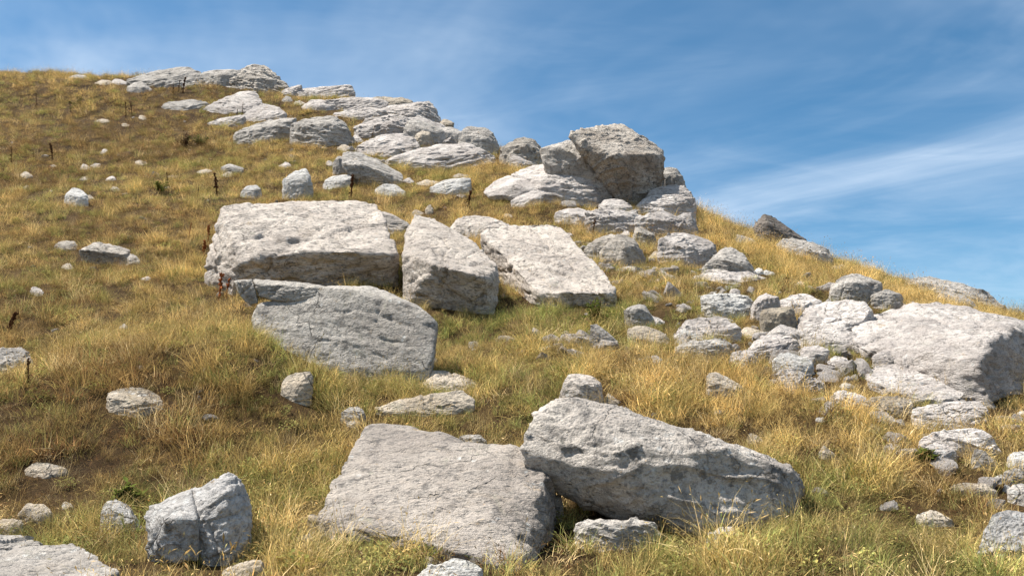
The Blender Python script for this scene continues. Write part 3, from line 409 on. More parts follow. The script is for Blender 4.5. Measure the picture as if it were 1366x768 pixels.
('stone','stone','grey stone in the grass under the right end of the wedge-shaped boulder','stones at the foot of the slope','greyrock',4,20,1.0,[(0.98,4.57,1),(0.98,4.56,0.98),(1.05,4.61,1.03),(1.03,4.53,1),(1.11,4.59,1.03),(1.1,4.54,1),(1.13,4.57,0.99),(1.12,4.56,0.97),(0.97,4.55,0.94),(1.05,4.52,0.93),(1.13,4.55,0.94)],[(0.99,4.58,0.83),(1.05,4.63,0.84),(1.12,4.6,0.84),(1.13,4.58,0.84),(0.97,4.55,0.83),(1.05,4.52,0.83),(1.13,4.55,0.84)]),
('prop_stone','stone','narrow stone wedged upright between the foreground block and the wedge-shaped boulder','stones at the foot of the slope','speck',3,20,1.0,[(0.23,5.13,1.13),(0.23,5.13,1.08),(0.26,5.16,1.15),(0.25,5.11,1.1),(0.29,5.13,1.13),(0.29,5.13,1.09),(0.23,5.13,1.02),(0.26,5.11,1),(0.29,5.13,1.03)],[(0.23,5.13,0.91),(0.26,5.17,0.92),(0.29,5.13,0.92),(0.23,5.13,0.91),(0.26,5.11,0.91),(0.29,5.13,0.92)]),
('cracked_boulder','boulder','pointed pale grey boulder at lower left split by a vertical crack','stones at the foot of the slope','pointed',6,22,1.0,[(-1.57,4.5,1.23),(-1.49,4.52,1.27),(-1.42,4.54,1.31),(-1.38,4.54,1.29),(-1.32,4.53,1.21),(-1.28,4.49,1.09),(-1.27,4.38,0.98),(-1.32,4.29,0.93),(-1.4,4.28,0.95),(-1.47,4.31,1),(-1.51,4.32,1.11),(-1.59,4.46,1.17),(-1.38,4.35,1.21),(-1.5,4.85,1.27),(-1.42,4.92,1.08),(-1.69,4.86,1.16)],[(-1.28,4.44,0.82),(-1.33,4.32,0.8),(-1.48,4.33,0.8),(-1.41,4.88,0.86),(-1.69,4.87,0.84)],[('split_lobe','pointed',22,[(-1.78,4.42,1.1),(-1.75,4.46,1.15),(-1.67,4.5,1.2),(-1.54,4.47,1.24),(-1.47,4.26,1.11),(-1.47,4.29,0.92),(-1.59,4.29,0.91),(-1.71,4.33,0.93),(-1.61,4.26,1.11),(-1.86,4.77,1.11),(-1.69,4.86,1.2),(-1.65,4.78,1.02),(-1.88,4.73,1.02),(-1.72,4.39,0.92),(-1.51,4.39,0.92)])]),
('stone','stone','pale broken stone leaning on the foot of the pointed cracked boulder','stones at the foot of the slope','pointed',4,20,1.0,[(-1.73,4.38,0.99),(-1.71,4.35,0.98),(-1.7,4.4,1.01),(-1.67,4.33,0.99),(-1.6,4.36,1.03),(-1.6,4.35,1),(-1.59,4.36,1),(-1.59,4.36,0.98),(-1.73,4.35,0.94),(-1.66,4.33,0.93),(-1.6,4.34,0.93)],[(-1.73,4.39,0.84),(-1.71,4.42,0.84),(-1.6,4.37,0.83),(-1.59,4.36,0.83),(-1.73,4.35,0.83),(-1.66,4.33,0.83),(-1.6,4.34,0.83)]),
('stone','stone','grey rounded stone just left of the pointed cracked boulder','stones at the foot of the slope','pointed',4,20,1.0,[(-2.33,5.16,1.05),(-2.33,5.16,1.01),(-2.32,5.19,1.1),(-2.29,5.14,1.04),(-2.29,5.22,1.11),(-2.24,5.12,1.05),(-2.22,5.24,1.08),(-2.16,5.11,1.03),(-2.1,5.18,1.01),(-2.09,5.16,0.99),(-2.29,5.12,0.97),(-2.17,5.1,0.96),(-2.07,5.14,0.96)],[(-2.34,5.17,0.84),(-2.33,5.21,0.85),(-2.3,5.25,0.86),(-2.23,5.27,0.88),(-2.1,5.19,0.87),(-2.29,5.12,0.85),(-2.17,5.1,0.85),(-2.07,5.14,0.86)]),
('bedrock_slab','rock slab','flat pale slab in the bottom left corner','stones at the foot of the slope','slabflat',6,26,1.0,[(-2.67,4.39,0.92),(-2.53,4.46,0.94),(-2.33,4.54,0.94),(-2.21,4.59,0.95),(-1.98,4.36,0.92),(-1.77,4.14,0.9),(-1.78,4.09,0.88),(-1.95,3.84,0.86),(-2.32,3.84,0.86)],[(-1.77,4.14,0.73),(-1.78,4.09,0.72),(-2.19,4.54,0.71),(-1.95,3.85,0.67),(-2.32,3.85,0.63),(-2.67,4.39,0.65)]),
('rock_slab','rock slab','smaller flat pale slab behind the corner slab, parted by a thin crack','stones at the foot of the slope','slabflat',5,26,1.0,[(-2.87,4.71,0.94),(-2.67,4.76,0.97),(-2.57,4.78,0.97),(-2.39,4.65,0.94),(-2.39,4.61,0.93),(-2.53,4.53,0.93),(-2.72,4.47,0.92)],[(-2.38,4.64,0.73),(-2.57,4.78,0.74),(-2.72,4.47,0.7),(-2.87,4.71,0.73)]),
('stone','stone','flat pale stone behind the corner slabs at the left edge','stones at the foot of the slope','tan',4,20,1.0,[(-2.96,5.11,0.99),(-2.96,5.12,0.96),(-2.92,5.19,1.01),(-2.85,5.07,0.97),(-2.82,5.16,1.01),(-2.77,5.09,0.98),(-2.74,5.11,1),(-2.75,5.12,0.97),(-2.94,5.09,0.95),(-2.79,5.06,0.95),(-2.73,5.09,0.96)],[(-2.97,5.12,0.87),(-2.93,5.21,0.88),(-2.83,5.18,0.87),(-2.75,5.12,0.86),(-2.94,5.09,0.87),(-2.79,5.06,0.84),(-2.73,5.09,0.85)]),
('stone','stone','pale stone with a dark left side near the left edge above the corner slabs','stones at the foot of the slope','tan',4,20,1.0,[(-2.9,5.33,1.06),(-2.89,5.34,1.02),(-2.87,5.4,1.07),(-2.81,5.3,1.02),(-2.78,5.4,1.06),(-2.73,5.31,1.02),(-2.68,5.34,1.02),(-2.69,5.34,1),(-2.86,5.31,0.99),(-2.75,5.28,0.99),(-2.68,5.32,0.99)],[(-2.9,5.35,0.9),(-2.88,5.42,0.92),(-2.79,5.42,0.91),(-2.69,5.35,0.89),(-2.86,5.31,0.89),(-2.75,5.28,0.88),(-2.68,5.32,0.88)]),
('stone','stone','small pale stone half hidden in grass above the corner slabs','stones at the foot of the slope','tan',3,24,1.5,[(-2.78,5.57,1.03),(-2.78,5.57,1.02),(-2.77,5.62,1.06),(-2.72,5.54,1.04),(-2.73,5.61,1.05),(-2.69,5.54,1.03),(-2.68,5.57,1.02),(-2.68,5.57,1.02),(-2.76,5.54,1.02),(-2.71,5.52,1.02),(-2.67,5.55,1.02)],[(-2.79,5.58,0.96),(-2.77,5.64,0.98),(-2.73,5.62,0.97),(-2.68,5.58,0.96),(-2.76,5.54,0.95),(-2.71,5.52,0.94),(-2.67,5.55,0.95)]),
('stone','stone','low oval pale stone in brown grass at left, alone','stones at the foot of the slope','tan',4,20,1.0,[(-3.28,6.07,1.22),(-3.28,6.07,1.21),(-3.26,6.14,1.27),(-3.19,6.02,1.23),(-3.18,6.17,1.27),(-3.09,6,1.23),(-2.98,6.06,1.23),(-2.98,6.07,1.21),(-3.23,6.02,1.2),(-3.09,5.98,1.19),(-2.97,6.03,1.2)],[(-3.29,6.08,1.12),(-3.27,6.17,1.17),(-3.2,6.2,1.18),(-2.98,6.08,1.12),(-3.23,6.02,1.09),(-3.09,5.98,1.08),(-2.97,6.03,1.1)]),
('stone','stone','pale flat stone at the bottom edge right of the pointed cracked boulder','stones at the foot of the slope','tan',4,20,1.0,[(-1.3,4.1,0.9),(-1.3,4.11,0.87),(-1.25,4.16,0.92),(-1.22,4.07,0.88),(-1.18,4.15,0.94),(-1.16,4.08,0.89),(-1.11,4.1,0.95),(-1.11,4.11,0.89),(-1.28,4.08,0.86),(-1.18,4.05,0.86),(-1.11,4.08,0.87)],[(-1.3,4.11,0.78),(-1.26,4.18,0.79),(-1.19,4.17,0.78),(-1.11,4.11,0.77),(-1.28,4.08,0.77),(-1.18,4.05,0.76),(-1.11,4.08,0.77)]),
('stone','stone','bright white rounded stone at the bottom edge in front of the foreground block','stones at the foot of the slope','pale',5,20,1.0,[(-0.42,3.86,0.94),(-0.42,3.86,0.89),(-0.37,3.92,0.96),(-0.36,3.83,0.91),(-0.27,3.96,0.98),(-0.26,3.8,0.92),(-0.18,3.93,0.98),(-0.18,3.82,0.92),(-0.12,3.87,0.95),(-0.13,3.85,0.9),(-0.41,3.82,0.88),(-0.25,3.77,0.87),(-0.11,3.84,0.87)],[(-0.42,3.87,0.79),(-0.38,3.94,0.8),(-0.27,4,0.8),(-0.18,3.96,0.79),(-0.12,3.89,0.78),(-0.41,3.82,0.78),(-0.25,3.77,0.76),(-0.11,3.84,0.77)]),
('stone','stone','small pale stone behind the bright white one at the bottom edge','stones at the foot of the slope','tan',4,24,1.5,[(-0.41,4.24,0.92),(-0.41,4.24,0.91),(-0.39,4.28,0.95),(-0.38,4.22,0.93),(-0.35,4.3,0.92),(-0.35,4.21,0.92),(-0.31,4.24,0.91),(-0.31,4.24,0.91),(-0.4,4.22,0.91),(-0.35,4.19,0.92),(-0.31,4.22,0.91)],[(-0.42,4.25,0.84),(-0.4,4.3,0.85),(-0.36,4.32,0.85),(-0.32,4.25,0.84),(-0.4,4.22,0.84),(-0.35,4.19,0.83),(-0.31,4.22,0.83)]),
('stone','stone','thin pale stone tucked under the left corner of the foreground block','stones at the foot of the slope','tan',4,20,1.0,[(-1.11,4.93,1.05),(-1.1,4.94,1.02),(-1.09,4.96,1.06),(-1.07,4.92,1.03),(-1.03,4.99,1.03),(-1.01,4.91,1),(-0.96,4.94,1),(-0.96,4.94,0.98),(-1.08,4.91,1.01),(-1.02,4.9,0.98),(-0.96,4.93,0.97)],[(-1.11,4.94,0.88),(-1.09,4.98,0.88),(-1.03,5.01,0.89),(-0.96,4.95,0.88),(-1.08,4.91,0.88),(-1.02,4.9,0.87),(-0.96,4.93,0.87)]),
('rock_slab','rock slab','low weathered ledge with a dark hollow under its left end, alone in the left meadow','small stones in the left meadow','weathered',5,18,1.0,[(-7,14.05,4.22),(-6.94,14.14,4.31),(-6.72,14.19,4.35),(-6.44,14.2,4.29),(-6.21,14.15,4.26),(-6.12,14.01,4.16),(-6.12,13.82,4.08),(-6.38,13.82,4.11),(-6.65,13.81,4.14),(-6.94,13.96,4.18),(-6.19,13.94,3.97),(-6.74,14.02,3.98)],[(-6.09,13.96,3.81),(-6.2,13.96,3.8),(-6.82,14.04,3.85),(-6.82,14.39,4.02),(-6.41,14.4,4.03)]),
('stone','stone','mossy stone at the left of the weathered ledge','small stones in the left meadow','weathered',4,20,1.0,[(-7.7,14.66,4.4),(-7.69,14.67,4.37),(-7.64,14.77,4.49),(-7.54,14.6,4.38),(-7.37,14.72,4.47),(-7.33,14.63,4.38),(-7.29,14.67,4.35),(-7.29,14.67,4.33),(-7.59,14.59,4.32),(-7.41,14.55,4.29),(-7.28,14.61,4.3)],[(-7.71,14.68,4.26),(-7.66,14.81,4.31),(-7.39,14.75,4.26),(-7.3,14.69,4.24),(-7.59,14.59,4.2),(-7.41,14.55,4.17),(-7.28,14.61,4.2)]),
('stone','stone','flat stone at the right foot of the weathered ledge','small stones in the left meadow','weathered',4,20,1.0,[(-6.26,13.88,4.05),(-6.25,13.88,4),(-6.16,13.99,4.13),(-6.08,13.82,4),(-5.98,13.94,4.07),(-5.95,13.85,3.99),(-5.91,13.89,3.99),(-5.91,13.89,3.96),(-6.21,13.84,3.95),(-6.04,13.79,3.92),(-5.9,13.85,3.94)],[(-6.27,13.9,3.82),(-6.18,14.03,3.89),(-6,13.97,3.88),(-5.91,13.9,3.86),(-6.21,13.84,3.8),(-6.04,13.79,3.8),(-5.9,13.85,3.84)]),
('stone','stone','pale stone in the hollow below the weathered ledge','small stones in the left meadow','tan',3,24,1.5,[(-6.93,13.45,3.83),(-6.93,13.45,3.8),(-6.89,13.56,3.9),(-6.8,13.39,3.8),(-6.81,13.52,3.88),(-6.75,13.41,3.8),(-6.72,13.45,3.82),(-6.73,13.46,3.8),(-6.89,13.41,3.78),(-6.78,13.36,3.77),(-6.71,13.41,3.78)],[(-6.97,13.47,3.73),(-6.95,13.59,3.78),(-6.86,13.55,3.76),(-6.77,13.47,3.72),(-6.89,13.41,3.7),(-6.78,13.36,3.68),(-6.71,13.41,3.7)]),
('stone','stone','small whitish stone below the weathered ledge at left','small stones in the left meadow','bedrock',3,24,1.5,[(-6.37,11.6,3.2),(-6.37,11.61,3.16),(-6.37,11.67,3.29),(-6.3,11.56,3.18),(-6.32,11.7,3.24),(-6.24,11.56,3.16),(-6.19,11.61,3.19),(-6.2,11.61,3.16),(-6.33,11.57,3.13),(-6.24,11.53,3.12),(-6.18,11.57,3.13)],[(-6.38,11.62,3.1),(-6.38,11.7,3.13),(-6.34,11.73,3.13),(-6.2,11.62,3.07),(-6.33,11.57,3.07),(-6.24,11.53,3.03),(-6.18,11.57,3.05)]),
('stone','stone','tiny flat pale stone right of the weathered ledge','small stones in the left meadow','bedrock',3,24,1.5,[(-5.3,12.5,3.49),(-5.29,12.51,3.48),(-5.24,12.59,3.54),(-5.19,12.46,3.48),(-5.16,12.52,3.52),(-5.15,12.49,3.49),(-5.14,12.5,3.49),(-5.14,12.51,3.48),(-5.27,12.47,3.47),(-5.19,12.43,3.47),(-5.13,12.47,3.47)],[(-5.31,12.52,3.4),(-5.26,12.61,3.42),(-5.17,12.54,3.42),(-5.15,12.52,3.41),(-5.27,12.47,3.38),(-5.19,12.43,3.38),(-5.13,12.47,3.4)]),
('stone_slab','stone slab','grey flat-topped stone cut by the left edge of the view','small stones in the left meadow','greyrock',5,20,1.0,[(-5.18,8.58,2.18),(-5.17,8.59,2.05),(-5.03,8.77,2.23),(-4.85,8.48,2.06),(-4.81,8.7,2.24),(-4.7,8.52,2.08),(-4.7,8.64,2.16),(-4.66,8.56,2.05),(-4.62,8.59,2.06),(-4.63,8.6,2.02),(-5.15,8.55,1.96),(-4.82,8.44,1.97),(-4.67,8.48,1.98)],[(-5.2,8.6,1.85),(-5.06,8.83,1.92),(-4.84,8.75,1.94),(-4.72,8.68,1.95),(-4.64,8.62,1.94),(-5.15,8.55,1.84),(-4.82,8.44,1.83),(-4.67,8.48,1.88)]),
('stone','stone','low pale stone among tall dry grass left of the upright slab','small stones in the left meadow','tan',5,20,1.0,[(-3.13,6.9,1.75),(-3.13,6.9,1.71),(-3.09,7.01,1.79),(-3,6.84,1.72),(-2.93,7.08,1.81),(-2.81,6.8,1.7),(-2.82,7.05,1.75),(-2.73,6.82,1.67),(-2.61,6.91,1.66),(-2.61,6.91,1.63),(-3.07,6.83,1.69),(-2.82,6.76,1.63),(-2.61,6.84,1.61)],[(-3.15,6.92,1.55),(-3.11,7.05,1.65),(-2.96,7.13,1.71),(-2.84,7.1,1.7),(-2.61,6.94,1.61),(-3.07,6.83,1.49),(-2.82,6.76,1.44),(-2.61,6.84,1.54)]),
('stone','stone','little grey stone deep in grass left of the upright slab','small stones in the left meadow','greyrock',3,24,1.5,[(-4.47,10.04,2.56),(-4.47,10.05,2.52),(-4.44,10.1,2.62),(-4.39,10.01,2.54),(-4.4,10.07,2.6),(-4.37,10.02,2.54),(-4.36,10.04,2.54),(-4.36,10.05,2.52),(-4.45,10.02,2.51),(-4.39,9.99,2.5),(-4.35,10.02,2.51)],[(-4.48,10.05,2.43),(-4.44,10.12,2.45),(-4.4,10.09,2.44),(-4.36,10.05,2.43),(-4.45,10.02,2.42),(-4.39,9.99,2.42),(-4.35,10.02,2.43)]),
('stone','stone','pair-topped pale stone in the upper left meadow, largest there','small stones in the left meadow','pale',4,20,1.0,[(-9.61,18.61,6.28),(-9.55,18.53,6.14),(-9.54,18.69,6.45),(-9.41,18.46,6.19),(-9.32,18.7,6.38),(-9.2,18.47,6.16),(-9.12,18.6,6.24),(-9.1,18.54,6.14),(-9.6,18.52,6.03),(-9.26,18.42,5.96),(-9.04,18.52,6.06)],[(-9.63,18.65,5.96),(-9.57,18.75,6.02),(-9.35,18.76,6.04),(-9.14,18.63,5.93),(-9.6,18.52,5.9),(-9.26,18.42,5.82),(-9.04,18.52,5.84)]),
('stone','stone','small pale stone touching the right side of the pair-topped stone','small stones in the left meadow','tan',3,24,1.5,[(-9.36,18.92,6.27),(-9.36,18.92,6.22),(-9.34,19.03,6.36),(-9.25,18.86,6.22),(-9.27,19.04,6.34),(-9.18,18.85,6.21),(-9.12,18.92,6.23),(-9.12,18.93,6.21),(-9.32,18.87,6.19),(-9.19,18.82,6.17),(-9.11,18.87,6.19)],[(-9.32,18.94,6.16),(-9.31,19.07,6.22),(-9.24,19.08,6.22),(-9.08,18.95,6.13),(-9.32,18.87,6.12),(-9.19,18.82,6.07),(-9.11,18.87,6.1)]),
('stone','stone','small stone above the pair-topped stone','small stones in the left meadow','tan',3,24,1.5,[(-10.79,21.51,7.37),(-10.78,21.51,7.35),(-10.74,21.66,7.48),(-10.62,21.42,7.34),(-10.61,21.61,7.46),(-10.53,21.45,7.35),(-10.49,21.51,7.35),(-10.5,21.51,7.35),(-10.73,21.44,7.33),(-10.57,21.38,7.3),(-10.48,21.44,7.33)],[(-10.76,21.53,7.26),(-10.73,21.71,7.34),(-10.59,21.65,7.32),(-10.47,21.53,7.27),(-10.73,21.44,7.22),(-10.57,21.38,7.2),(-10.48,21.44,7.24)]),
('stone','stone','pale stone right of the one above the pair-topped stone','small stones in the left meadow','bedrock',3,24,1.5,[(-10.11,21.46,7.35),(-10.1,21.46,7.33),(-10.04,21.6,7.47),(-9.93,21.37,7.35),(-9.92,21.54,7.45),(-9.86,21.41,7.35),(-9.83,21.46,7.33),(-9.84,21.46,7.32),(-10.06,21.4,7.3),(-9.91,21.34,7.27),(-9.82,21.4,7.3)],[(-10.17,21.48,7.22),(-10.11,21.65,7.3),(-9.99,21.57,7.29),(-9.89,21.48,7.25),(-10.06,21.4,7.2),(-9.91,21.34,7.18),(-9.82,21.4,7.21)]),
('stone','stone','faint stone in grass right of the pair-topped stone','small stones in the left meadow','tan',3,24,1.5,[(-9.12,19.61,6.63),(-9.12,19.62,6.6),(-9.1,19.72,6.72),(-9.02,19.55,6.61),(-9.04,19.74,6.71),(-8.94,19.54,6.6),(-8.87,19.61,6.62),(-8.88,19.62,6.6),(-9.08,19.56,6.56),(-8.94,19.5,6.54),(-8.86,19.56,6.56)],[(-9.17,19.63,6.52),(-9.15,19.76,6.56),(-9.09,19.78,6.58),(-8.92,19.63,6.52),(-9.08,19.56,6.49),(-8.94,19.5,6.45),(-8.86,19.56,6.48)]),
('stone','stone','round white stone at the far left of the upper meadow','small stones in the left meadow','tan',3,24,1.5,[(-12.31,21.58,7.5),(-12.31,21.59,7.45),(-12.29,21.74,7.64),(-12.14,21.49,7.45),(-12.13,21.7,7.57),(-12.02,21.51,7.44),(-11.98,21.58,7.47),(-11.98,21.59,7.43),(-12.24,21.51,7.39),(-12.06,21.44,7.36),(-11.95,21.52,7.39)],[(-12.36,21.61,7.4),(-12.35,21.79,7.45),(-12.18,21.75,7.44),(-12.03,21.61,7.36),(-12.24,21.51,7.33),(-12.06,21.44,7.26),(-11.95,21.52,7.3)]),
('stone','stone','tiny white stone right of the far left one','small stones in the left meadow','tan',3,24,1.5,[(-12.34,23,8.13),(-12.34,23.01,8.11),(-12.32,23.11,8.2),(-12.23,22.94,8.11),(-12.22,23.09,8.16),(-12.16,22.96,8.1),(-12.13,23.01,8.11),(-12.13,23.01,8.1),(-12.3,22.96,8.08),(-12.18,22.91,8.06),(-12.12,22.96,8.08)],[(-12.35,23.02,8.03),(-12.34,23.14,8.09),(-12.24,23.12,8.09),(-12.14,23.03,8.05),(-12.3,22.96,8),(-12.18,22.91,7.97),(-12.12,22.96,8)]),
('stone','stone','squarish white stone, left of a close pair in the upper meadow','small stones in the left meadow','bedrock',3,24,1.5,[(-11.43,22.78,8.02),(-11.42,22.79,7.97),(-11.41,22.89,8.18),(-11.31,22.72,7.97),(-11.35,22.94,8.12),(-11.23,22.7,7.95),(-11.13,22.78,8.02),(-11.14,22.79,7.97),(-11.37,22.72,7.94),(-11.21,22.66,7.91),(-11.12,22.73,7.94)],[(-11.49,22.81,7.88),(-11.49,22.93,7.96),(-11.43,22.98,8),(-11.2,22.81,7.89),(-11.37,22.72,7.83),(-11.21,22.66,7.81),(-11.12,22.73,7.84)]),
('stone','stone','low white stone, right of a close pair in the upper meadow','small stones in the left meadow','bedrock',3,24,1.5,[(-11.29,22.99,8.12),(-11.29,22.99,8.07),(-11.23,23.18,8.25),(-11.08,22.88,8.05),(-11.08,23.13,8.23),(-10.97,22.91,8.06),(-10.92,22.99,8.08),(-10.92,23,8.06),(-11.22,22.91,8.03),(-11.02,22.83,8),(-10.9,22.91,8.03)],[(-11.23,23.02,8.03),(-11.18,23.24,8.17),(-11.03,23.19,8.15),(-10.85,23.02,8.04),(-11.22,22.91,7.95),(-11.02,22.83,7.89),(-10.9,22.91,7.97)]),
('stone','stone','white stone in a dark burrow-like hollow of the upper meadow','small stones in the left meadow','bedrock',3,24,1.5,[(-11.7,24.38,8.94),(-11.7,24.38,8.9),(-11.64,24.51,9.08),(-11.54,24.3,8.89),(-11.54,24.47,9.04),(-11.47,24.32,8.9),(-11.44,24.38,8.89),(-11.44,24.38,8.88),(-11.65,24.32,8.86),(-11.51,24.26,8.84),(-11.42,24.33,8.86)],[(-11.71,24.4,8.79),(-11.66,24.56,8.87),(-11.56,24.51,8.84),(-11.44,24.41,8.81),(-11.65,24.32,8.76),(-11.51,24.26,8.74),(-11.42,24.33,8.78)]),
('stone','stone','flat white stone in the upper meadow below the dark seed heads','small stones in the left meadow','tan',3,24,1.5,[(-10.21,23.23,8.28),(-10.2,23.23,8.24),(-10.15,23.45,8.44),(-9.99,23.1,8.22),(-9.94,23.42,8.36),(-9.82,23.13,8.21),(-9.74,23.24,8.23),(-9.75,23.24,8.23),(-10.12,23.12,8.19),(-9.88,23.03,8.16),(-9.72,23.13,8.19)],[(-10.16,23.27,8.2),(-10.12,23.52,8.38),(-9.91,23.49,8.34),(-9.69,23.27,8.19),(-10.12,23.12,8.09),(-9.88,23.03,8.04),(-9.72,23.13,8.1)]),
('stone','stone','flat pale stone high in the left meadow','small stones in the left meadow','tan',3,24,1.5,[(-13.86,28.34,11.17),(-13.85,28.35,11.14),(-13.73,28.63,11.35),(-13.5,28.18,11.11),(-13.48,28.51,11.28),(-13.36,28.25,11.13),(-13.31,28.34,11.17),(-13.32,28.35,11.14),(-13.75,28.22,11.07),(-13.46,28.11,11.02),(-13.28,28.23,11.07)],[(-13.98,28.39,11.05),(-13.88,28.72,11.25),(-13.62,28.58,11.15),(-13.43,28.39,11.07),(-13.75,28.22,10.96),(-13.46,28.11,10.9),(-13.28,28.23,10.98)]),
('stone','stone','flat pale stone right of the highest flat one','small stones in the left meadow','tan',3,24,1.5,[(-12.85,28.01,10.9),(-12.84,28.02,10.88),(-12.81,28.17,11.05),(-12.69,27.92,10.86),(-12.64,28.15,11.01),(-12.54,27.94,10.86),(-12.48,28.02,10.88),(-12.49,28.02,10.87),(-12.78,27.93,10.84),(-12.59,27.86,10.81),(-12.47,27.94,10.85)],[(-12.78,28.05,10.84),(-12.76,28.23,10.95),(-12.58,28.2,10.92),(-12.42,28.05,10.81),(-12.78,27.93,10.77),(-12.59,27.86,10.71),(-12.47,27.94,10.76)]),
('stone','stone','small pale stone left of the grey pair','small stones in the left meadow','tan',3,24,1.5,[(-8.55,21.38,7.39),(-8.55,21.38,7.36),(-8.5,21.55,7.49),(-8.39,21.28,7.34),(-8.41,21.56,7.48),(-8.3,21.28,7.34),(-8.2,21.38,7.38),(-8.21,21.38,7.36),(-8.49,21.3,7.33),(-8.32,21.22,7.3),(-8.19,21.31,7.33)],[(-8.54,21.41,7.3),(-8.5,21.61,7.41),(-8.41,21.61,7.41),(-8.19,21.41,7.31),(-8.49,21.3,7.24),(-8.32,21.22,7.2),(-8.19,21.31,7.25)]),
('stone','stone','flat pale stone in the middle meadow left of the grey stone','small stones in the left meadow','tan',3,24,1.5,[(-7.94,21.66,7.6),(-7.94,21.67,7.57),(-7.79,21.89,7.75),(-7.66,21.53,7.55),(-7.58,21.74,7.66),(-7.54,21.62,7.57),(-7.51,21.66,7.61),(-7.51,21.67,7.57),(-7.87,21.56,7.53),(-7.65,21.47,7.5),(-7.5,21.57,7.54)],[(-7.92,21.7,7.51),(-7.79,21.96,7.6),(-7.56,21.79,7.53),(-7.49,21.7,7.51),(-7.87,21.56,7.42),(-7.65,21.47,7.39),(-7.5,21.57,7.45)]),
('stone','stone','grey flat stone lying on a paler one in the middle meadow','small stones in the left meadow','greyrock',4,20,1.0,[(-7.3,21.58,7.71),(-7.29,21.58,7.66),(-7.17,21.75,7.84),(-7.07,21.48,7.67),(-6.94,21.76,7.74),(-6.86,21.49,7.62),(-6.71,21.58,7.67),(-6.72,21.59,7.64),(-7.21,21.5,7.57),(-6.95,21.43,7.51),(-6.73,21.5,7.57)],[(-7.31,21.61,7.48),(-7.18,21.81,7.55),(-6.96,21.81,7.55),(-6.72,21.61,7.44),(-7.21,21.5,7.41),(-6.95,21.43,7.37),(-6.73,21.5,7.38)]),
('stone','stone','pale stone under the grey flat one in the middle meadow','small stones in the left meadow','tan',3,24,1.5,[(-7.2,21.23,7.37),(-7.2,21.23,7.35),(-7.08,21.41,7.54),(-6.98,21.11,7.35),(-6.93,21.32,7.49),(-6.88,21.16,7.36),(-6.83,21.23,7.36),(-6.84,21.23,7.35),(-7.15,21.14,7.32),(-6.96,21.06,7.3),(-6.83,21.15,7.33)],[(-7.24,21.26,7.3),(-7.12,21.48,7.41),(-6.97,21.37,7.36),(-6.87,21.26,7.3),(-7.15,21.14,7.24),(-6.96,21.06,7.19),(-6.83,21.15,7.23)]),
('stone','stone','pale stone left of the white upright stone, further up','small stones in the left meadow','bedrock',3,24,1.5,[(-6.09,22.45,7.97),(-6.08,22.45,7.95),(-5.93,22.62,8.13),(-5.85,22.34,7.96),(-5.79,22.52,8.03),(-5.77,22.41,7.95),(-5.74,22.45,7.94),(-5.74,22.45,7.93),(-6.04,22.37,7.9),(-5.87,22.3,7.87),(-5.73,22.38,7.9)],[(-6.14,22.48,7.85),(-5.99,22.68,7.97),(-5.85,22.56,7.92),(-5.79,22.48,7.88),(-6.04,22.37,7.79),(-5.87,22.3,7.76),(-5.73,22.38,7.82)]),
('stone','stone','small pale flat stone below the dark bush','small stones in the left meadow','tan',3,24,1.5,[(-12.65,28.82,11.39),(-12.64,28.82,11.38),(-12.62,28.97,11.6),(-12.5,28.73,11.39),(-12.47,28.98,11.58),(-12.36,28.72,11.38),(-12.28,28.82,11.39),(-12.28,28.82,11.38),(-12.58,28.74,11.35),(-12.39,28.66,11.31),(-12.26,28.74,11.35)],[(-12.58,28.85,11.36),(-12.56,29.02,11.46),(-12.42,29.04,11.49),(-12.21,28.85,11.34),(-12.58,28.74,11.29),(-12.39,28.66,11.2),(-12.26,28.74,11.27)]),
('boulder','boulder','long low grey boulder on the skyline, left of the twin-humped summit rock','boulders of the skyline outcrop','greyrock',5,28,1.2,[(-14.98,32.95,14.4),(-14.92,32.96,14.27),(-14.39,33.5,14.91),(-13.97,32.63,14.25),(-13.32,33.67,15.2),(-12.84,32.5,14.28),(-12.93,33.59,15.2),(-12.52,32.54,14.31),(-12.16,33.32,14.8),(-11.96,32.73,14.28),(-11.49,32.96,14.29),(-11.54,32.97,14.22),(-14.59,32.64,13.98),(-13.4,32.36,13.81),(-12.29,32.4,13.83),(-11.49,32.7,14)],[(-15.02,33.05,13.99),(-14.47,33.7,14.38),(-13.41,33.9,14.51),(-13.01,33.81,14.44),(-12.21,33.49,14.24),(-11.52,33.07,14.04),(-14.59,32.64,13.75),(-13.4,32.36,13.62),(-12.29,32.4,13.66),(-11.49,32.7,13.87)]),
('boulder','boulder','summit rock with overhanging dark hollow, left hump on the skyline','boulders of the skyline outcrop','greyrock',4,28,1.2,[(-12.23,33.1,14.71),(-12.2,33.12,14.59),(-11.55,33.64,15.15),(-11.24,32.79,14.54),(-10.65,33.22,15.01),(-10.6,33.02,14.65),(-10.47,33.09,14.77),(-10.5,33.12,14.58),(-11.79,32.8,14.22),(-11.29,32.7,14.03),(-10.51,32.92,14.14)],[(-12.25,33.18,14.12),(-11.6,33.81,14.35),(-10.68,33.32,14.06),(-10.49,33.17,13.95),(-11.79,32.8,13.93),(-11.29,32.7,13.84),(-10.51,32.92,13.84)]),
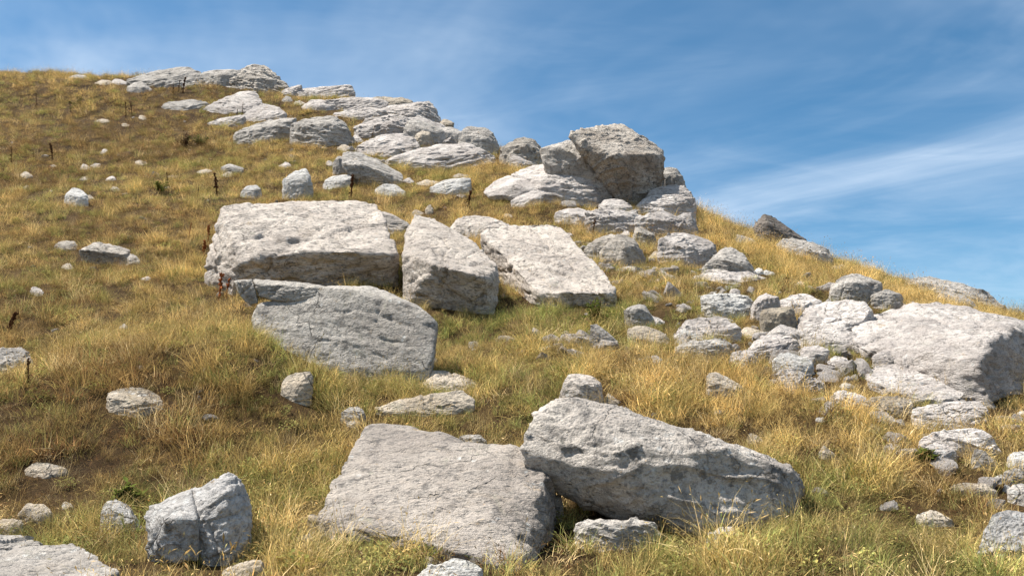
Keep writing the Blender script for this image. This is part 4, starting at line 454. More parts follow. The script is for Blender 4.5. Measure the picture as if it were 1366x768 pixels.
('boulder','boulder','highest summit rock, ragged pale hump on the skyline','boulders of the skyline outcrop','weathered',5,28,1.8,[(-11,32.84,14.56),(-10.97,32.89,14.2),(-10.71,33.28,15.05),(-10.44,32.62,14.21),(-10.05,33.57,15.33),(-9.68,32.44,14.16),(-9.71,33.55,15.19),(-9.38,32.47,14.13),(-9.45,33.48,14.91),(-9.18,32.53,14.07),(-8.55,32.91,14.08),(-8.59,32.92,13.99),(-10.64,32.55,13.76),(-9.62,32.29,13.58),(-8.58,32.63,13.76)],[(-11.04,32.95,13.95),(-10.76,33.46,14.14),(-10.11,33.8,14.24),(-9.77,33.77,14.23),(-9.5,33.69,14.15),(-8.58,33.02,13.67),(-10.64,32.55,13.67),(-9.62,32.29,13.39),(-8.58,32.63,13.52)]),
('stone','stone','white stone in the hollow under the summit rock','ledges of the hilltop outcrop','bedrock',4,24,1.5,[(-11.54,33.06,14.18),(-11.52,33.06,14.14),(-11.36,33.52,14.54),(-11.1,32.79,14.09),(-11.14,33.55,14.54),(-10.87,32.77,14.08),(-10.56,33.07,14.12),(-10.57,33.07,14.12),(-11.39,32.84,14.03),(-10.9,32.63,13.94),(-10.54,32.86,14.04)],[(-11.5,33.13,14.12),(-11.34,33.67,14.36),(-11.12,33.71,14.35),(-10.52,33.14,14),(-11.39,32.84,13.99),(-10.9,32.63,13.78),(-10.54,32.86,13.87)]),
('stone','stone','pale boulder in the grass below the long low skyline boulder','ledges of the hilltop outcrop','greyrock',4,28,1.2,[(-14.49,31.98,13.73),(-14.48,32,13.65),(-14.32,32.24,14.02),(-14.12,31.83,13.67),(-13.96,32.24,14.02),(-13.78,31.83,13.67),(-13.54,32,13.62),(-13.56,32.01,13.59),(-14.3,31.84,13.5),(-13.84,31.75,13.43),(-13.54,31.88,13.51)],[(-14.51,32.03,13.41),(-14.36,32.34,13.63),(-14,32.34,13.65),(-13.56,32.05,13.47),(-14.3,31.84,13.32),(-13.84,31.75,13.24),(-13.54,31.88,13.34)]),
('stone','stone','pale low rock on the skyline left of the long boulder','ledges of the hilltop outcrop','tan',4,24,1.5,[(-16.38,33.29,14.38),(-16.37,33.3,14.34),(-16.13,33.68,14.72),(-15.83,33.06,14.32),(-15.71,33.39,14.5),(-15.64,33.23,14.34),(-15.61,33.29,14.39),(-15.62,33.3,14.34),(-16.23,33.12,14.23),(-15.83,32.96,14.16),(-15.57,33.14,14.24)],[(-16.48,33.35,14.28),(-16.27,33.8,14.58),(-15.83,33.47,14.36),(-15.71,33.35,14.29),(-16.23,33.12,14.12),(-15.83,32.96,14.01),(-15.57,33.14,14.14)]),
('stone','stone','pale low rock beside the long skyline boulder','ledges of the hilltop outcrop','bedrock',3,24,1.5,[(-15.78,33.34,14.41),(-15.77,33.34,14.37),(-15.72,33.63,14.73),(-15.49,33.16,14.38),(-15.56,33.68,14.69),(-15.3,33.14,14.34),(-15.1,33.33,14.44),(-15.11,33.34,14.39),(-15.66,33.19,14.29),(-15.3,33.04,14.22),(-15.07,33.2,14.29)],[(-15.69,33.39,14.32),(-15.64,33.73,14.56),(-15.49,33.79,14.6),(-15.01,33.39,14.28),(-15.66,33.19,14.19),(-15.3,33.04,14.08),(-15.07,33.2,14.17)]),
('stone','stone','leftmost pale rock on the skyline','ledges of the hilltop outcrop','greyrock',4,24,1.5,[(-18.02,34.5,15.09),(-18.01,34.5,15.06),(-17.92,34.89,15.4),(-17.59,34.27,15.01),(-17.5,34.74,15.29),(-17.3,34.36,15.04),(-17.22,34.5,15.05),(-17.24,34.5,15.04),(-17.87,34.31,14.97),(-17.44,34.15,14.89),(-17.18,34.33,14.97)],[(-18.05,34.56,14.93),(-17.98,35.02,15.15),(-17.54,34.84,15.03),(-17.25,34.56,14.92),(-17.87,34.31,14.84),(-17.44,34.15,14.75),(-17.18,34.33,14.81)]),
('ledge','rock ledge','grey speckled ledge lying alone left of the pale stepped ledges','ledges of the hilltop outcrop','greyrock',4,28,1.2,[(-12.45,30.12,12.33),(-12.43,30.13,12.24),(-12.11,30.41,12.67),(-11.9,29.94,12.24),(-11.46,30.47,12.78),(-11.23,29.9,12.26),(-10.63,30.1,12.47),(-10.66,30.12,12.32),(-12.28,29.97,12.08),(-11.47,29.79,12.02),(-10.62,29.99,12.15)],[(-12.47,30.18,12.1),(-12.15,30.52,12.3),(-11.5,30.59,12.36),(-10.65,30.16,12.14),(-12.28,29.97,11.95),(-11.47,29.79,11.81),(-10.62,29.99,12.01)]),
('ledge','rock ledge','pale stepped ledge below the summit, upper slab','ledges of the hilltop outcrop','bedrock',5,28,1.2,[(-10.82,29.73,12.17),(-10.79,29.76,11.96),(-10.47,30.12,12.54),(-10.23,29.52,11.93),(-10.09,30.27,12.76),(-9.78,29.42,11.95),(-9.3,30.09,12.76),(-9.11,29.49,12.1),(-8.75,29.76,12.43),(-8.75,29.68,12.22),(-10.6,29.52,11.77),(-9.88,29.3,11.72),(-9.03,29.35,11.87),(-8.61,29.57,12.08)],[(-10.85,29.81,11.85),(-10.52,30.27,12.22),(-10.14,30.44,12.28),(-9.34,30.24,12.12),(-8.77,29.85,11.88),(-10.6,29.52,11.69),(-9.88,29.3,11.52),(-9.03,29.35,11.6),(-8.61,29.57,11.71)]),
('ledge','rock ledge','thin pale slab on top of the stepped ledge below the summit','ledges of the hilltop outcrop','bedrock',4,28,1.2,[(-10.45,31.08,12.96),(-10.44,31.09,12.9),(-10.05,31.39,13.31),(-9.88,30.88,12.94),(-9.29,31.1,13.26),(-9.28,31.02,13.1),(-10.25,30.92,12.76),(-9.7,30.8,12.8),(-9.17,30.97,12.97)],[(-10.47,31.13,12.78),(-10.08,31.49,12.99),(-9.31,31.16,12.73),(-10.25,30.92,12.63),(-9.7,30.8,12.54),(-9.17,30.97,12.62)]),
('ledge','rock ledge','narrow pale strip at the foot of the stepped ledge','ledges of the hilltop outcrop','bedrock',4,28,1.2,[(-10.1,28.35,11.16),(-10.08,28.36,11.09),(-9.74,28.54,11.38),(-9.62,28.23,11.09),(-9.16,28.47,11.47),(-9.09,28.25,11.2),(-8.83,28.31,11.41),(-8.85,28.33,11.27),(-9.93,28.25,10.97),(-9.32,28.17,10.94),(-8.88,28.25,11.12)],[(-10.11,28.38,10.89),(-9.76,28.61,11.1),(-9.18,28.53,11.03),(-8.84,28.35,10.92),(-9.93,28.25,10.83),(-9.32,28.17,10.77),(-8.88,28.25,10.86)]),
('ledge','rock ledge','pale stepped ledge below the summit, lower right slab','ledges of the hilltop outcrop','bedrock',4,28,1.2,[(-9.2,28.71,11.41),(-9.18,28.73,11.3),(-8.91,29.01,11.79),(-8.74,28.53,11.3),(-8.53,29.12,12.05),(-8.31,28.45,11.34),(-7.91,28.93,11.95),(-7.8,28.53,11.5),(-7.52,28.68,11.59),(-7.55,28.69,11.53),(-9.01,28.53,11.14),(-8.28,28.35,11.1),(-7.55,28.53,11.4)],[(-9.22,28.78,11.16),(-8.95,29.13,11.44),(-8.57,29.25,11.54),(-7.94,29.04,11.33),(-7.54,28.75,11.15),(-9.01,28.53,11),(-8.28,28.35,10.92),(-7.55,28.53,11.02)]),
('ledge','rock ledge','slanting pale-edged boulder whose grey side faces down, left half of the cracked pair','ledges of the hilltop outcrop','greyrock',5,28,1.2,[(-8.39,25.84,9.97),(-8.37,25.85,9.89),(-7.84,26.39,10.44),(-7.56,25.51,9.94),(-7.03,26.21,10.55),(-6.86,25.58,10.07),(-6.49,25.78,10.41),(-6.51,25.81,10.15),(-8.08,25.56,9.59),(-7.39,25.38,9.46),(-6.45,25.7,9.56)],[(-8.42,25.92,9.47),(-7.89,26.56,9.89),(-7.07,26.36,9.8),(-6.51,25.86,9.56),(-8.08,25.56,9.29),(-7.39,25.38,9.26),(-6.45,25.7,9.47)]),
('boulder','boulder','grey boulder right half of the cracked pair above the tall grass','ledges of the hilltop outcrop','greyrock',5,28,1.2,[(-6.53,25.14,10),(-6.5,25.16,9.87),(-6.17,25.57,10.32),(-5.99,24.89,9.89),(-5.29,25.61,10.38),(-5.14,24.86,9.9),(-4.91,25.39,10.09),(-4.86,25.02,9.79),(-4.64,25.21,9.46),(-4.67,25.22,9.43),(-6.41,25,9.35),(-5.58,24.73,9.15),(-4.68,25,9.23)],[(-6.55,25.22,9.23),(-6.21,25.72,9.52),(-5.32,25.77,9.57),(-4.93,25.51,9.43),(-4.66,25.3,9.32),(-6.41,25,9.1),(-5.58,24.73,8.95),(-4.68,25,9.12)]),
('stone','stone','thin pale slab leaning at the foot of the cracked pair','ledges of the hilltop outcrop','tan',4,24,1.5,[(-5.82,24.97,9.3),(-5.81,24.98,9.25),(-5.61,25.33,9.49),(-5.48,24.77,9.22),(-5.38,25.26,9.44),(-5.29,24.81,9.22),(-5.13,24.97,9.28),(-5.14,24.98,9.24),(-5.73,24.82,9.16),(-5.41,24.67,9.11),(-5.13,24.83,9.17)],[(-5.74,25.02,9.25),(-5.55,25.44,9.44),(-5.31,25.36,9.39),(-5.05,25.02,9.22),(-5.73,24.82,9.11),(-5.41,24.67,8.98),(-5.13,24.83,9.12)]),
('stone','stone','brownish slab at the right foot of the cracked pair','ledges of the hilltop outcrop','tan',3,24,1.5,[(-5.06,24.5,9.02),(-5.05,24.5,8.99),(-4.9,24.76,9.28),(-4.81,24.34,8.99),(-4.7,24.71,9.22),(-4.64,24.38,8.99),(-4.52,24.5,9.03),(-4.53,24.5,9),(-4.99,24.38,8.95),(-4.74,24.26,8.9),(-4.53,24.39,8.95)],[(-5.05,24.54,8.96),(-4.9,24.85,9.13),(-4.71,24.79,9.1),(-4.51,24.54,8.92),(-4.99,24.38,8.86),(-4.74,24.26,8.78),(-4.53,24.39,8.84)]),
('stone','stone','small white stone in the gap right of the cracked pair','ledges of the hilltop outcrop','bedrock',3,24,1.5,[(-4.75,25.34,9.59),(-4.74,25.35,9.54),(-4.68,25.47,9.83),(-4.63,25.25,9.57),(-4.59,25.52,9.8),(-4.53,25.23,9.54),(-4.38,25.35,9.54),(-4.38,25.35,9.52),(-4.71,25.26,9.49),(-4.53,25.18,9.45),(-4.38,25.27,9.49)],[(-4.75,25.37,9.48),(-4.69,25.53,9.59),(-4.6,25.59,9.62),(-4.38,25.38,9.46),(-4.71,25.26,9.41),(-4.53,25.18,9.34),(-4.38,25.27,9.38)]),
('ledge','rock ledge','pale ledge with a square-cut end against the sky','ledges of the hilltop outcrop','bedrock',5,28,1.2,[(-8.45,32.26,13.66),(-8.41,32.27,13.56),(-7.99,32.56,13.87),(-7.85,32.09,13.51),(-6.97,32.68,14),(-6.83,32.03,13.46),(-6.11,32.33,13.96),(-6.11,32.2,13.57),(-5.96,32.28,13.67),(-5.99,32.26,13.51),(-8.09,32.04,13.37),(-6.95,31.91,13.23),(-5.88,32.16,13.35)],[(-8.47,32.32,13.35),(-8.02,32.67,13.45),(-7,32.81,13.38),(-6.12,32.41,13.12),(-5.98,32.35,13.07),(-8.09,32.04,13.16),(-6.95,31.91,13.03),(-5.88,32.16,12.97)]),
('ledge','rock ledge','small pale spur left of the square-ended ledge','ledges of the hilltop outcrop','bedrock',4,28,1.2,[(-8.87,32.32,13.65),(-8.86,32.33,13.61),(-8.48,32.6,13.97),(-8.36,32.15,13.65),(-7.96,32.28,13.94),(-7.97,32.3,13.8),(-8.67,32.16,13.47),(-8.27,32.09,13.47),(-7.93,32.24,13.62)],[(-8.88,32.37,13.47),(-8.5,32.69,13.59),(-7.97,32.33,13.33),(-8.67,32.16,13.36),(-8.27,32.09,13.29),(-7.93,32.24,13.3)]),
('stone','stone','small grey stone below the spur','ledges of the hilltop outcrop','greyrock',3,24,1.5,[(-8.37,30.85,12.77),(-8.36,30.86,12.75),(-8.21,31.05,13.09),(-8.12,30.72,12.77),(-8.06,30.97,12.98),(-8,30.77,12.77),(-7.94,30.85,12.8),(-7.95,30.85,12.76),(-8.31,30.75,12.71),(-8.1,30.67,12.66),(-7.94,30.76,12.71)],[(-8.38,30.89,12.69),(-8.23,31.13,12.82),(-8.07,31.03,12.75),(-7.95,30.88,12.67),(-8.31,30.75,12.6),(-8.1,30.67,12.55),(-7.94,30.76,12.62)]),
('stone','stone','small pale stone in grass right of the little grey one','ledges of the hilltop outcrop','bedrock',3,24,1.5,[(-7.83,30.46,12.54),(-7.82,30.46,12.5),(-7.71,30.69,12.77),(-7.61,30.32,12.48),(-7.54,30.66,12.67),(-7.47,30.34,12.47),(-7.35,30.46,12.51),(-7.36,30.46,12.5),(-7.77,30.35,12.45),(-7.54,30.25,12.4),(-7.35,30.36,12.45)],[(-7.76,30.5,12.42),(-7.65,30.76,12.58),(-7.48,30.74,12.56),(-7.29,30.5,12.44),(-7.77,30.35,12.33),(-7.54,30.25,12.29),(-7.35,30.36,12.36)]),
('ledge','rock ledge','low pale stone between the grass patches under the square-ended ledge','ledges of the hilltop outcrop','bedrock',4,28,1.2,[(-7.4,29.96,12.25),(-7.38,29.97,12.17),(-7.15,30.22,12.57),(-7.03,29.79,12.19),(-6.71,30.22,12.62),(-6.61,29.79,12.23),(-6.32,29.94,12.35),(-6.33,29.95,12.26),(-7.25,29.8,12.03),(-6.72,29.69,12.01),(-6.31,29.85,12.12)],[(-7.41,30.01,12.06),(-7.17,30.32,12.3),(-6.72,30.31,12.25),(-6.33,29.99,12),(-7.25,29.8,11.92),(-6.72,29.69,11.82),(-6.31,29.85,11.91)]),
('ledge','rock ledge','wide pale ledge on the ridge, longest of the upper steps','slabs of the stepped outcrop','bedrock',5,28,1.2,[(-6.63,30,12.49),(-6.6,30.03,12.34),(-6,30.36,12.71),(-5.88,29.83,12.22),(-5.11,30.36,12.73),(-5.03,29.84,12.19),(-4.35,30,12.49),(-4.38,30.03,12.27),(-6.44,29.85,12.18),(-5.43,29.71,11.97),(-4.37,29.91,12.12)],[(-6.65,30.06,12.01),(-6.02,30.47,12.27),(-5.13,30.47,12.14),(-4.36,30.06,11.79),(-6.44,29.85,11.85),(-5.43,29.71,11.77),(-4.37,29.91,11.75)]),
('ledge','rock ledge','pale ledge under the longest step','slabs of the stepped outcrop','bedrock',5,28,1.2,[(-6.18,29.26,11.71),(-6.15,29.27,11.63),(-5.56,29.56,12.01),(-5.45,29.08,11.61),(-4.77,29.47,12.08),(-4.72,29.12,11.71),(-4.3,29.23,11.94),(-4.33,29.25,11.74),(-6.05,29.14,11.5),(-5.3,29,11.43),(-4.6,29.06,11.53)],[(-6.19,29.31,11.5),(-5.57,29.66,11.74),(-4.78,29.56,11.61),(-4.3,29.28,11.44),(-6.05,29.14,11.38),(-5.3,29,11.23),(-4.6,29.06,11.28)]),
('ledge','rock ledge','thin pinkish slab along the skyline of the ridge','slabs of the stepped outcrop','tan',5,28,1.2,[(-5.43,31.08,12.93),(-5.4,31.09,12.85),(-4.81,31.4,13.14),(-4.72,30.91,12.79),(-4.04,31.36,13.09),(-4,30.94,12.78),(-3.49,31.09,12.82),(-3.52,31.1,12.77),(-5.2,30.93,12.67),(-4.41,30.82,12.55),(-3.58,30.97,12.63)],[(-5.44,31.13,12.52),(-4.83,31.5,12.38),(-4.05,31.45,11.91),(-3.49,31.15,11.58),(-5.2,30.93,12.36),(-4.41,30.82,12.06),(-3.58,30.97,11.62)]),
('boulder','boulder','pale-topped block with grey front at the end of the ridge against the sky','slabs of the stepped outcrop','bedrock',5,28,1.2,[(-4.92,29.53,11.81),(-4.88,29.53,11.79),(-4.35,29.93,12.25),(-4.23,29.27,11.84),(-3.49,30.03,12.4),(-3.39,29.21,11.8),(-2.66,29.63,12.37),(-2.67,29.42,11.87),(-2.44,29.52,11.91),(-2.48,29.55,11.7),(-4.54,29.23,11.61),(-3.65,29.08,11.46),(-2.94,29.2,11.36),(-2.46,29.4,11.38)],[(-4.93,29.61,11.65),(-4.37,30.08,11.8),(-3.5,30.19,11.58),(-2.67,29.74,11.07),(-2.45,29.6,10.89),(-4.54,29.23,11.38),(-3.65,29.08,11.25),(-2.94,29.2,11.03),(-2.46,29.4,10.86)]),
('boulder','boulder','broad pale boulder with grey shaded side in the stepped outcrop','slabs of the stepped outcrop','bedrock',5,28,1.2,[(-4.77,25.82,10.15),(-4.75,25.83,10.07),(-4.25,26.25,10.51),(-4.12,25.57,10.08),(-3.69,26.26,10.69),(-3.59,25.54,10.14),(-3.2,26.02,10.56),(-3.17,25.68,10.15),(-2.92,25.81,10.24),(-2.94,25.83,10.06),(-4.6,25.62,9.84),(-3.73,25.45,9.62),(-2.93,25.7,9.68)],[(-4.79,25.89,9.7),(-4.27,26.39,9.96),(-3.71,26.4,9.95),(-3.21,26.13,9.78),(-2.92,25.88,9.64),(-4.6,25.62,9.53),(-3.73,25.45,9.36),(-2.93,25.7,9.56)]),
('boulder','boulder','brown-shaded block in the middle of the stepped outcrop','slabs of the stepped outcrop','greyrock',4,28,1.2,[(-3.2,25.02,10.01),(-3.18,25.04,9.8),(-2.87,25.29,10.24),(-2.81,24.87,9.83),(-2.38,25.33,10.09),(-2.34,24.88,9.71),(-1.93,25.05,9.76),(-1.95,25.07,9.63),(-2.99,24.9,9.32),(-2.49,24.82,9.22),(-1.96,24.98,9.3)],[(-3.2,25.07,9.22),(-2.88,25.39,9.39),(-2.38,25.43,9.39),(-1.94,25.1,9.18),(-2.99,24.9,9.11),(-2.49,24.82,9.05),(-1.96,24.98,9.12)]),
('ledge','rock ledge','pale slanting step above the brown-shaded block','slabs of the stepped outcrop','bedrock',4,28,1.2,[(-3.36,26.2,10.54),(-3.34,26.21,10.44),(-2.88,26.44,10.7),(-2.83,26.07,10.36),(-2.23,26.43,10.48),(-2.22,26.13,10.15),(-1.83,26.25,10.17),(-1.85,26.27,10.04),(-3.15,26.07,10.29),(-2.45,26.02,10.09),(-1.81,26.2,9.91)],[(-3.37,26.24,9.87),(-2.89,26.52,9.91),(-2.24,26.51,9.87),(-1.83,26.29,9.76),(-3.15,26.07,9.77),(-2.45,26.02,9.67),(-1.81,26.2,9.73)]),
('stone','stone','small ochre rock against the sky at the end of the ridge','slabs of the stepped outcrop','tan',3,24,1.5,[(-2.38,27.88,10.94),(-2.37,27.89,10.91),(-2.25,28.09,11.18),(-2.21,27.75,10.92),(-2.03,28.07,11.08),(-2.01,27.78,10.89),(-1.89,27.88,10.96),(-1.9,27.89,10.92),(-2.34,27.77,10.85),(-2.12,27.67,10.8),(-1.91,27.78,10.85)],[(-2.46,27.92,10.52),(-2.33,28.17,10.55),(-2.11,28.14,10.45),(-1.97,27.92,10.34),(-2.34,27.77,10.41),(-2.12,27.67,10.32),(-1.91,27.78,10.27)]),
('boulder','boulder','pale-topped block left of the rounded grey end boulder','slabs of the stepped outcrop','greyrock',4,28,1.2,[(-2.38,25.32,9.8),(-2.36,25.33,9.71),(-2.06,25.56,10.05),(-2.02,25.17,9.76),(-1.56,25.51,10.03),(-1.55,25.2,9.76),(-1.3,25.31,9.82),(-1.31,25.33,9.7),(-2.23,25.2,9.39),(-1.7,25.13,9.32),(-1.28,25.29,9.35)],[(-2.38,25.36,9.36),(-2.06,25.65,9.49),(-1.56,25.59,9.41),(-1.3,25.36,9.25),(-2.23,25.2,9.27),(-1.7,25.13,9.21),(-1.28,25.29,9.22)]),
('boulder','boulder','rounded blue-grey boulder at the right end of the stepped outcrop','slabs of the stepped outcrop','greyrock',4,28,1.2,[(-1.5,23.93,9.34),(-1.49,23.96,9.14),(-1.26,24.2,9.65),(-1.23,23.78,9.19),(-0.8,24.31,9.71),(-0.78,23.72,9.13),(-0.51,24.14,9.41),(-0.51,23.85,9.03),(-0.34,23.98,8.97),(-0.36,23.99,8.87),(-1.41,23.8,8.81),(-0.88,23.66,8.59),(-0.37,23.86,8.65)],[(-1.51,23.99,8.56),(-1.27,24.3,8.74),(-0.8,24.43,8.78),(-0.51,24.23,8.72),(-0.34,24.04,8.62),(-1.41,23.8,8.48),(-0.88,23.66,8.43),(-0.37,23.86,8.55)]),
('stone','stone','small dark-fronted block in the recess of the stepped outcrop','slabs of the stepped outcrop','tan',4,28,1.2,[(-2.91,24.69,9.48),(-2.9,24.7,9.41),(-2.64,24.89,9.71),(-2.6,24.56,9.48),(-2.38,24.78,9.65),(-2.37,24.63,9.49),(-2.27,24.7,9.42),(-2.28,24.71,9.36),(-2.86,24.64,9.17),(-2.53,24.55,9.1),(-2.26,24.67,9.16)],[(-2.91,24.72,9.03),(-2.64,24.96,9.18),(-2.38,24.83,9.1),(-2.28,24.73,9.04),(-2.86,24.64,8.98),(-2.53,24.55,8.93),(-2.26,24.67,9.01)]),
('boulder','boulder','bright whaleback slab left of the recess in the stepped outcrop','slabs of the stepped outcrop','bedrock',5,28,1.2,[(-4.54,24.28,8.89),(-4.51,24.29,8.81),(-4.28,24.5,9.22),(-4.19,24.15,8.85),(-3.77,24.71,9.55),(-3.64,24,8.89),(-3.29,24.72,9.62),(-3.19,23.98,8.94),(-2.67,24.52,9.32),(-2.64,24.11,8.96),(-2.28,24.27,9),(-2.32,24.28,8.93),(-4.33,24.07,8.67),(-3.52,23.87,8.63),(-2.47,24.03,8.79)],[(-4.55,24.35,8.72),(-4.3,24.6,8.84),(-3.79,24.86,9.04),(-3.31,24.87,9.06),(-2.68,24.63,8.89),(-2.29,24.34,8.71),(-4.33,24.07,8.54),(-3.52,23.87,8.4),(-2.47,24.03,8.5)]),
('boulder','boulder','longest bright whaleback slab, lowest of the stepped outcrop','slabs of the stepped outcrop','bedrock',5,28,1.2,[(-3.37,22.68,8.31),(-3.33,22.68,8.26),(-2.87,23.07,8.6),(-2.77,22.45,8.26),(-1.89,23.33,8.83),(-1.8,22.3,8.19),(-0.97,23.06,8.79),(-0.97,22.44,8.24),(-0.59,22.82,8.57),(-0.62,22.59,8.24),(-0.39,22.69,8.19),(-0.43,22.7,8.12),(-3.13,22.4,8.1),(-2.23,22.16,7.95),(-1.35,22.2,7.76),(-0.49,22.46,7.95)],[(-3.38,22.77,7.83),(-2.89,23.23,8.05),(-1.91,23.53,8.25),(-0.98,23.22,8.17),(-0.59,22.94,8.06),(-0.39,22.78,7.99),(-3.13,22.4,7.69),(-2.23,22.16,7.58),(-1.35,22.2,7.59),(-0.49,22.46,7.81)]),
('tilted_bar','stone slab','long bar of rock tilted down to the right with a dark underside','slabs of the stepped outcrop','greyrock',5,30,1.0,[(-3.99,19.97,7.55),(-3.93,20.54,7.78),(-3.62,20.64,7.79),(-3.1,20.58,7.52),(-2.58,20.33,7.17),(-2.51,19.96,6.89),(-2.67,19.83,6.73),(-3.31,19.75,6.94),(-3.73,19.79,7.02),(-3.9,19.82,7.21),(-3.7,19.74,7.36),(-3.06,19.73,7.08)],[(-2.69,19.98,6.57),(-3.54,20.04,6.67),(-3.1,20.59,6.86)]),
('stone','stone','shaded stone under the left end of the tilted bar','slabs of the stepped outcrop','greyrock',3,28,1.2,[(-4.36,20.91,7.66),(-4.36,20.92,7.6),(-4.24,21.03,7.83),(-4.19,20.83,7.68),(-4.03,20.97,7.73),(-4.02,20.88,7.63),(-4.34,20.9,7.34),(-4.13,20.84,7.29),(-3.95,20.92,7.33)],[(-4.37,20.93,7.17),(-4.24,21.07,7.26),(-4.04,21.01,7.23),(-4.34,20.9,7.15),(-4.13,20.84,7.15),(-3.95,20.92,7.2)]),
('stone','stone','pale low stone left of the foot of the tilted bar','stones between the middle blocks','pale',4,20,1.0,[(-4.34,19.78,6.83),(-4.33,19.78,6.77),(-4.14,19.98,7.05),(-4.06,19.65,6.79),(-3.82,19.91,7.08),(-3.77,19.68,6.86),(-3.64,19.76,6.95),(-3.65,19.77,6.86),(-4.25,19.67,6.71),(-3.96,19.59,6.65),(-3.65,19.69,6.78)],[(-4.35,19.81,6.57),(-4.15,20.05,6.74),(-3.83,19.97,6.73),(-3.65,19.8,6.63),(-4.25,19.67,6.48),(-3.96,19.59,6.5),(-3.65,19.69,6.56)]),
('stone','stone','small stone under the middle of the tilted bar','stones between the middle blocks','greyrock',3,24,1.5,[(-3.8,20.29,7.03),(-3.79,20.29,7),(-3.73,20.43,7.17),(-3.68,20.2,7.01),(-3.66,20.5,7.13),(-3.6,20.17,6.98),(-3.41,20.29,6.98),(-3.42,20.29,6.98),(-3.75,20.2,6.94),(-3.57,20.12,6.91),(-3.41,20.21,6.95)],[(-3.74,20.32,6.91),(-3.67,20.49,6.99),(-3.6,20.56,7),(-3.35,20.33,6.87),(-3.75,20.2,6.85),(-3.57,20.12,6.81),(-3.41,20.21,6.83)]),
('stone','stone','white stone below the lower end of the tilted bar','stones between the middle blocks','pale',4,20,1.0,[(-3.02,19.01,6.56),(-3.01,19.02,6.47),(-2.86,19.2,6.68),(-2.81,18.92,6.45),(-2.58,19.22,6.63),(-2.54,18.91,6.4),(-2.33,19.03,6.41),(-2.34,19.04,6.36),(-2.94,18.92,6.38),(-2.66,18.84,6.29),(-2.36,18.94,6.3)],[(-3.02,19.05,6.27),(-2.87,19.26,6.32),(-2.59,19.29,6.32),(-2.33,19.07,6.22),(-2.94,18.92,6.19),(-2.66,18.84,6.12),(-2.36,18.94,6.17)]),
('stone','stone','small pale stone right of the lower end of the tilted bar','stones between the middle blocks','bedrock',3,24,1.5,[(-2.59,20.41,7.02),(-2.59,20.42,6.99),(-2.47,20.56,7.18),(-2.44,20.32,6.99),(-2.39,20.54,7.11),(-2.37,20.34,6.98),(-2.3,20.42,6.99),(-2.3,20.42,6.98),(-2.56,20.35,6.96),(-2.43,20.28,6.94),(-2.3,20.35,6.97)],[(-2.63,20.44,6.9),(-2.51,20.61,6.98),(-2.43,20.58,6.97),(-2.33,20.44,6.93),(-2.56,20.35,6.86),(-2.43,20.28,6.84),(-2.3,20.35,6.88)]),
('stone','stone','low pale stone in the grass below the longest whaleback','stones between the middle blocks','tan',4,24,1.5,[(-2.25,20.12,6.88),(-2.24,20.13,6.85),(-2.04,20.45,7.08),(-1.98,19.93,6.84),(-1.73,20.33,6.98),(-1.71,20.01,6.83),(-1.59,20.12,6.89),(-1.6,20.12,6.85),(-2.19,19.97,6.79),(-1.89,19.83,6.75),(-1.61,19.98,6.8)],[(-2.28,20.17,6.75),(-2.07,20.55,6.95),(-1.75,20.41,6.9),(-1.61,20.17,6.79),(-2.19,19.97,6.67),(-1.89,19.83,6.62),(-1.61,19.98,6.7)]),
('stone','stone','pale slab in tall grass right of its low neighbour below the longest whaleback','stones between the middle blocks','pale',4,20,1.0,[(-1.83,19.13,6.54),(-1.82,19.14,6.46),(-1.57,19.31,6.74),(-1.54,19.03,6.47),(-1.22,19.31,6.82),(-1.2,19.02,6.53),(-0.89,19.1,6.79),(-0.9,19.12,6.61),(-1.72,19.03,6.39),(-1.36,18.96,6.37),(-0.95,19.03,6.51)],[(-1.83,19.17,6.28),(-1.57,19.37,6.39),(-1.22,19.38,6.39),(-0.89,19.13,6.25),(-1.72,19.03,6.24),(-1.36,18.96,6.16),(-0.95,19.03,6.2)]),
('stone','stone','small pale stone above the tall grass under the longest whaleback','stones between the middle blocks','tan',3,24,1.5,[(-1.44,20.82,7.26),(-1.43,20.82,7.22),(-1.3,21.04,7.39),(-1.27,20.69,7.21),(-1.17,21.05,7.35),(-1.15,20.69,7.19),(-0.98,20.82,7.25),(-0.99,20.82,7.22),(-1.4,20.71,7.17),(-1.2,20.62,7.14),(-1,20.72,7.17)],[(-1.43,20.85,7.11),(-1.29,21.11,7.24),(-1.16,21.12,7.24),(-0.98,20.85,7.14),(-1.4,20.71,7.05),(-1.2,20.62,7.02),(-1,20.72,7.09)]),
('stone','stone','small white stone in the grass left of the tilted bar','stones between the middle blocks','bedrock',3,24,1.5,[(-4.86,22.4,8.03),(-4.86,22.41,7.98),(-4.83,22.49,8.15),(-4.79,22.35,7.99),(-4.75,22.53,8.12),(-4.71,22.34,7.97),(-4.62,22.4,8.03),(-4.62,22.41,7.99),(-4.83,22.35,7.95),(-4.72,22.3,7.93),(-4.62,22.36,7.95)],[(-4.82,22.43,7.91),(-4.79,22.52,7.96),(-4.71,22.57,7.99),(-4.57,22.43,7.89),(-4.83,22.35,7.87),(-4.72,22.3,7.83),(-4.62,22.36,7.85)]),
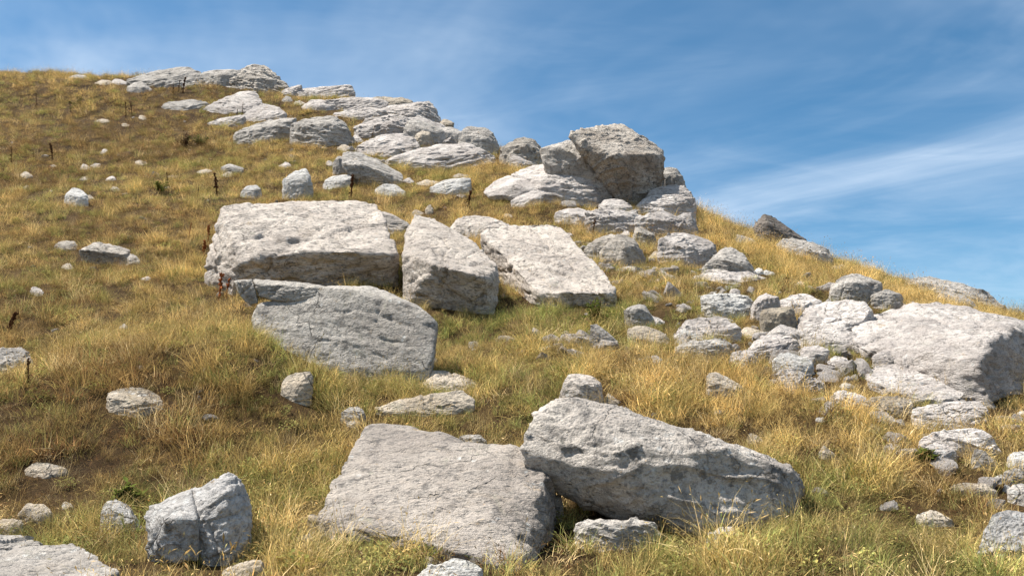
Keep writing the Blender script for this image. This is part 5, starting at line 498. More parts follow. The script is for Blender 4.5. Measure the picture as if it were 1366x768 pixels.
('great_boulder','boulder','biggest skyline boulder with pale sloping top and dark brown overhanging front','boulders of the skyline outcrop','bigboulder',6,30,1.0,[(1.18,17.92,7.38),(1.32,18.15,7.52),(1.74,18.53,7.7),(2.04,18.81,7.87),(2.46,19,7.94),(2.85,19.04,7.67),(3.3,18.79,7.27),(3.29,18.53,7.02),(3.16,18.38,6.59),(2.99,18.33,6.29),(2.67,18.26,6.02),(2.41,18.17,5.99),(2.22,17.92,6.3),(1.93,17.75,6.62),(1.56,17.73,6.92),(1.25,17.85,7.19),(1.43,17.79,7.21),(1.95,17.65,6.81),(2.37,17.65,6.77),(2.92,17.98,6.93)],[(2.7,18.46,5.69),(2.45,18.27,5.65),(3.07,18.92,5.82),(2.96,19.3,5.99)]),
('boulder','boulder','ridge-backed grey boulder leaning against the biggest skyline boulder','boulders of the skyline outcrop','greyrock',5,20,1.0,[(0.55,18.47,7.42),(0.73,18.65,7.57),(0.97,18.74,7.65),(1.22,18.56,7.47),(1.62,18.41,7.14),(1.97,18.25,6.81),(2.2,18.2,6.46),(2.22,18.15,6.09),(1.84,18.17,5.99),(0.9,18.18,6.61),(0.67,18.25,6.86),(0.98,18.15,7.16),(1.53,18.06,6.87),(1.13,19.33,7.77),(1.96,19.21,7.17)],[(2.23,18.25,5.67),(1.69,18.26,5.73),(0.91,18.4,5.89),(1.13,19.37,6.34),(2.29,19.27,6.09)]),
('boulder','boulder','craggy boulder with a pitted top, left end of the skyline boulders','boulders of the skyline outcrop','weathered',4,28,1.9,[(-0.34,22.57,8.55),(-0.32,22.59,8.46),(-0.16,22.75,8.77),(-0.15,22.47,8.51),(0.39,22.93,8.98),(0.38,22.35,8.5),(0.68,22.81,8.81),(0.65,22.45,8.39),(0.91,22.62,8.21),(0.89,22.64,8.12),(-0.1,22.36,8.23),(0.45,22.31,8.07),(0.83,22.48,7.92)],[(-0.34,22.63,7.93),(-0.16,22.84,8.01),(0.39,23.05,8.03),(0.68,22.9,7.93),(0.91,22.68,7.84),(-0.1,22.36,7.77),(0.45,22.31,7.71),(0.83,22.48,7.78)]),
('stone','stone','white slab in grass below the craggy boulder','boulders of the skyline outcrop','bedrock',4,28,1.2,[(-0.12,22.36,8.26),(-0.1,22.37,8.17),(0.09,22.56,8.4),(0.09,22.25,8.15),(0.44,22.62,8.29),(0.43,22.25,8.02),(0.7,22.39,8),(0.69,22.4,7.94),(0,22.22,8.07),(0.33,22.16,7.91),(0.66,22.3,7.87)],[(-0.12,22.4,7.82),(0.09,22.64,7.91),(0.44,22.7,7.89),(0.7,22.44,7.79),(0,22.22,7.74),(0.33,22.16,7.68),(0.66,22.3,7.72)]),
('boulder','boulder','great rounded pale boulder with a stepped lower lip in front of the skyline boulders','boulders of the skyline outcrop','bedrock',6,20,1.0,[(-0.06,18.67,6.73),(0.42,19.23,7.04),(1.12,19.41,7.2),(1.45,19.32,7.14),(1.8,18.86,6.82),(1.93,18.5,6.52),(1.94,18.24,6.18),(1.8,17.98,5.92),(0.93,17.93,5.91),(0.65,17.91,6.03),(0.64,18.06,6.42),(0.82,18.14,6.55),(1.23,18.32,6.69),(1.68,18.11,6.43),(0.61,19.05,6.94)],[(1.81,18.08,5.64),(0.93,17.98,5.7),(0.27,18.59,5.96),(1.81,18.97,6.07),(1.12,19.52,6.41)],[('lower_lip','bedrock',18,[(-0.64,18.34,6.23),(-0.5,18.7,6.52),(-0.08,18.77,6.71),(0.27,18.58,6.66),(0.77,18.21,6.39),(0.91,18.05,6.13),(0.81,17.92,5.94),(0.26,17.88,5.92),(-0.36,18.06,6.03),(0.11,18.02,6.31),(-0.52,18.26,6.05),(0.6,18.69,6.59)])]),
('stone','stone','small slab leaning on the lip of the great rounded boulder','boulders of the skyline outcrop','bedrock',4,28,1.2,[(-0.03,17.74,5.9),(-0.02,17.75,5.83),(0.18,17.93,6.07),(0.18,17.63,5.86),(0.46,17.9,6.16),(0.45,17.62,5.94),(0.65,17.72,6.05),(0.64,17.73,5.97),(-0.01,17.67,5.76),(0.25,17.56,5.75),(0.62,17.65,5.9)],[(-0.03,17.77,5.67),(0.18,17.99,5.77),(0.46,17.97,5.79),(0.65,17.75,5.7),(-0.01,17.67,5.62),(0.25,17.56,5.6),(0.62,17.65,5.67)]),
('stone','stone','tiny pale stone beside the leaning slab of the great rounded boulder','boulders of the skyline outcrop','pale',3,24,1.5,[(0.62,18.14,6.03),(0.63,18.14,6),(0.79,18.28,6.12),(0.78,18.05,6),(0.86,18.21,6.09),(0.86,18.09,6.01),(0.9,18.14,5.99),(0.9,18.14,5.98),(0.64,18.08,5.96),(0.76,18.02,5.94),(0.88,18.08,5.96)],[(0.6,18.16,5.92),(0.77,18.33,5.97),(0.84,18.24,5.94),(0.88,18.17,5.91),(0.64,18.08,5.88),(0.76,18.02,5.84),(0.88,18.08,5.87)]),
('stone','stone','low white stone at the foot of the biggest skyline boulder','boulders of the skyline outcrop','bedrock',4,28,1.2,[(1.73,17.39,5.73),(1.74,17.39,5.67),(1.89,17.53,5.88),(1.87,17.3,5.7),(2.24,17.57,5.92),(2.2,17.28,5.7),(2.41,17.41,5.72),(2.4,17.38,5.66),(1.79,17.28,5.6),(2.07,17.2,5.55),(2.42,17.34,5.59)],[(1.73,17.42,5.47),(1.89,17.59,5.52),(2.25,17.64,5.52),(2.41,17.45,5.47),(1.79,17.28,5.43),(2.07,17.2,5.38),(2.42,17.34,5.43)]),
('boulder','boulder','pale cap slab of the two-layered rock right of the biggest skyline boulder','boulders of the skyline outcrop','bedrock',4,28,1.2,[(2.76,18.12,6.2),(2.78,18.14,6.12),(3.03,18.34,6.41),(2.98,18,6.12),(3.4,18.44,6.42),(3.3,17.95,6.09),(3.67,18.29,6.34),(3.6,18.04,6.08),(3.79,18.13,6.15),(3.78,18.14,6.06),(2.8,18,6.02),(3.2,17.87,5.95),(3.76,18.05,5.97)],[(2.77,18.17,5.67),(3.04,18.42,5.68),(3.42,18.54,5.64),(3.68,18.36,5.51),(3.8,18.18,5.44),(2.8,18,5.6),(3.2,17.87,5.46),(3.76,18.05,5.42)]),
('boulder','boulder','base of the two-layered rock right of the biggest skyline boulder','boulders of the skyline outcrop','bedrock',5,28,1.2,[(2.5,17.63,5.84),(2.52,17.64,5.76),(2.71,17.76,6),(2.69,17.55,5.8),(3.21,17.9,6.04),(3.13,17.48,5.74),(3.68,17.67,6.03),(3.65,17.6,5.81),(3.74,17.62,5.9),(3.72,17.64,5.76),(2.54,17.54,5.63),(3.03,17.43,5.49),(3.71,17.57,5.57)],[(2.51,17.67,5.49),(2.72,17.82,5.52),(3.23,17.99,5.47),(3.69,17.71,5.28),(3.75,17.66,5.25),(2.54,17.54,5.44),(3.03,17.43,5.27),(3.71,17.57,5.22)]),
('boulder','boulder','rounded grey boulder against the sky behind the two-layered rock','boulders of the skyline outcrop','greyrock',4,28,1.2,[(3.16,19.29,6.79),(3.17,19.3,6.71),(3.38,19.45,7.07),(3.34,19.18,6.83),(3.69,19.51,7.12),(3.62,19.14,6.84),(3.89,19.4,6.82),(3.85,19.24,6.68),(3.96,19.32,6.59),(3.95,19.32,6.55),(3.18,19.23,6.46),(3.61,19.13,6.4),(3.93,19.25,6.43)],[(3.17,19.33,6.03),(3.39,19.51,6.07),(3.71,19.58,6.03),(3.9,19.45,5.92),(3.97,19.36,5.86),(3.18,19.23,6),(3.61,19.13,5.86),(3.93,19.25,5.81)]),
('ledge','rock ledge','left hump of the low pale ridge in front of the skyline boulders','boulders of the skyline outcrop','bedrock',4,28,1.2,[(0.81,16.67,5.4),(0.82,16.68,5.35),(1.08,16.89,5.54),(1.06,16.55,5.35),(1.4,16.85,5.52),(1.37,16.57,5.32),(1.58,16.68,5.36),(1.57,16.69,5.28),(0.9,16.56,5.24),(1.21,16.49,5.17),(1.58,16.63,5.15)],[(0.81,16.7,5.1),(1.09,16.95,5.28),(1.41,16.92,5.25),(1.58,16.71,5.13),(0.9,16.56,5.03),(1.21,16.49,4.98),(1.58,16.63,5.08)]),
('ledge','rock ledge','middle hump of the low pale ridge in front of the skyline boulders','boulders of the skyline outcrop','bedrock',5,28,1.2,[(1.35,16.06,5.27),(1.36,16.08,5.18),(1.74,16.29,5.41),(1.71,15.94,5.17),(2.16,16.29,5.35),(2.11,15.95,5.11),(2.49,16.08,5.19),(2.47,16.09,5.07),(1.42,15.98,4.99),(1.87,15.9,4.83),(2.43,16.02,4.85)],[(1.35,16.1,4.74),(1.75,16.36,4.89),(2.17,16.37,4.87),(2.49,16.11,4.76),(1.42,15.98,4.69),(1.87,15.9,4.65),(2.43,16.02,4.72)]),
('ledge','rock ledge','right hump of the low pale ridge in front of the skyline boulders','boulders of the skyline outcrop','bedrock',5,28,1.2,[(2.19,15.54,5.04),(2.2,15.55,4.95),(2.49,15.71,5.19),(2.45,15.44,4.99),(2.77,15.76,5.23),(2.7,15.41,4.99),(3.08,15.66,5.05),(3.03,15.49,4.91),(3.2,15.56,4.87),(3.19,15.57,4.83),(2.2,15.49,4.75),(2.68,15.39,4.66),(3.16,15.5,4.69)],[(2.19,15.57,4.54),(2.5,15.77,4.64),(2.78,15.83,4.67),(3.09,15.71,4.59),(3.21,15.59,4.53),(2.2,15.49,4.5),(2.68,15.39,4.49),(3.16,15.5,4.5)]),
('stone','stone','steep pale plate at the right end of the low pale ridge','boulders of the skyline outcrop','bedrock',4,28,1.2,[(2.97,15.9,5.13),(2.97,15.92,5.01),(3.17,16.05,5.27),(3.13,15.83,5.01),(3.32,16.05,5.27),(3.26,15.84,4.97),(3.46,15.94,4.87),(3.45,15.95,4.83),(3.06,15.82,4.9),(3.23,15.81,4.81),(3.44,15.89,4.79)],[(2.97,15.93,4.73),(3.18,16.1,4.8),(3.33,16.1,4.79),(3.46,15.97,4.69),(3.06,15.82,4.68),(3.23,15.81,4.65),(3.44,15.89,4.65)]),
('stone','stone','pale split stone right of the clean-cut slab','stones of the rubble band on the right','weathered',4,28,1.2,[(1.13,13.88,4.22),(1.14,13.89,4.13),(1.35,14.05,4.37),(1.32,13.78,4.14),(1.6,14.01,4.46),(1.57,13.79,4.19),(1.73,13.85,4.39),(1.72,13.88,4.2),(1.2,13.78,4.04),(1.4,13.73,3.97),(1.66,13.8,4.03)],[(1.13,13.91,3.9),(1.35,14.11,3.98),(1.61,14.06,3.97),(1.73,13.88,3.87),(1.2,13.78,3.85),(1.4,13.73,3.81),(1.66,13.8,3.82)]),
('boulder','boulder','grey broken boulder beside the pale split stone','stones of the rubble band on the right','weathered',4,28,1.2,[(1.36,13.57,4.05),(1.37,13.58,4),(1.51,13.7,4.3),(1.49,13.48,4.14),(1.72,13.78,4.42),(1.67,13.41,4.18),(1.92,13.74,4.31),(1.88,13.45,4.13),(2.08,13.58,3.98),(2.07,13.59,3.96),(1.38,13.5,3.87),(1.69,13.39,3.82),(2.05,13.51,3.9)],[(1.36,13.61,3.76),(1.52,13.76,3.79),(1.73,13.86,3.84),(1.93,13.8,3.83),(2.08,13.62,3.75),(1.38,13.5,3.72),(1.69,13.39,3.65),(2.05,13.51,3.7)]),
('stone','stone','thin white slab lying at the foot of the grey broken boulder','stones of the rubble band on the right','pale',4,24,1.5,[(1.52,13.39,3.76),(1.53,13.39,3.76),(1.8,13.7,3.92),(1.73,13.21,3.76),(2.04,13.61,3.88),(1.98,13.26,3.76),(2.14,13.39,3.79),(2.13,13.39,3.77),(1.55,13.25,3.73),(1.79,13.11,3.7),(2.08,13.26,3.73)],[(1.63,13.44,3.68),(1.92,13.79,3.84),(2.16,13.69,3.8),(2.25,13.43,3.69),(1.55,13.25,3.61),(1.79,13.11,3.57),(2.08,13.26,3.64)]),
('stone','stone','thin brown slab above the pale split stone','stones of the rubble band on the right','tan',4,24,1.5,[(1.11,15.35,4.6),(1.12,15.36,4.56),(1.36,15.61,4.7),(1.33,15.21,4.54),(1.46,15.57,4.66),(1.43,15.24,4.54),(1.58,15.35,4.57),(1.58,15.36,4.56),(1.14,15.24,4.53),(1.33,15.14,4.5),(1.55,15.25,4.53)],[(1.03,15.39,4.51),(1.28,15.68,4.65),(1.38,15.64,4.63),(1.5,15.39,4.51),(1.14,15.24,4.45),(1.33,15.14,4.39),(1.55,15.25,4.45)]),
('stone','stone','pointed stone between the grey broken boulder and the long pale boulder','stones of the rubble band on the right','weathered',4,28,1.2,[(2.03,14.83,4.54),(2.04,14.84,4.51),(2.14,14.91,4.77),(2.12,14.76,4.64),(2.31,14.97,4.74),(2.27,14.73,4.59),(2.49,14.83,4.58),(2.48,14.83,4.53),(2.06,14.77,4.42),(2.24,14.72,4.36),(2.47,14.8,4.4)],[(2.03,14.86,4.26),(2.15,14.95,4.32),(2.32,15.02,4.36),(2.49,14.85,4.28),(2.06,14.77,4.23),(2.24,14.72,4.21),(2.47,14.8,4.25)]),
('boulder','boulder','pale boulder with a long bright top below the low pale ridge','stones of the rubble band on the right','bedrock',5,28,1.2,[(2.29,13.71,4.3),(2.3,13.73,4.15),(2.49,13.87,4.42),(2.45,13.63,4.16),(2.86,13.99,4.5),(2.76,13.56,4.14),(3.09,13.93,4.39),(3.01,13.61,4.11),(3.29,13.73,4.13),(3.28,13.74,4.06),(2.32,13.63,3.98),(2.62,13.52,3.87),(2.94,13.54,3.85),(3.21,13.63,3.96)],[(2.29,13.75,3.78),(2.5,13.94,3.85),(2.87,14.08,3.9),(3.11,14,3.85),(3.3,13.77,3.75),(2.32,13.63,3.72),(2.62,13.52,3.67),(2.94,13.54,3.66),(3.21,13.63,3.69)]),
('stone','stone','small brown stone left of the long bright-topped boulder','stones of the rubble band on the right','tan',3,24,1.5,[(2.17,14.03,4.06),(2.17,14.03,4.05),(2.34,14.18,4.23),(2.3,13.93,4.08),(2.4,14.16,4.16),(2.36,13.94,4.06),(2.47,14.02,4.1),(2.47,14.03,4.06),(2.18,13.96,4.03),(2.3,13.89,4.01),(2.45,13.96,4.03)],[(2.22,14.05,3.98),(2.39,14.23,4.08),(2.46,14.21,4.07),(2.52,14.05,3.98),(2.18,13.96,3.94),(2.3,13.89,3.91),(2.45,13.96,3.94)]),
('boulder','boulder','light grey domed boulder at the edge of the golden grass','stones of the rubble band on the right','greyrock',5,28,1.2,[(2.78,12.85,3.74),(2.79,12.86,3.7),(2.94,12.98,3.93),(2.89,12.76,3.78),(3.13,13.08,4.03),(3.04,12.7,3.81),(3.31,13.08,4.05),(3.2,12.69,3.82),(3.44,13.01,3.96),(3.36,12.75,3.78),(3.55,12.86,3.7),(3.54,12.86,3.66),(2.78,12.77,3.63),(3.1,12.65,3.56),(3.53,12.79,3.6)],[(2.79,12.89,3.5),(2.95,13.04,3.54),(3.15,13.15,3.58),(3.33,13.16,3.56),(3.46,13.07,3.53),(3.56,12.9,3.49),(2.78,12.77,3.46),(3.1,12.65,3.39),(3.53,12.79,3.44)]),
('stone','stone','small pale stone right of the light grey domed boulder','stones of the rubble band on the right','pale',3,24,1.5,[(3.53,12.9,3.65),(3.53,12.9,3.63),(3.62,12.99,3.74),(3.58,12.84,3.65),(3.7,12.97,3.72),(3.67,12.85,3.65),(3.72,12.9,3.66),(3.72,12.9,3.64),(3.53,12.85,3.61),(3.6,12.81,3.6),(3.7,12.86,3.61)],[(3.53,12.91,3.55),(3.63,13.02,3.58),(3.71,12.99,3.58),(3.73,12.91,3.55),(3.53,12.85,3.52),(3.6,12.81,3.51),(3.7,12.86,3.53)]),
('stone','stone','low pale stone at the edge of the golden grass','stones of the rubble band on the right','pale',3,24,1.5,[(3.69,12.88,3.65),(3.69,12.88,3.62),(3.76,12.96,3.7),(3.73,12.84,3.63),(3.81,12.98,3.69),(3.76,12.83,3.62),(3.87,12.88,3.64),(3.87,12.88,3.62),(3.69,12.84,3.61),(3.76,12.8,3.6),(3.85,12.84,3.61)],[(3.68,12.9,3.55),(3.75,12.98,3.57),(3.8,13.01,3.58),(3.86,12.9,3.53),(3.69,12.84,3.53),(3.76,12.8,3.51),(3.85,12.84,3.52)]),
('ledge','rock ledge','long pale ledge below the light grey domed boulder','stones of the rubble band on the right','bedrock',5,28,1.2,[(2.51,12.44,3.52),(2.53,12.46,3.41),(2.7,12.57,3.63),(2.67,12.38,3.43),(3.07,12.74,3.67),(2.96,12.28,3.38),(3.47,12.75,3.64),(3.33,12.29,3.34),(3.72,12.64,3.49),(3.62,12.37,3.29),(3.88,12.47,3.3),(3.86,12.48,3.24),(2.56,12.32,3.33),(2.98,12.2,3.25),(3.43,12.23,3.19),(3.87,12.39,3.19)],[(2.52,12.49,3.3),(2.71,12.64,3.36),(3.09,12.84,3.4),(3.49,12.85,3.41),(3.74,12.71,3.36),(3.9,12.52,3.27),(2.56,12.32,3.24),(2.98,12.2,3.17),(3.43,12.23,3.18),(3.87,12.39,3.22)]),
('stone','stone','smooth bright white stone under the long pale ledge','stones of the rubble band on the right','pale',5,28,1.2,[(2.27,10.6,2.99),(2.28,10.61,2.93),(2.46,10.76,3.06),(2.41,10.52,2.93),(2.78,10.77,3.06),(2.71,10.52,2.87),(2.89,10.62,2.96),(2.88,10.61,2.87),(2.37,10.47,2.87),(2.65,10.46,2.75),(2.89,10.56,2.81)],[(2.28,10.63,2.66),(2.47,10.81,2.73),(2.79,10.82,2.75),(2.9,10.65,2.69),(2.37,10.47,2.6),(2.65,10.46,2.59),(2.89,10.56,2.65)]),
('stone','stone','grey stone leaning behind the round brown one','stones of the rubble band on the right','bedrock',4,28,1.2,[(2.79,10.4,2.81),(2.79,10.41,2.78),(2.94,10.5,2.98),(2.89,10.33,2.88),(3.04,10.51,3.02),(2.98,10.31,2.91),(3.17,10.38,2.95),(3.16,10.39,2.9),(2.8,10.36,2.7),(2.93,10.31,2.69),(3.12,10.34,2.79)],[(2.79,10.42,2.6),(2.95,10.54,2.66),(3.05,10.55,2.66),(3.17,10.4,2.6),(2.8,10.36,2.57),(2.93,10.31,2.57),(3.12,10.34,2.58)]),
('stone','stone','dark stone at the lower right end of the long pale ledge','stones of the rubble band on the right','greyrock',4,28,1.2,[(3.34,12.02,3.21),(3.35,12.03,3.19),(3.55,12.15,3.35),(3.48,11.93,3.27),(3.7,12.14,3.29),(3.64,11.95,3.23),(3.78,12.03,3.16),(3.78,12.03,3.15),(3.38,11.95,3.09),(3.54,11.91,3.09),(3.73,11.97,3.1)],[(3.35,12.05,3.2),(3.56,12.2,3.26),(3.72,12.18,3.25),(3.79,12.05,3.21),(3.38,11.95,3.17),(3.54,11.91,3.17),(3.73,11.97,3.18)]),
('boulder','boulder','round brownish boulder in the rubble band','stones of the rubble band on the right','brown',4,28,1.2,[(2.74,9.78,2.69),(2.75,9.79,2.63),(2.86,9.87,2.77),(2.82,9.73,2.67),(3.06,9.9,2.81),(2.99,9.7,2.69),(3.14,9.82,2.76),(3.11,9.76,2.68),(3.16,9.79,2.61),(3.16,9.8,2.59),(2.76,9.74,2.52),(2.93,9.69,2.48),(3.13,9.75,2.54)],[(2.75,9.8,2.38),(2.87,9.91,2.4),(3.07,9.94,2.43),(3.15,9.85,2.38),(3.17,9.81,2.36),(2.76,9.74,2.36),(2.93,9.69,2.34),(3.13,9.75,2.33)]),
('stone','stone','pale loaf-shaped stone behind the round brownish boulder','stones of the rubble band on the right','bedrock',4,28,1.2,[(3.25,10.73,2.95),(3.26,10.74,2.89),(3.44,10.87,3.05),(3.37,10.65,2.9),(3.65,10.89,3.07),(3.55,10.64,2.91),(3.78,10.73,2.95),(3.77,10.74,2.91),(3.29,10.64,2.84),(3.44,10.6,2.78),(3.73,10.67,2.88)],[(3.26,10.76,2.71),(3.46,10.92,2.78),(3.66,10.94,2.77),(3.79,10.76,2.67),(3.29,10.64,2.66),(3.44,10.6,2.63),(3.73,10.67,2.62)]),
('ledge','rock ledge','wide flat pale stone in the middle of the rubble band','stones of the rubble band on the right','bedrock',5,28,1.2,[(1.72,9.44,2.49),(1.73,9.45,2.44),(1.87,9.54,2.59),(1.84,9.39,2.45),(2.08,9.61,2.63),(2.02,9.35,2.43),(2.3,9.56,2.61),(2.25,9.38,2.43),(2.44,9.44,2.53),(2.43,9.45,2.43),(1.77,9.37,2.41),(2.07,9.31,2.37),(2.43,9.41,2.39)],[(1.73,9.47,2.24),(1.88,9.58,2.28),(2.09,9.66,2.3),(2.31,9.61,2.29),(2.44,9.46,2.24),(1.77,9.37,2.21),(2.07,9.31,2.2),(2.43,9.41,2.22)]),
('stone','stone','brown-sided stone at the right end of the wide flat one','stones of the rubble band on the right','tan',4,24,1.5,[(2.43,9.68,2.45),(2.44,9.68,2.43),(2.61,9.85,2.55),(2.53,9.57,2.46),(2.71,9.88,2.53),(2.62,9.56,2.45),(2.81,9.68,2.46),(2.81,9.68,2.44),(2.44,9.59,2.4),(2.58,9.51,2.39),(2.77,9.6,2.4)],[(2.4,9.71,2.35),(2.58,9.91,2.4),(2.68,9.94,2.42),(2.78,9.7,2.36),(2.44,9.59,2.31),(2.58,9.51,2.28),(2.77,9.6,2.32)]),
('stone','stone','bright white flake on the left of the wide flat stone','stones of the rubble band on the right','pale',4,28,1.2,[(1.74,9.34,2.42),(1.75,9.34,2.38),(1.82,9.41,2.48),(1.8,9.3,2.4),(1.94,9.45,2.48),(1.9,9.28,2.39),(2.06,9.35,2.37),(2.05,9.35,2.35),(1.75,9.3,2.35),(1.86,9.26,2.33),(2.03,9.31,2.34)],[(1.74,9.36,2.24),(1.83,9.43,2.27),(1.95,9.48,2.29),(2.06,9.36,2.25),(1.75,9.3,2.22),(1.86,9.26,2.2),(2.03,9.31,2.23)]),
('stone','stone','flat dark grey stone in front of the white flake','stones of the rubble band on the right','greyrock',5,28,1.2,[(1.61,8.78,2.25),(1.62,8.78,2.23),(1.82,8.91,2.32),(1.78,8.71,2.25),(2.1,8.91,2.34),(2.04,8.7,2.26),(2.26,8.78,2.24),(2.25,8.79,2.22),(1.63,8.73,2.19),(1.84,8.66,2.13),(2.21,8.73,2.16)],[(1.61,8.8,2),(1.83,8.95,2.05),(2.11,8.95,2.07),(2.26,8.81,2),(1.63,8.73,1.98),(1.84,8.66,1.97),(2.21,8.73,1.99)]),
('stone','stone','pale wedge stone below the round brownish boulder','stones of the rubble band on the right','bedrock',4,28,1.2,[(2.66,9.23,2.42),(2.67,9.23,2.4),(2.83,9.35,2.52),(2.77,9.16,2.43),(2.98,9.37,2.5),(2.91,9.15,2.4),(3.11,9.24,2.38),(3.1,9.24,2.35),(2.68,9.16,2.38),(2.83,9.11,2.3),(3.06,9.18,2.31)],[(2.67,9.25,2.2),(2.84,9.39,2.24),(3,9.42,2.23),(3.11,9.26,2.16),(2.68,9.16,2.16),(2.83,9.11,2.16),(3.06,9.18,2.16)]),
('stone','stone','squat pale stone with a shaded right side in the rubble band','stones of the rubble band on the right','bedrock',5,28,1.2,[(2.36,8.86,2.29),(2.37,8.87,2.23),(2.52,8.98,2.38),(2.47,8.79,2.26),(2.77,9.02,2.4),(2.69,8.77,2.25),(2.87,8.92,2.34),(2.83,8.83,2.24),(2.9,8.87,2.23),(2.89,8.87,2.2),(2.38,8.79,2.19),(2.59,8.72,2.16),(2.87,8.81,2.17)],[(2.37,8.89,2.02),(2.53,9.03,2.09),(2.79,9.07,2.13),(2.88,8.95,2.08),(2.91,8.89,2.06),(2.38,8.79,2),(2.59,8.72,2),(2.87,8.81,2.04)]),
('stone','stone','rough pale stone at the grassy lower edge of the rubble band','stones of the rubble band on the right','bedrock',4,28,1.2,[(2.03,8.36,2.11),(2.04,8.37,2.07),(2.11,8.42,2.18),(2.09,8.33,2.1),(2.25,8.44,2.2),(2.21,8.32,2.1),(2.32,8.36,2.15),(2.31,8.37,2.09),(2.05,8.33,2.03),(2.16,8.29,2.02),(2.29,8.33,2.04)],[(2.04,8.38,1.92),(2.12,8.45,1.94),(2.26,8.47,1.92),(2.32,8.37,1.89),(2.05,8.33,1.9),(2.16,8.29,1.89),(2.29,8.33,1.88)]),
('stone','stone','pale stone between the squat one and the rough one','stones of the rubble band on the right','bedrock',4,24,1.5,[(2.37,8.89,2.16),(2.38,8.89,2.14),(2.56,9.04,2.25),(2.49,8.8,2.15),(2.62,9,2.22),(2.56,8.82,2.14),(2.66,8.89,2.13),(2.65,8.89,2.13),(2.37,8.82,2.12),(2.48,8.76,2.11),(2.62,8.83,2.12)],[(2.33,8.91,2.06),(2.52,9.08,2.13),(2.58,9.04,2.12),(2.62,8.91,2.09),(2.37,8.82,2.03),(2.48,8.76,2.02),(2.62,8.83,2.06)]),
('stone','stone','sharp-edged wedge with smooth pale top and dark front','stones of the rubble band on the right','pale',4,28,1.2,[(2.39,8.18,2.06),(2.4,8.19,2),(2.53,8.28,2.18),(2.48,8.13,2.03),(2.66,8.31,2.13),(2.59,8.11,2.02),(2.78,8.18,2.06),(2.78,8.19,2.02),(2.4,8.14,1.97),(2.53,8.08,1.96),(2.71,8.12,1.99)],[(2.4,8.2,1.86),(2.54,8.31,1.88),(2.67,8.35,1.9),(2.79,8.2,1.86),(2.4,8.14,1.84),(2.53,8.08,1.82),(2.71,8.12,1.82)]),
('stone','stone','flat pale stone below the sharp-edged wedge','stones of the rubble band on the right','bedrock',5,28,1.2,[(2.28,7.67,1.94),(2.28,7.68,1.89),(2.4,7.76,2),(2.35,7.62,1.9),(2.54,7.82,1.97),(2.46,7.6,1.86),(2.7,7.68,1.85),(2.7,7.69,1.82),(2.3,7.6,1.87),(2.46,7.56,1.82),(2.66,7.63,1.81)],[(2.28,7.69,1.72),(2.41,7.8,1.74),(2.55,7.87,1.75),(2.71,7.7,1.72),(2.3,7.6,1.68),(2.46,7.56,1.66),(2.66,7.63,1.69)]),
('stone','stone','low pale streak of stone in dry grass below the rubble band','stones of the rubble band on the right','tan',4,28,1.2,[(1.61,7.38,1.94),(1.61,7.39,1.88),(1.71,7.47,1.94),(1.68,7.35,1.87),(1.84,7.49,1.88),(1.8,7.35,1.81),(1.92,7.4,1.81),(1.91,7.4,1.79),(1.63,7.34,1.86),(1.75,7.31,1.8),(1.9,7.37,1.77)],[(1.61,7.4,1.66),(1.71,7.5,1.71),(1.85,7.52,1.73),(1.92,7.42,1.69),(1.63,7.34,1.64),(1.75,7.31,1.63),(1.9,7.37,1.67)]),
('stone','stone','small pale stone in grass under the dark grey flat one','stones of the rubble band on the right','tan',4,24,1.5,[(1.77,8.67,2.1),(1.77,8.67,2.09),(1.88,8.79,2.15),(1.84,8.6,2.09),(1.97,8.75,2.13),(1.94,8.62,2.09),(2,8.67,2.1),(1.99,8.67,2.09),(1.77,8.62,2.08),(1.86,8.57,2.07),(1.97,8.62,2.08)],[(1.79,8.69,2.01),(1.91,8.83,2.05),(1.99,8.78,2.05),(2.02,8.69,2.02),(1.77,8.62,2),(1.86,8.57,1.98),(1.97,8.62,2)]),
('stone','stone','grey rounded end stone in the grass below the ragged pale slab','stones of the rubble band on the right','bedrock',4,28,1.2,[(2.52,7.1,1.72),(2.53,7.1,1.69),(2.61,7.16,1.78),(2.57,7.06,1.71),(2.7,7.21,1.79),(2.64,7.04,1.71),(2.85,7.1,1.71),(2.84,7.11,1.68),(2.53,7.06,1.65),(2.66,7.01,1.64),(2.82,7.07,1.64)],[(2.53,7.12,1.55),(2.62,7.19,1.55),(2.72,7.24,1.56),(2.86,7.12,1.5),(2.53,7.06,1.54),(2.66,7.01,1.5),(2.82,7.07,1.48)]),
('stone','stone','small bright white stone above the grey rounded end stone','stones of the rubble band on the right','pale',3,24,1.5,[(2.83,7.74,1.82),(2.83,7.74,1.81),(2.91,7.82,1.87),(2.87,7.69,1.84),(2.97,7.81,1.85),(2.92,7.7,1.83),(2.98,7.74,1.83),(2.98,7.74,1.82),(2.82,7.7,1.81),(2.88,7.67,1.81),(2.96,7.71,1.81)],[(2.82,7.75,1.76),(2.91,7.84,1.79),(2.97,7.83,1.78),(2.98,7.75,1.75),(2.82,7.7,1.74),(2.88,7.67,1.72),(2.96,7.71,1.73)]),
('stone','stone','low mottled stone right of the grey rounded end stone','stones of the rubble band on the right','tan',5,28,1.2,[(2.83,7.14,1.71),(2.83,7.14,1.66),(2.98,7.22,1.74),(2.92,7.1,1.67),(3.17,7.23,1.71),(3.11,7.1,1.65),(3.26,7.14,1.66),(3.25,7.15,1.63),(2.84,7.1,1.64),(3,7.06,1.61),(3.22,7.11,1.61)],[(2.83,7.15,1.51),(2.99,7.25,1.53),(3.18,7.26,1.52),(3.26,7.16,1.49),(2.84,7.1,1.48),(3,7.06,1.47),(3.22,7.11,1.48)]),
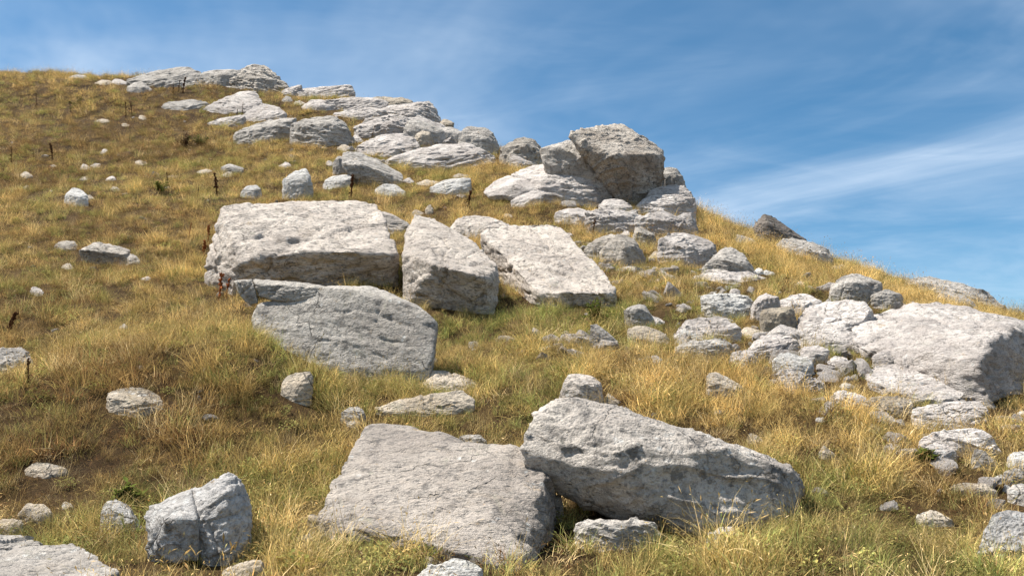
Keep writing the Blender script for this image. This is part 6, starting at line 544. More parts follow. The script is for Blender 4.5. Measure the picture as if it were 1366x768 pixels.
('boulder','boulder','long pale boulder with an undercut right end in the right meadow','stones at the foot of the slope','bedrock',5,20,1.0,[(3.03,6.84,1.62),(3.04,6.85,1.54),(3.22,6.95,1.66),(3.15,6.79,1.54),(3.47,6.98,1.69),(3.35,6.76,1.54),(3.6,6.9,1.7),(3.54,6.81,1.56),(3.65,6.84,1.63),(3.64,6.85,1.56),(3.04,6.78,1.51),(3.21,6.73,1.48),(3.43,6.74,1.49),(3.6,6.8,1.53)],[(3.03,6.86,1.39),(3.24,6.99,1.41),(3.49,7.03,1.42),(3.62,6.93,1.39),(3.66,6.86,1.37),(3.04,6.78,1.37),(3.21,6.73,1.34),(3.43,6.74,1.35),(3.6,6.8,1.35)]),
('boulder','boulder','arched pale boulder with a grey right shoulder in the right meadow','stones at the foot of the slope','bedrock',5,20,1.0,[(2.8,6.2,1.4),(2.81,6.21,1.37),(2.88,6.24,1.48),(2.85,6.17,1.41),(3.09,6.32,1.5),(2.99,6.12,1.42),(3.28,6.29,1.49),(3.19,6.14,1.41),(3.34,6.24,1.44),(3.29,6.18,1.38),(3.36,6.21,1.35),(3.35,6.21,1.33),(2.8,6.15,1.34),(3,6.09,1.34),(3.3,6.16,1.32)],[(2.81,6.22,1.22),(2.89,6.27,1.23),(3.11,6.36,1.26),(3.29,6.33,1.24),(3.35,6.26,1.23),(3.37,6.23,1.22),(2.8,6.15,1.2),(3,6.09,1.18),(3.3,6.16,1.2)]),
('stone','stone','pale stone in front of the arched boulder','stones at the foot of the slope','bedrock',4,20,1.0,[(2.75,6.01,1.37),(2.75,6.02,1.32),(2.84,6.07,1.4),(2.79,5.98,1.34),(2.93,6.08,1.39),(2.88,5.98,1.34),(2.97,6.01,1.35),(2.96,6.02,1.32),(2.75,5.98,1.3),(2.83,5.96,1.29),(2.94,5.99,1.31)],[(2.75,6.02,1.2),(2.85,6.09,1.22),(2.94,6.1,1.22),(2.97,6.03,1.19),(2.75,5.98,1.18),(2.83,5.96,1.18),(2.94,5.99,1.19)]),
('stone','stone','grey-edged stone in front of the right shoulder of the arched boulder','stones at the foot of the slope','greyrock',4,20,1.0,[(3,5.9,1.3),(3,5.9,1.28),(3.04,5.92,1.37),(3.01,5.88,1.32),(3.13,5.96,1.35),(3.08,5.86,1.31),(3.18,5.9,1.28),(3.18,5.9,1.26),(2.99,5.87,1.25),(3.05,5.85,1.25),(3.15,5.87,1.25)],[(3,5.91,1.17),(3.04,5.94,1.17),(3.14,5.98,1.18),(3.18,5.91,1.16),(2.99,5.87,1.16),(3.05,5.85,1.15),(3.15,5.87,1.15)]),
('stone','stone','small pale stone in the dry grass left of the arched boulder','stones at the foot of the slope','tan',3,24,1.5,[(2.67,6.45,1.44),(2.67,6.45,1.42),(2.72,6.49,1.48),(2.69,6.42,1.43),(2.77,6.5,1.47),(2.73,6.42,1.43),(2.78,6.45,1.44),(2.78,6.45,1.42),(2.67,6.42,1.41),(2.7,6.4,1.41),(2.77,6.43,1.41)],[(2.65,6.46,1.35),(2.71,6.51,1.36),(2.76,6.52,1.36),(2.77,6.46,1.34),(2.67,6.42,1.34),(2.7,6.4,1.33),(2.77,6.43,1.33)]),
('stone','stone','small stone left of the long pale boulder, upper of two','stones at the foot of the slope','tan',3,24,1.5,[(2.8,6.94,1.55),(2.8,6.94,1.55),(2.87,6.99,1.59),(2.83,6.91,1.56),(2.88,6.97,1.58),(2.86,6.92,1.56),(2.89,6.94,1.56),(2.89,6.94,1.55),(2.79,6.92,1.54),(2.82,6.9,1.54),(2.87,6.92,1.54)],[(2.8,6.95,1.47),(2.87,7,1.48),(2.89,6.98,1.47),(2.89,6.95,1.46),(2.79,6.92,1.47),(2.82,6.9,1.46),(2.87,6.92,1.46)]),
('stone','stone','small stone left of the long pale boulder, lower of two','stones at the foot of the slope','tan',3,24,1.5,[(2.61,6.6,1.49),(2.61,6.61,1.47),(2.68,6.66,1.53),(2.64,6.57,1.48),(2.72,6.64,1.5),(2.7,6.58,1.47),(2.73,6.6,1.48),(2.73,6.61,1.47),(2.61,6.58,1.47),(2.65,6.55,1.47),(2.71,6.58,1.47)],[(2.6,6.61,1.4),(2.68,6.68,1.42),(2.72,6.66,1.41),(2.72,6.61,1.4),(2.61,6.58,1.39),(2.65,6.55,1.38),(2.71,6.58,1.39)]),
('stone','stone','reddish small stone in the golden grass','stones at the foot of the slope','tan',3,24,1.5,[(2.09,6.16,1.33),(2.1,6.17,1.31),(2.15,6.22,1.38),(2.12,6.13,1.34),(2.18,6.22,1.36),(2.14,6.13,1.33),(2.21,6.17,1.32),(2.21,6.17,1.3),(2.09,6.14,1.3),(2.13,6.12,1.29),(2.19,6.14,1.3)],[(2.1,6.17,1.24),(2.16,6.23,1.26),(2.18,6.24,1.27),(2.21,6.18,1.23),(2.09,6.14,1.22),(2.13,6.12,1.21),(2.19,6.14,1.22)]),
('stone','stone','tiny white stone in dry grass left of the golden tussock','stones at the foot of the slope','pale',3,24,1.5,[(2.29,6.75,1.56),(2.29,6.75,1.55),(2.34,6.79,1.57),(2.32,6.73,1.56),(2.36,6.79,1.57),(2.34,6.73,1.56),(2.37,6.75,1.55),(2.37,6.76,1.55),(2.29,6.74,1.54),(2.32,6.72,1.54),(2.36,6.74,1.54)],[(2.28,6.76,1.48),(2.33,6.81,1.5),(2.35,6.8,1.5),(2.36,6.76,1.48),(2.29,6.74,1.47),(2.32,6.72,1.46),(2.36,6.74,1.47)]),
('stone','stone','white stone at the right edge beside the arched boulder','stones at the foot of the slope','pale',4,20,1.0,[(3.26,5.97,1.3),(3.26,5.97,1.28),(3.35,6.03,1.34),(3.3,5.93,1.3),(3.47,6.07,1.35),(3.38,5.91,1.29),(3.54,5.97,1.3),(3.54,5.97,1.27),(3.26,5.93,1.26),(3.36,5.89,1.23),(3.5,5.94,1.24)],[(3.26,5.98,1.17),(3.37,6.05,1.18),(3.48,6.09,1.18),(3.55,5.98,1.13),(3.26,5.93,1.15),(3.36,5.89,1.12),(3.5,5.94,1.11)]),
('stone','stone','small pale stone at the right edge under the dark end face','stones at the foot of the slope','pale',3,24,1.5,[(4.15,7.36,1.6),(4.15,7.37,1.59),(4.24,7.43,1.62),(4.18,7.33,1.6),(4.28,7.43,1.61),(4.22,7.33,1.59),(4.29,7.37,1.59),(4.29,7.37,1.59),(4.14,7.33,1.59),(4.18,7.3,1.58),(4.26,7.34,1.59)],[(4.17,7.38,1.53),(4.26,7.45,1.54),(4.3,7.45,1.53),(4.3,7.38,1.51),(4.14,7.33,1.51),(4.18,7.3,1.5),(4.26,7.34,1.5)]),
('stone','stone','grey-white stone in the pile at the right edge, topmost','stones at the foot of the slope','greyrock',4,20,1.0,[(3.08,5.67,1.23),(3.08,5.68,1.21),(3.16,5.72,1.26),(3.11,5.65,1.22),(3.22,5.71,1.25),(3.19,5.66,1.21),(3.23,5.68,1.2),(3.23,5.68,1.19),(3.08,5.66,1.18),(3.12,5.64,1.17),(3.21,5.66,1.17)],[(3.08,5.68,1.1),(3.16,5.73,1.11),(3.22,5.72,1.1),(3.23,5.69,1.08),(3.08,5.66,1.09),(3.12,5.64,1.07),(3.21,5.66,1.07)]),
('stone','stone','white stone in the pile at the right edge, left one','stones at the foot of the slope','pale',3,24,1.5,[(3.02,5.7,1.19),(3.02,5.71,1.18),(3.12,5.76,1.22),(3.06,5.67,1.19),(3.13,5.74,1.2),(3.1,5.69,1.18),(3.13,5.7,1.19),(3.13,5.71,1.18),(3.01,5.68,1.17),(3.05,5.65,1.17),(3.11,5.68,1.17)],[(3.03,5.71,1.12),(3.14,5.78,1.14),(3.15,5.75,1.13),(3.15,5.71,1.11),(3.01,5.68,1.1),(3.05,5.65,1.09),(3.11,5.68,1.1)]),
('stone','stone','white stone in the pile at the right edge, lowest one','stones at the foot of the slope','pale',3,24,1.5,[(3.02,5.59,1.13),(3.02,5.59,1.12),(3.06,5.62,1.17),(3.03,5.57,1.15),(3.1,5.63,1.15),(3.06,5.56,1.14),(3.1,5.59,1.12),(3.1,5.59,1.12),(3.01,5.57,1.12),(3.04,5.55,1.12),(3.09,5.57,1.12)],[(3.03,5.6,1.06),(3.08,5.63,1.08),(3.12,5.65,1.08),(3.12,5.6,1.06),(3.01,5.57,1.05),(3.04,5.55,1.04),(3.09,5.57,1.05)]),
('stone','stone','grey flat stone at the right edge below the white pile','stones at the foot of the slope','greyrock',4,20,1.0,[(2.98,5.45,1.15),(2.98,5.46,1.11),(3.08,5.52,1.18),(3.02,5.42,1.13),(3.2,5.54,1.17),(3.12,5.41,1.13),(3.24,5.45,1.13),(3.24,5.46,1.1),(2.97,5.43,1.08),(3.06,5.39,1.06),(3.21,5.43,1.08)],[(2.99,5.47,0.99),(3.09,5.54,1.01),(3.21,5.56,1.01),(3.25,5.47,0.96),(2.97,5.43,0.98),(3.06,5.39,0.95),(3.21,5.43,0.94)]),
('stone','stone','thin flat stone in brown grass left of the white pile','stones at the foot of the slope','tan',4,20,1.0,[(2.67,5.52,1.16),(2.67,5.52,1.14),(2.77,5.57,1.18),(2.74,5.5,1.14),(2.9,5.57,1.17),(2.85,5.49,1.14),(2.96,5.52,1.14),(2.96,5.53,1.13),(2.68,5.49,1.13),(2.79,5.48,1.12),(2.93,5.5,1.12)],[(2.67,5.53,1.03),(2.78,5.58,1.05),(2.9,5.59,1.05),(2.97,5.53,1.02),(2.68,5.49,1.02),(2.79,5.48,1.01),(2.93,5.5,1.01)]),
('stone','stone','flat tan stone in the grass at lower right','stones at the foot of the slope','tan',4,20,1.0,[(2.25,5.07,1.04),(2.26,5.07,1.02),(2.35,5.11,1.06),(2.31,5.04,1.02),(2.42,5.11,1.05),(2.39,5.05,1.01),(2.46,5.07,1.02),(2.46,5.07,1),(2.27,5.04,1.01),(2.35,5.03,0.99),(2.44,5.05,1)],[(2.26,5.07,0.91),(2.35,5.13,0.93),(2.43,5.13,0.93),(2.47,5.08,0.91),(2.27,5.04,0.9),(2.35,5.03,0.89),(2.44,5.05,0.9)]),
('boulder','boulder','smooth bluish-grey boulder in the bottom right corner','stones at the foot of the slope','pointed',5,20,1.0,[(2.29,4.48,1.02),(2.3,4.5,0.92),(2.37,4.52,1.09),(2.33,4.46,0.97),(2.47,4.57,1.12),(2.38,4.43,0.98),(2.61,4.61,1.09),(2.49,4.42,0.96),(2.73,4.48,1.06),(2.72,4.5,0.92),(2.28,4.47,0.79),(2.4,4.42,0.73),(2.71,4.49,0.71)],[(2.3,4.5,0.74),(2.38,4.55,0.73),(2.48,4.61,0.72),(2.63,4.64,0.72),(2.74,4.49,0.69),(2.28,4.47,0.74),(2.4,4.42,0.71),(2.71,4.49,0.69)]),
('boulder','boulder','dark pointed block on the right skyline','stones on the right grassy crest','darkrock',5,34,1.0,[(4.78,17.26,5.27),(5.13,17.62,5.6),(5.31,17.82,5.6),(5.68,17.85,5.35),(5.96,17.59,5.05),(5.58,17.21,4.91),(5.18,17.06,4.89),(4.84,17.09,5.04),(5.04,17.15,5.31)],[(5.96,17.6,4.62),(5.19,17.12,4.64),(4.84,17.29,4.82),(5.58,18.16,4.96)]),
('boulder','boulder','pale grey boulder in grass under the dark pointed block','stones on the right grassy crest','greyrock',5,20,1.0,[(4.9,16.2,4.69),(4.92,16.21,4.61),(5.08,16.32,4.83),(5.02,16.12,4.65),(5.57,16.51,4.85),(5.4,16.03,4.57),(5.88,16.35,4.7),(5.78,16.14,4.52),(5.97,16.23,4.47),(5.95,16.23,4.43),(4.95,16.07,4.5),(5.3,15.97,4.37),(5.88,16.11,4.37)],[(4.92,16.24,4.42),(5.1,16.39,4.41),(5.6,16.6,4.4),(5.9,16.42,4.24),(5.98,16.27,4.17),(4.95,16.07,4.35),(5.3,15.97,4.21),(5.88,16.11,4.14)]),
('stone','stone','low greyish rock in the golden grass left of the dark pointed block','stones on the right grassy crest','greyrock',4,24,1.5,[(3.98,16.27,4.8),(3.98,16.28,4.76),(4.3,16.58,4.99),(4.18,16.1,4.75),(4.51,16.45,4.89),(4.43,16.18,4.75),(4.56,16.28,4.76),(4.56,16.28,4.75),(3.98,16.14,4.72),(4.2,16.02,4.69),(4.5,16.15,4.72)],[(4.01,16.32,4.78),(4.35,16.67,4.82),(4.55,16.53,4.7),(4.6,16.32,4.6),(3.98,16.14,4.67),(4.2,16.02,4.56),(4.5,16.15,4.56)]),
('stone','stone','small white stone in the golden grass of the crest','stones on the right grassy crest','pale',3,24,1.5,[(5.53,15.41,4.09),(5.54,15.41,4.08),(5.72,15.56,4.19),(5.64,15.32,4.1),(5.78,15.52,4.18),(5.71,15.34,4.1),(5.81,15.41,4.11),(5.81,15.41,4.09),(5.53,15.35,4.07),(5.63,15.29,4.05),(5.77,15.35,4.07)],[(5.53,15.43,4.04),(5.72,15.6,4.05),(5.78,15.56,4.02),(5.8,15.43,3.97),(5.53,15.35,4),(5.63,15.29,3.95),(5.77,15.35,3.94)]),
('stone','stone','pale little stone in the golden grass above the squarish boulder','stones on the right grassy crest','tan',3,24,1.5,[(3.86,12.05,3.33),(3.86,12.06,3.31),(3.99,12.15,3.42),(3.94,11.99,3.34),(4.03,12.09,3.38),(4.01,12.03,3.33),(4.04,12.06,3.31),(4.04,12.06,3.31),(3.85,12.01,3.29),(3.92,11.97,3.28),(4.02,12.02,3.29)],[(3.86,12.07,3.24),(4,12.18,3.26),(4.04,12.11,3.23),(4.04,12.07,3.22),(3.85,12.01,3.21),(3.92,11.97,3.19),(4.02,12.02,3.2)]),
('boulder','boulder','squarish grey boulder standing at the edge of the golden grass above the vast slab','stones on the right grassy crest','greyrock',5,20,1.0,[(4.02,11.33,3.12),(4.03,11.33,3.09),(4.11,11.39,3.23),(4.08,11.28,3.16),(4.35,11.53,3.38),(4.22,11.18,3.22),(4.54,11.56,3.42),(4.38,11.16,3.24),(4.69,11.47,3.35),(4.57,11.22,3.23),(4.77,11.31,3.26),(4.76,11.32,3.21),(4.02,11.24,3.02),(4.23,11.13,2.96),(4.5,11.16,2.98),(4.65,11.21,3.08)],[(4.03,11.36,2.9),(4.13,11.44,2.94),(4.38,11.6,3.03),(4.57,11.63,3),(4.71,11.53,2.93),(4.79,11.34,2.85),(4.02,11.24,2.85),(4.23,11.13,2.79),(4.5,11.16,2.81),(4.65,11.21,2.82)]),
('stone','stone','smaller grey stone right of the squarish boulder','stones on the right grassy crest','greyrock',4,20,1.0,[(4.55,11.15,3.08),(4.55,11.16,3.04),(4.66,11.23,3.17),(4.61,11.1,3.07),(4.88,11.27,3.18),(4.79,11.08,3.07),(4.96,11.16,3.1),(4.94,11.15,3.04),(4.54,11.11,2.97),(4.72,11.05,2.93),(4.95,11.13,2.95)],[(4.55,11.17,2.85),(4.68,11.27,2.87),(4.9,11.32,2.85),(4.97,11.19,2.79),(4.54,11.11,2.83),(4.72,11.05,2.79),(4.95,11.13,2.77)]),
('stone','stone','low pale stone at the foot of the smaller grey stone','stones on the right grassy crest','bedrock',4,24,1.5,[(4.52,11.15,2.93),(4.52,11.15,2.92),(4.76,11.32,3.02),(4.64,11.05,2.92),(4.83,11.24,2.98),(4.76,11.1,2.92),(4.84,11.15,2.93),(4.83,11.15,2.92),(4.51,11.07,2.9),(4.62,11.01,2.89),(4.79,11.08,2.9)],[(4.47,11.18,2.86),(4.72,11.37,2.91),(4.79,11.28,2.86),(4.79,11.18,2.83),(4.51,11.07,2.82),(4.62,11.01,2.79),(4.79,11.08,2.8)]),
('boulder','boulder','broad rounded grey boulder on the right skyline behind the vast slab','stones on the right grassy crest','greyrock',5,20,1.0,[(6.62,14.82,3.78),(6.64,14.84,3.64),(6.92,15,3.9),(6.8,14.73,3.66),(7.51,15.24,3.94),(7.19,14.61,3.57),(7.93,15.26,3.87),(7.56,14.61,3.51),(8.17,15.18,3.72),(7.87,14.68,3.43),(8.33,15.06,3.49),(8.15,14.78,3.3),(8.44,14.9,3.24),(8.41,14.9,3.18),(6.6,14.7,3.49),(7.11,14.52,3.29),(7.8,14.58,3.2),(8.31,14.76,3.12)],[(6.64,14.88,3.5),(6.96,15.09,3.49),(7.57,15.36,3.35),(7.99,15.39,3.23),(8.23,15.29,3.14),(8.38,15.14,3.06),(8.47,14.96,3),(6.6,14.7,3.43),(7.11,14.52,3.27),(7.8,14.58,3.1),(8.31,14.76,3)]),
('boulder','boulder','grey stone with a dark left face in front of the broad skyline boulder','stones on the right grassy crest','greyrock',4,20,1.0,[(6.47,13.51,3.3),(6.49,13.52,3.25),(6.68,13.64,3.49),(6.57,13.42,3.35),(7.06,13.75,3.42),(6.86,13.38,3.28),(7.21,13.52,3.23),(7.2,13.53,3.18),(6.44,13.45,3.17),(6.7,13.32,3.11),(7.15,13.45,3.1)],[(6.49,13.55,3.13),(6.71,13.7,3.09),(7.1,13.82,3.03),(7.23,13.56,2.92),(6.44,13.45,3.12),(6.7,13.32,3),(7.15,13.45,2.91)]),
]
HULLS = []
rng0 = np.random.default_rng(11)
for idx, R in enumerate(ROCKS):
    name, cat, label, group, mat, level, power, rough, pts, feet = R[:10]
    allp = [tuple(np.array(p) + rng0.uniform(-0.003, 0.003, 3)) for p in pts + feet]
    Vx, T, pl = rock_mesh(name, allp, MAT[mat], level, power, rough, 100 + idx, 1.5 if mat in ('bedrock', 'greyrock', 'weathered') else 1.0)
    base = np.array([Vx[:, 0].mean(), Vx[:, 1].mean(), 0.0]); base[2] = float(height(base[0], base[1])[0])
    me = mesh_tris(name, Vx - base, T, MAT[mat], level >= 6)
    root = link(name, me, None, base, label=label, category=cat)
    if group: root['group'] = group
    HULLS.append((pl[0], pl[1], Vx.min(0), Vx.max(0)))
    for k, (pn, pm, pp, ppts) in enumerate(R[10] if len(R) > 10 else []):
        pv, pt, ppl = rock_mesh(pn, [tuple(np.array(p) + rng0.uniform(-0.003, 0.003, 3)) for p in ppts], MAT[pm], 5, pp, 1.0, 900 + idx * 5 + k)
        link(pn, mesh_tris(pn, pv - base, pt, MAT[pm]), root)
        HULLS.append((ppl[0], ppl[1], pv.min(0), pv.max(0)))

def rock_depth(pts):
    """how far inside (negative) or outside (positive) the nearest stone each point lies"""
    out = np.full(len(pts), 9.0)
    for n, d, lo, hi in HULLS:
        m = np.all((pts[:, :2] > lo[:2] - 0.45) & (pts[:, :2] < hi[:2] + 0.45), axis=1)
        if m.any():
            q = pts[m]; s = (q @ n.T - d).max(1); out[m] = np.minimum(out[m], s)
    return out

# ---------------------------------------------------------------- grass tussocks
TUFTS = bpy.data.collections.new('tussock_kinds')
def tuft(name, mat, seed, blades, spread, hmin, hmax, width, lean, curl, heads=0.0, segs=3, tint=((1, 1, 1), (1, 1, 1)), wispy=0.0):
    rg = random.Random(seed); Vv, Ff, Cc = [], [], []
    for b in range(blades):
        r = spread * math.sqrt(rg.random()); a = rg.uniform(0, 2 * math.pi)
        x, y = r * math.cos(a), r * math.sin(a)
        h = rg.uniform(hmin, hmax); az = a + rg.gauss(0, 0.9) if rg.random() < 0.7 else rg.uniform(0, 2 * math.pi)
        ln = rg.gauss(lean, lean * 0.5); cl = rg.gauss(curl, curl * 0.5)
        w = width * rg.uniform(0.6, 1.3); tw = rg.uniform(0, math.pi)
        f = rg.random(); val = rg.choice((0.42, 0.6, 0.8, 1.0, 1.15, 1.35, 1.75)) * rg.uniform(0.85, 1.15)
        t0, t1 = tint
        col = [(t0[i] * (1 - f) + t1[i] * f) * val for i in range(3)]
        px, py, pz = x, y, -0.02; th = ln; L_ = h / segs
        base = len(Vv); sx, sy = math.cos(az + math.pi / 2 + tw * 0.3), math.sin(az + math.pi / 2 + tw * 0.3)
        for s in range(segs + 1):
            k = 1 - s / segs * 0.9
            if s == segs: Vv.append((px, py, pz)); Cc.append(col)
            else:
                Vv += [(px - sx * w * k, py - sy * w * k, pz), (px + sx * w * k, py + sy * w * k, pz)]; Cc += [col, col]
            px += math.sin(th) * math.cos(az) * L_; py += math.sin(th) * math.sin(az) * L_; pz += math.cos(th) * L_
            th += cl + rg.gauss(0, 0.12)
        for s in range(segs - 1):
            i = base + 2 * s; Ff.append((i, i + 1, i + 3, i + 2))
        i = base + 2 * (segs - 1); Ff.append((i, i + 1, i + 2))
        if rg.random() < heads:                                 # seed head: a small spindle of crossing scales
            tx, ty, tz = Vv[base + 2 * segs]
            hl = rg.uniform(0.022, 0.045); hw = rg.uniform(0.002, 0.004); hc = [min(1.25, c * 1.05) for c in col]
            for q in range(3):
                an = rg.uniform(0, math.pi); j = len(Vv); ca, sa = math.cos(an) * hw, math.sin(an) * hw
                ddx, ddy, ddz = math.sin(th) * math.cos(az) * hl, math.sin(th) * math.sin(az) * hl, math.cos(th) * hl
                Vv += [(tx, ty, tz - .004), (tx + ddx * .45 + ca, ty + ddy * .45 + sa, tz + ddz * .45), (tx + ddx, ty + ddy, tz + ddz), (tx + ddx * .45 - ca, ty + ddy * .45 - sa, tz + ddz * .45)]
                Cc += [hc] * 4; Ff.append((j, j + 1, j + 2, j + 3))
    return finish_tuft(name, Vv, Ff, Cc, mat)
def leafy(name, mat, seed, leaves, spread, h, size, tint):
    rg = random.Random(seed); Vv, Ff, Cc = [], [], []
    for b in range(leaves):
        r = spread * math.sqrt(rg.random()); a = rg.uniform(0, 6.283); z = h * rg.random() ** 1.2 * (1 - 0.5 * r / spread)
        x, y = r * math.cos(a), r * math.sin(a); s = size * rg.uniform(0.5, 1.3)
        az = rg.uniform(0, 6.283); up = rg.uniform(-0.2, 0.9); wv = s * 0.36
        dx_, dy_, dz_ = math.cos(az) * s, math.sin(az) * s, up * s
        ox, oy = -math.sin(az) * wv, math.cos(az) * wv; f = rg.random(); val = rg.uniform(0.6, 1.4)
        col = [(tint[0][i] * (1 - f) + tint[1][i] * f) * val for i in range(3)]
        j = len(Vv)
        Vv += [(x, y, z), (x + dx_ * .5 + ox, y + dy_ * .5 + oy, z + dz_ * .6), (x + dx_, y + dy_, z + dz_ * .8), (x + dx_ * .5 - ox, y + dy_ * .5 - oy, z + dz_ * .6)]
        Cc += [col] * 4; Ff.append((j, j + 1, j + 2, j + 3))
    return finish_tuft(name, Vv, Ff, Cc, mat)
def finish_tuft(name, Vv, Ff, Cc, mat):
    me = mesh_from(name, Vv, Ff, mat, smooth=False)
    at = me.attributes.new('blade', 'FLOAT_COLOR', 'POINT')
    at.data.foreach_set('color', np.array([list(c) + [1.0] for c in Cc], np.float32).ravel())
    return me
GM = grass_material('grass blades'); LM = grass_material('weed leaves', 0.25)
STRAW = ((0.85, 0.8, 0.7), (1.25, 1.15, 1.0))
KINDS = {'mat': [], 'tall': [], 'green': [], 'herb': [], 'dead': []}
for s in range(4): KINDS['mat'].append(tuft('matted_grass', GM, 10 + s, 78, 0.17, 0.06, 0.22, 0.0027, 0.75, 0.36, 0.05, 3, STRAW))
for s in range(4): KINDS['tall'].append(tuft('tall_grass', GM, 30 + s, 50, 0.11, 0.14, 0.40, 0.0020, 0.30, 0.26, 0.45, 4, ((0.9, 0.85, 0.75), (1.25, 1.18, 1.0))))
for s in range(3): KINDS['green'].append(tuft('green_grass', GM, 50 + s, 58, 0.10, 0.10, 0.28, 0.0027, 0.32, 0.24, 0.08, 4, ((0.75, 0.95, 0.8), (1.15, 1.05, 0.9))))
for s in range(3): KINDS['herb'].append(leafy('meadow_herb', LM, 70 + s, 130, 0.13, 0.12, 0.026, ((0.7, 0.85, 0.75), (1.25, 1.15, 0.95))))
for s in range(3): KINDS['dead'].append(tuft('dead_litter', GM, 90 + s, 75, 0.20, 0.05, 0.16, 0.0026, 1.15, 0.25, 0.1, 3, ((0.7, 0.62, 0.55), (1.5, 1.4, 1.2))))

GREEN = [(-0.4,10.1,1.0),(0.7,9.9,1.0),(-1.2,11.1,1.0),(-2.2,12.0,0.7),(-1.6,12.7,0.8),(-1.5,5.5,1.0),(-2.1,5.9,0.7),(-0.8,4.6,0.9),(-0.4,5.2,0.7),(1.6,4.7,0.9),(0.6,4.6,0.9),(-6.8,12.8,1.1),(-7.2,22.9,1.6),(-0.2,8.2,1.0),(0.1,6.9,0.6),(2.2,10.7,0.9),(-1.5,9.8,0.7),(-2.4,22.3,1.6),(2.0,5.7,0.5),(-2.5,5.1,0.4),(3.2,8.0,0.6),(-1.9,7.5,0.7)]
GOLD = [(4.6,14.7,2.5),(5.4,13.7,2.0),(4.5,18.8,2.5),(1.5,6.7,0.9),(2.4,6.3,0.9),(1.1,6.8,0.8),(-0.7,19.8,1.8),(-1.8,6.2,0.8),(-2.5,6.8,0.8),(2.0,7.4,0.8),(0.3,8.9,0.6),(-1.4,6.3,0.7)]
BROWN = [(-3.5,6.8,1.0),(-2.9,6.0,0.6),(-2.7,6.6,0.7),(-3.7,8.0,0.8),(-6.3,11.4,1.0),(-2.1,5.4,0.3),(-3.2,5.9,0.5),(-2.3,6.7,0.5),(-13.7,25.2,2.5),(-13.4,26.7,3.0),(-11.9,21.4,2.0),(-10.1,24.6,2.0),(-6.2,13.6,0.9),(-2.9,5.6,0.5),(-2.5,6.5,0.6),(-3.2,6.2,0.5),(2.8,5.5,0.4),(-12.2,32.0,2.5),(-5.7,10.3,0.7),(2.3,8.5,0.7),(-2.0,5.0,0.3),(-7.5,16.2,1.5)]
CLEAR = [(0.5,5.0,0.2),(0.7,5.1,0.1),(0.9,5.1,0.1),(0.2,4.8,0.1),(-0.3,3.9,0.3),(3.0,5.5,0.2),(-1.9,3.9,0.3),(2.8,6.0,0.2),(2.7,8.2,0.3),(3.4,7.0,0.3)]
RUBBLE = [(2.7,10.0,1.0),(2.9,9.0,0.9),(2.7,11.3,1.2),(2.3,12.6,1.3),(1.9,14.9,1.5),(2.9,8.1,0.6),(3.2,7.3,0.7),(3.1,6.2,0.5),(3.1,5.7,0.5),(2.0,9.0,0.7),(-2.7,25.2,2.5),(-5.5,29.5,3.0),(-8.6,29.4,2.0),(2.2,17.0,1.5),(4.4,11.1,1.0),(0.8,9.2,0.6)]
def patch(x, y, L):
    s = np.zeros(len(x))
    for a, b, r in L: s = np.maximum(s, np.exp(-((x - a) ** 2 + (y - b) ** 2) / (r * r)))
    return s
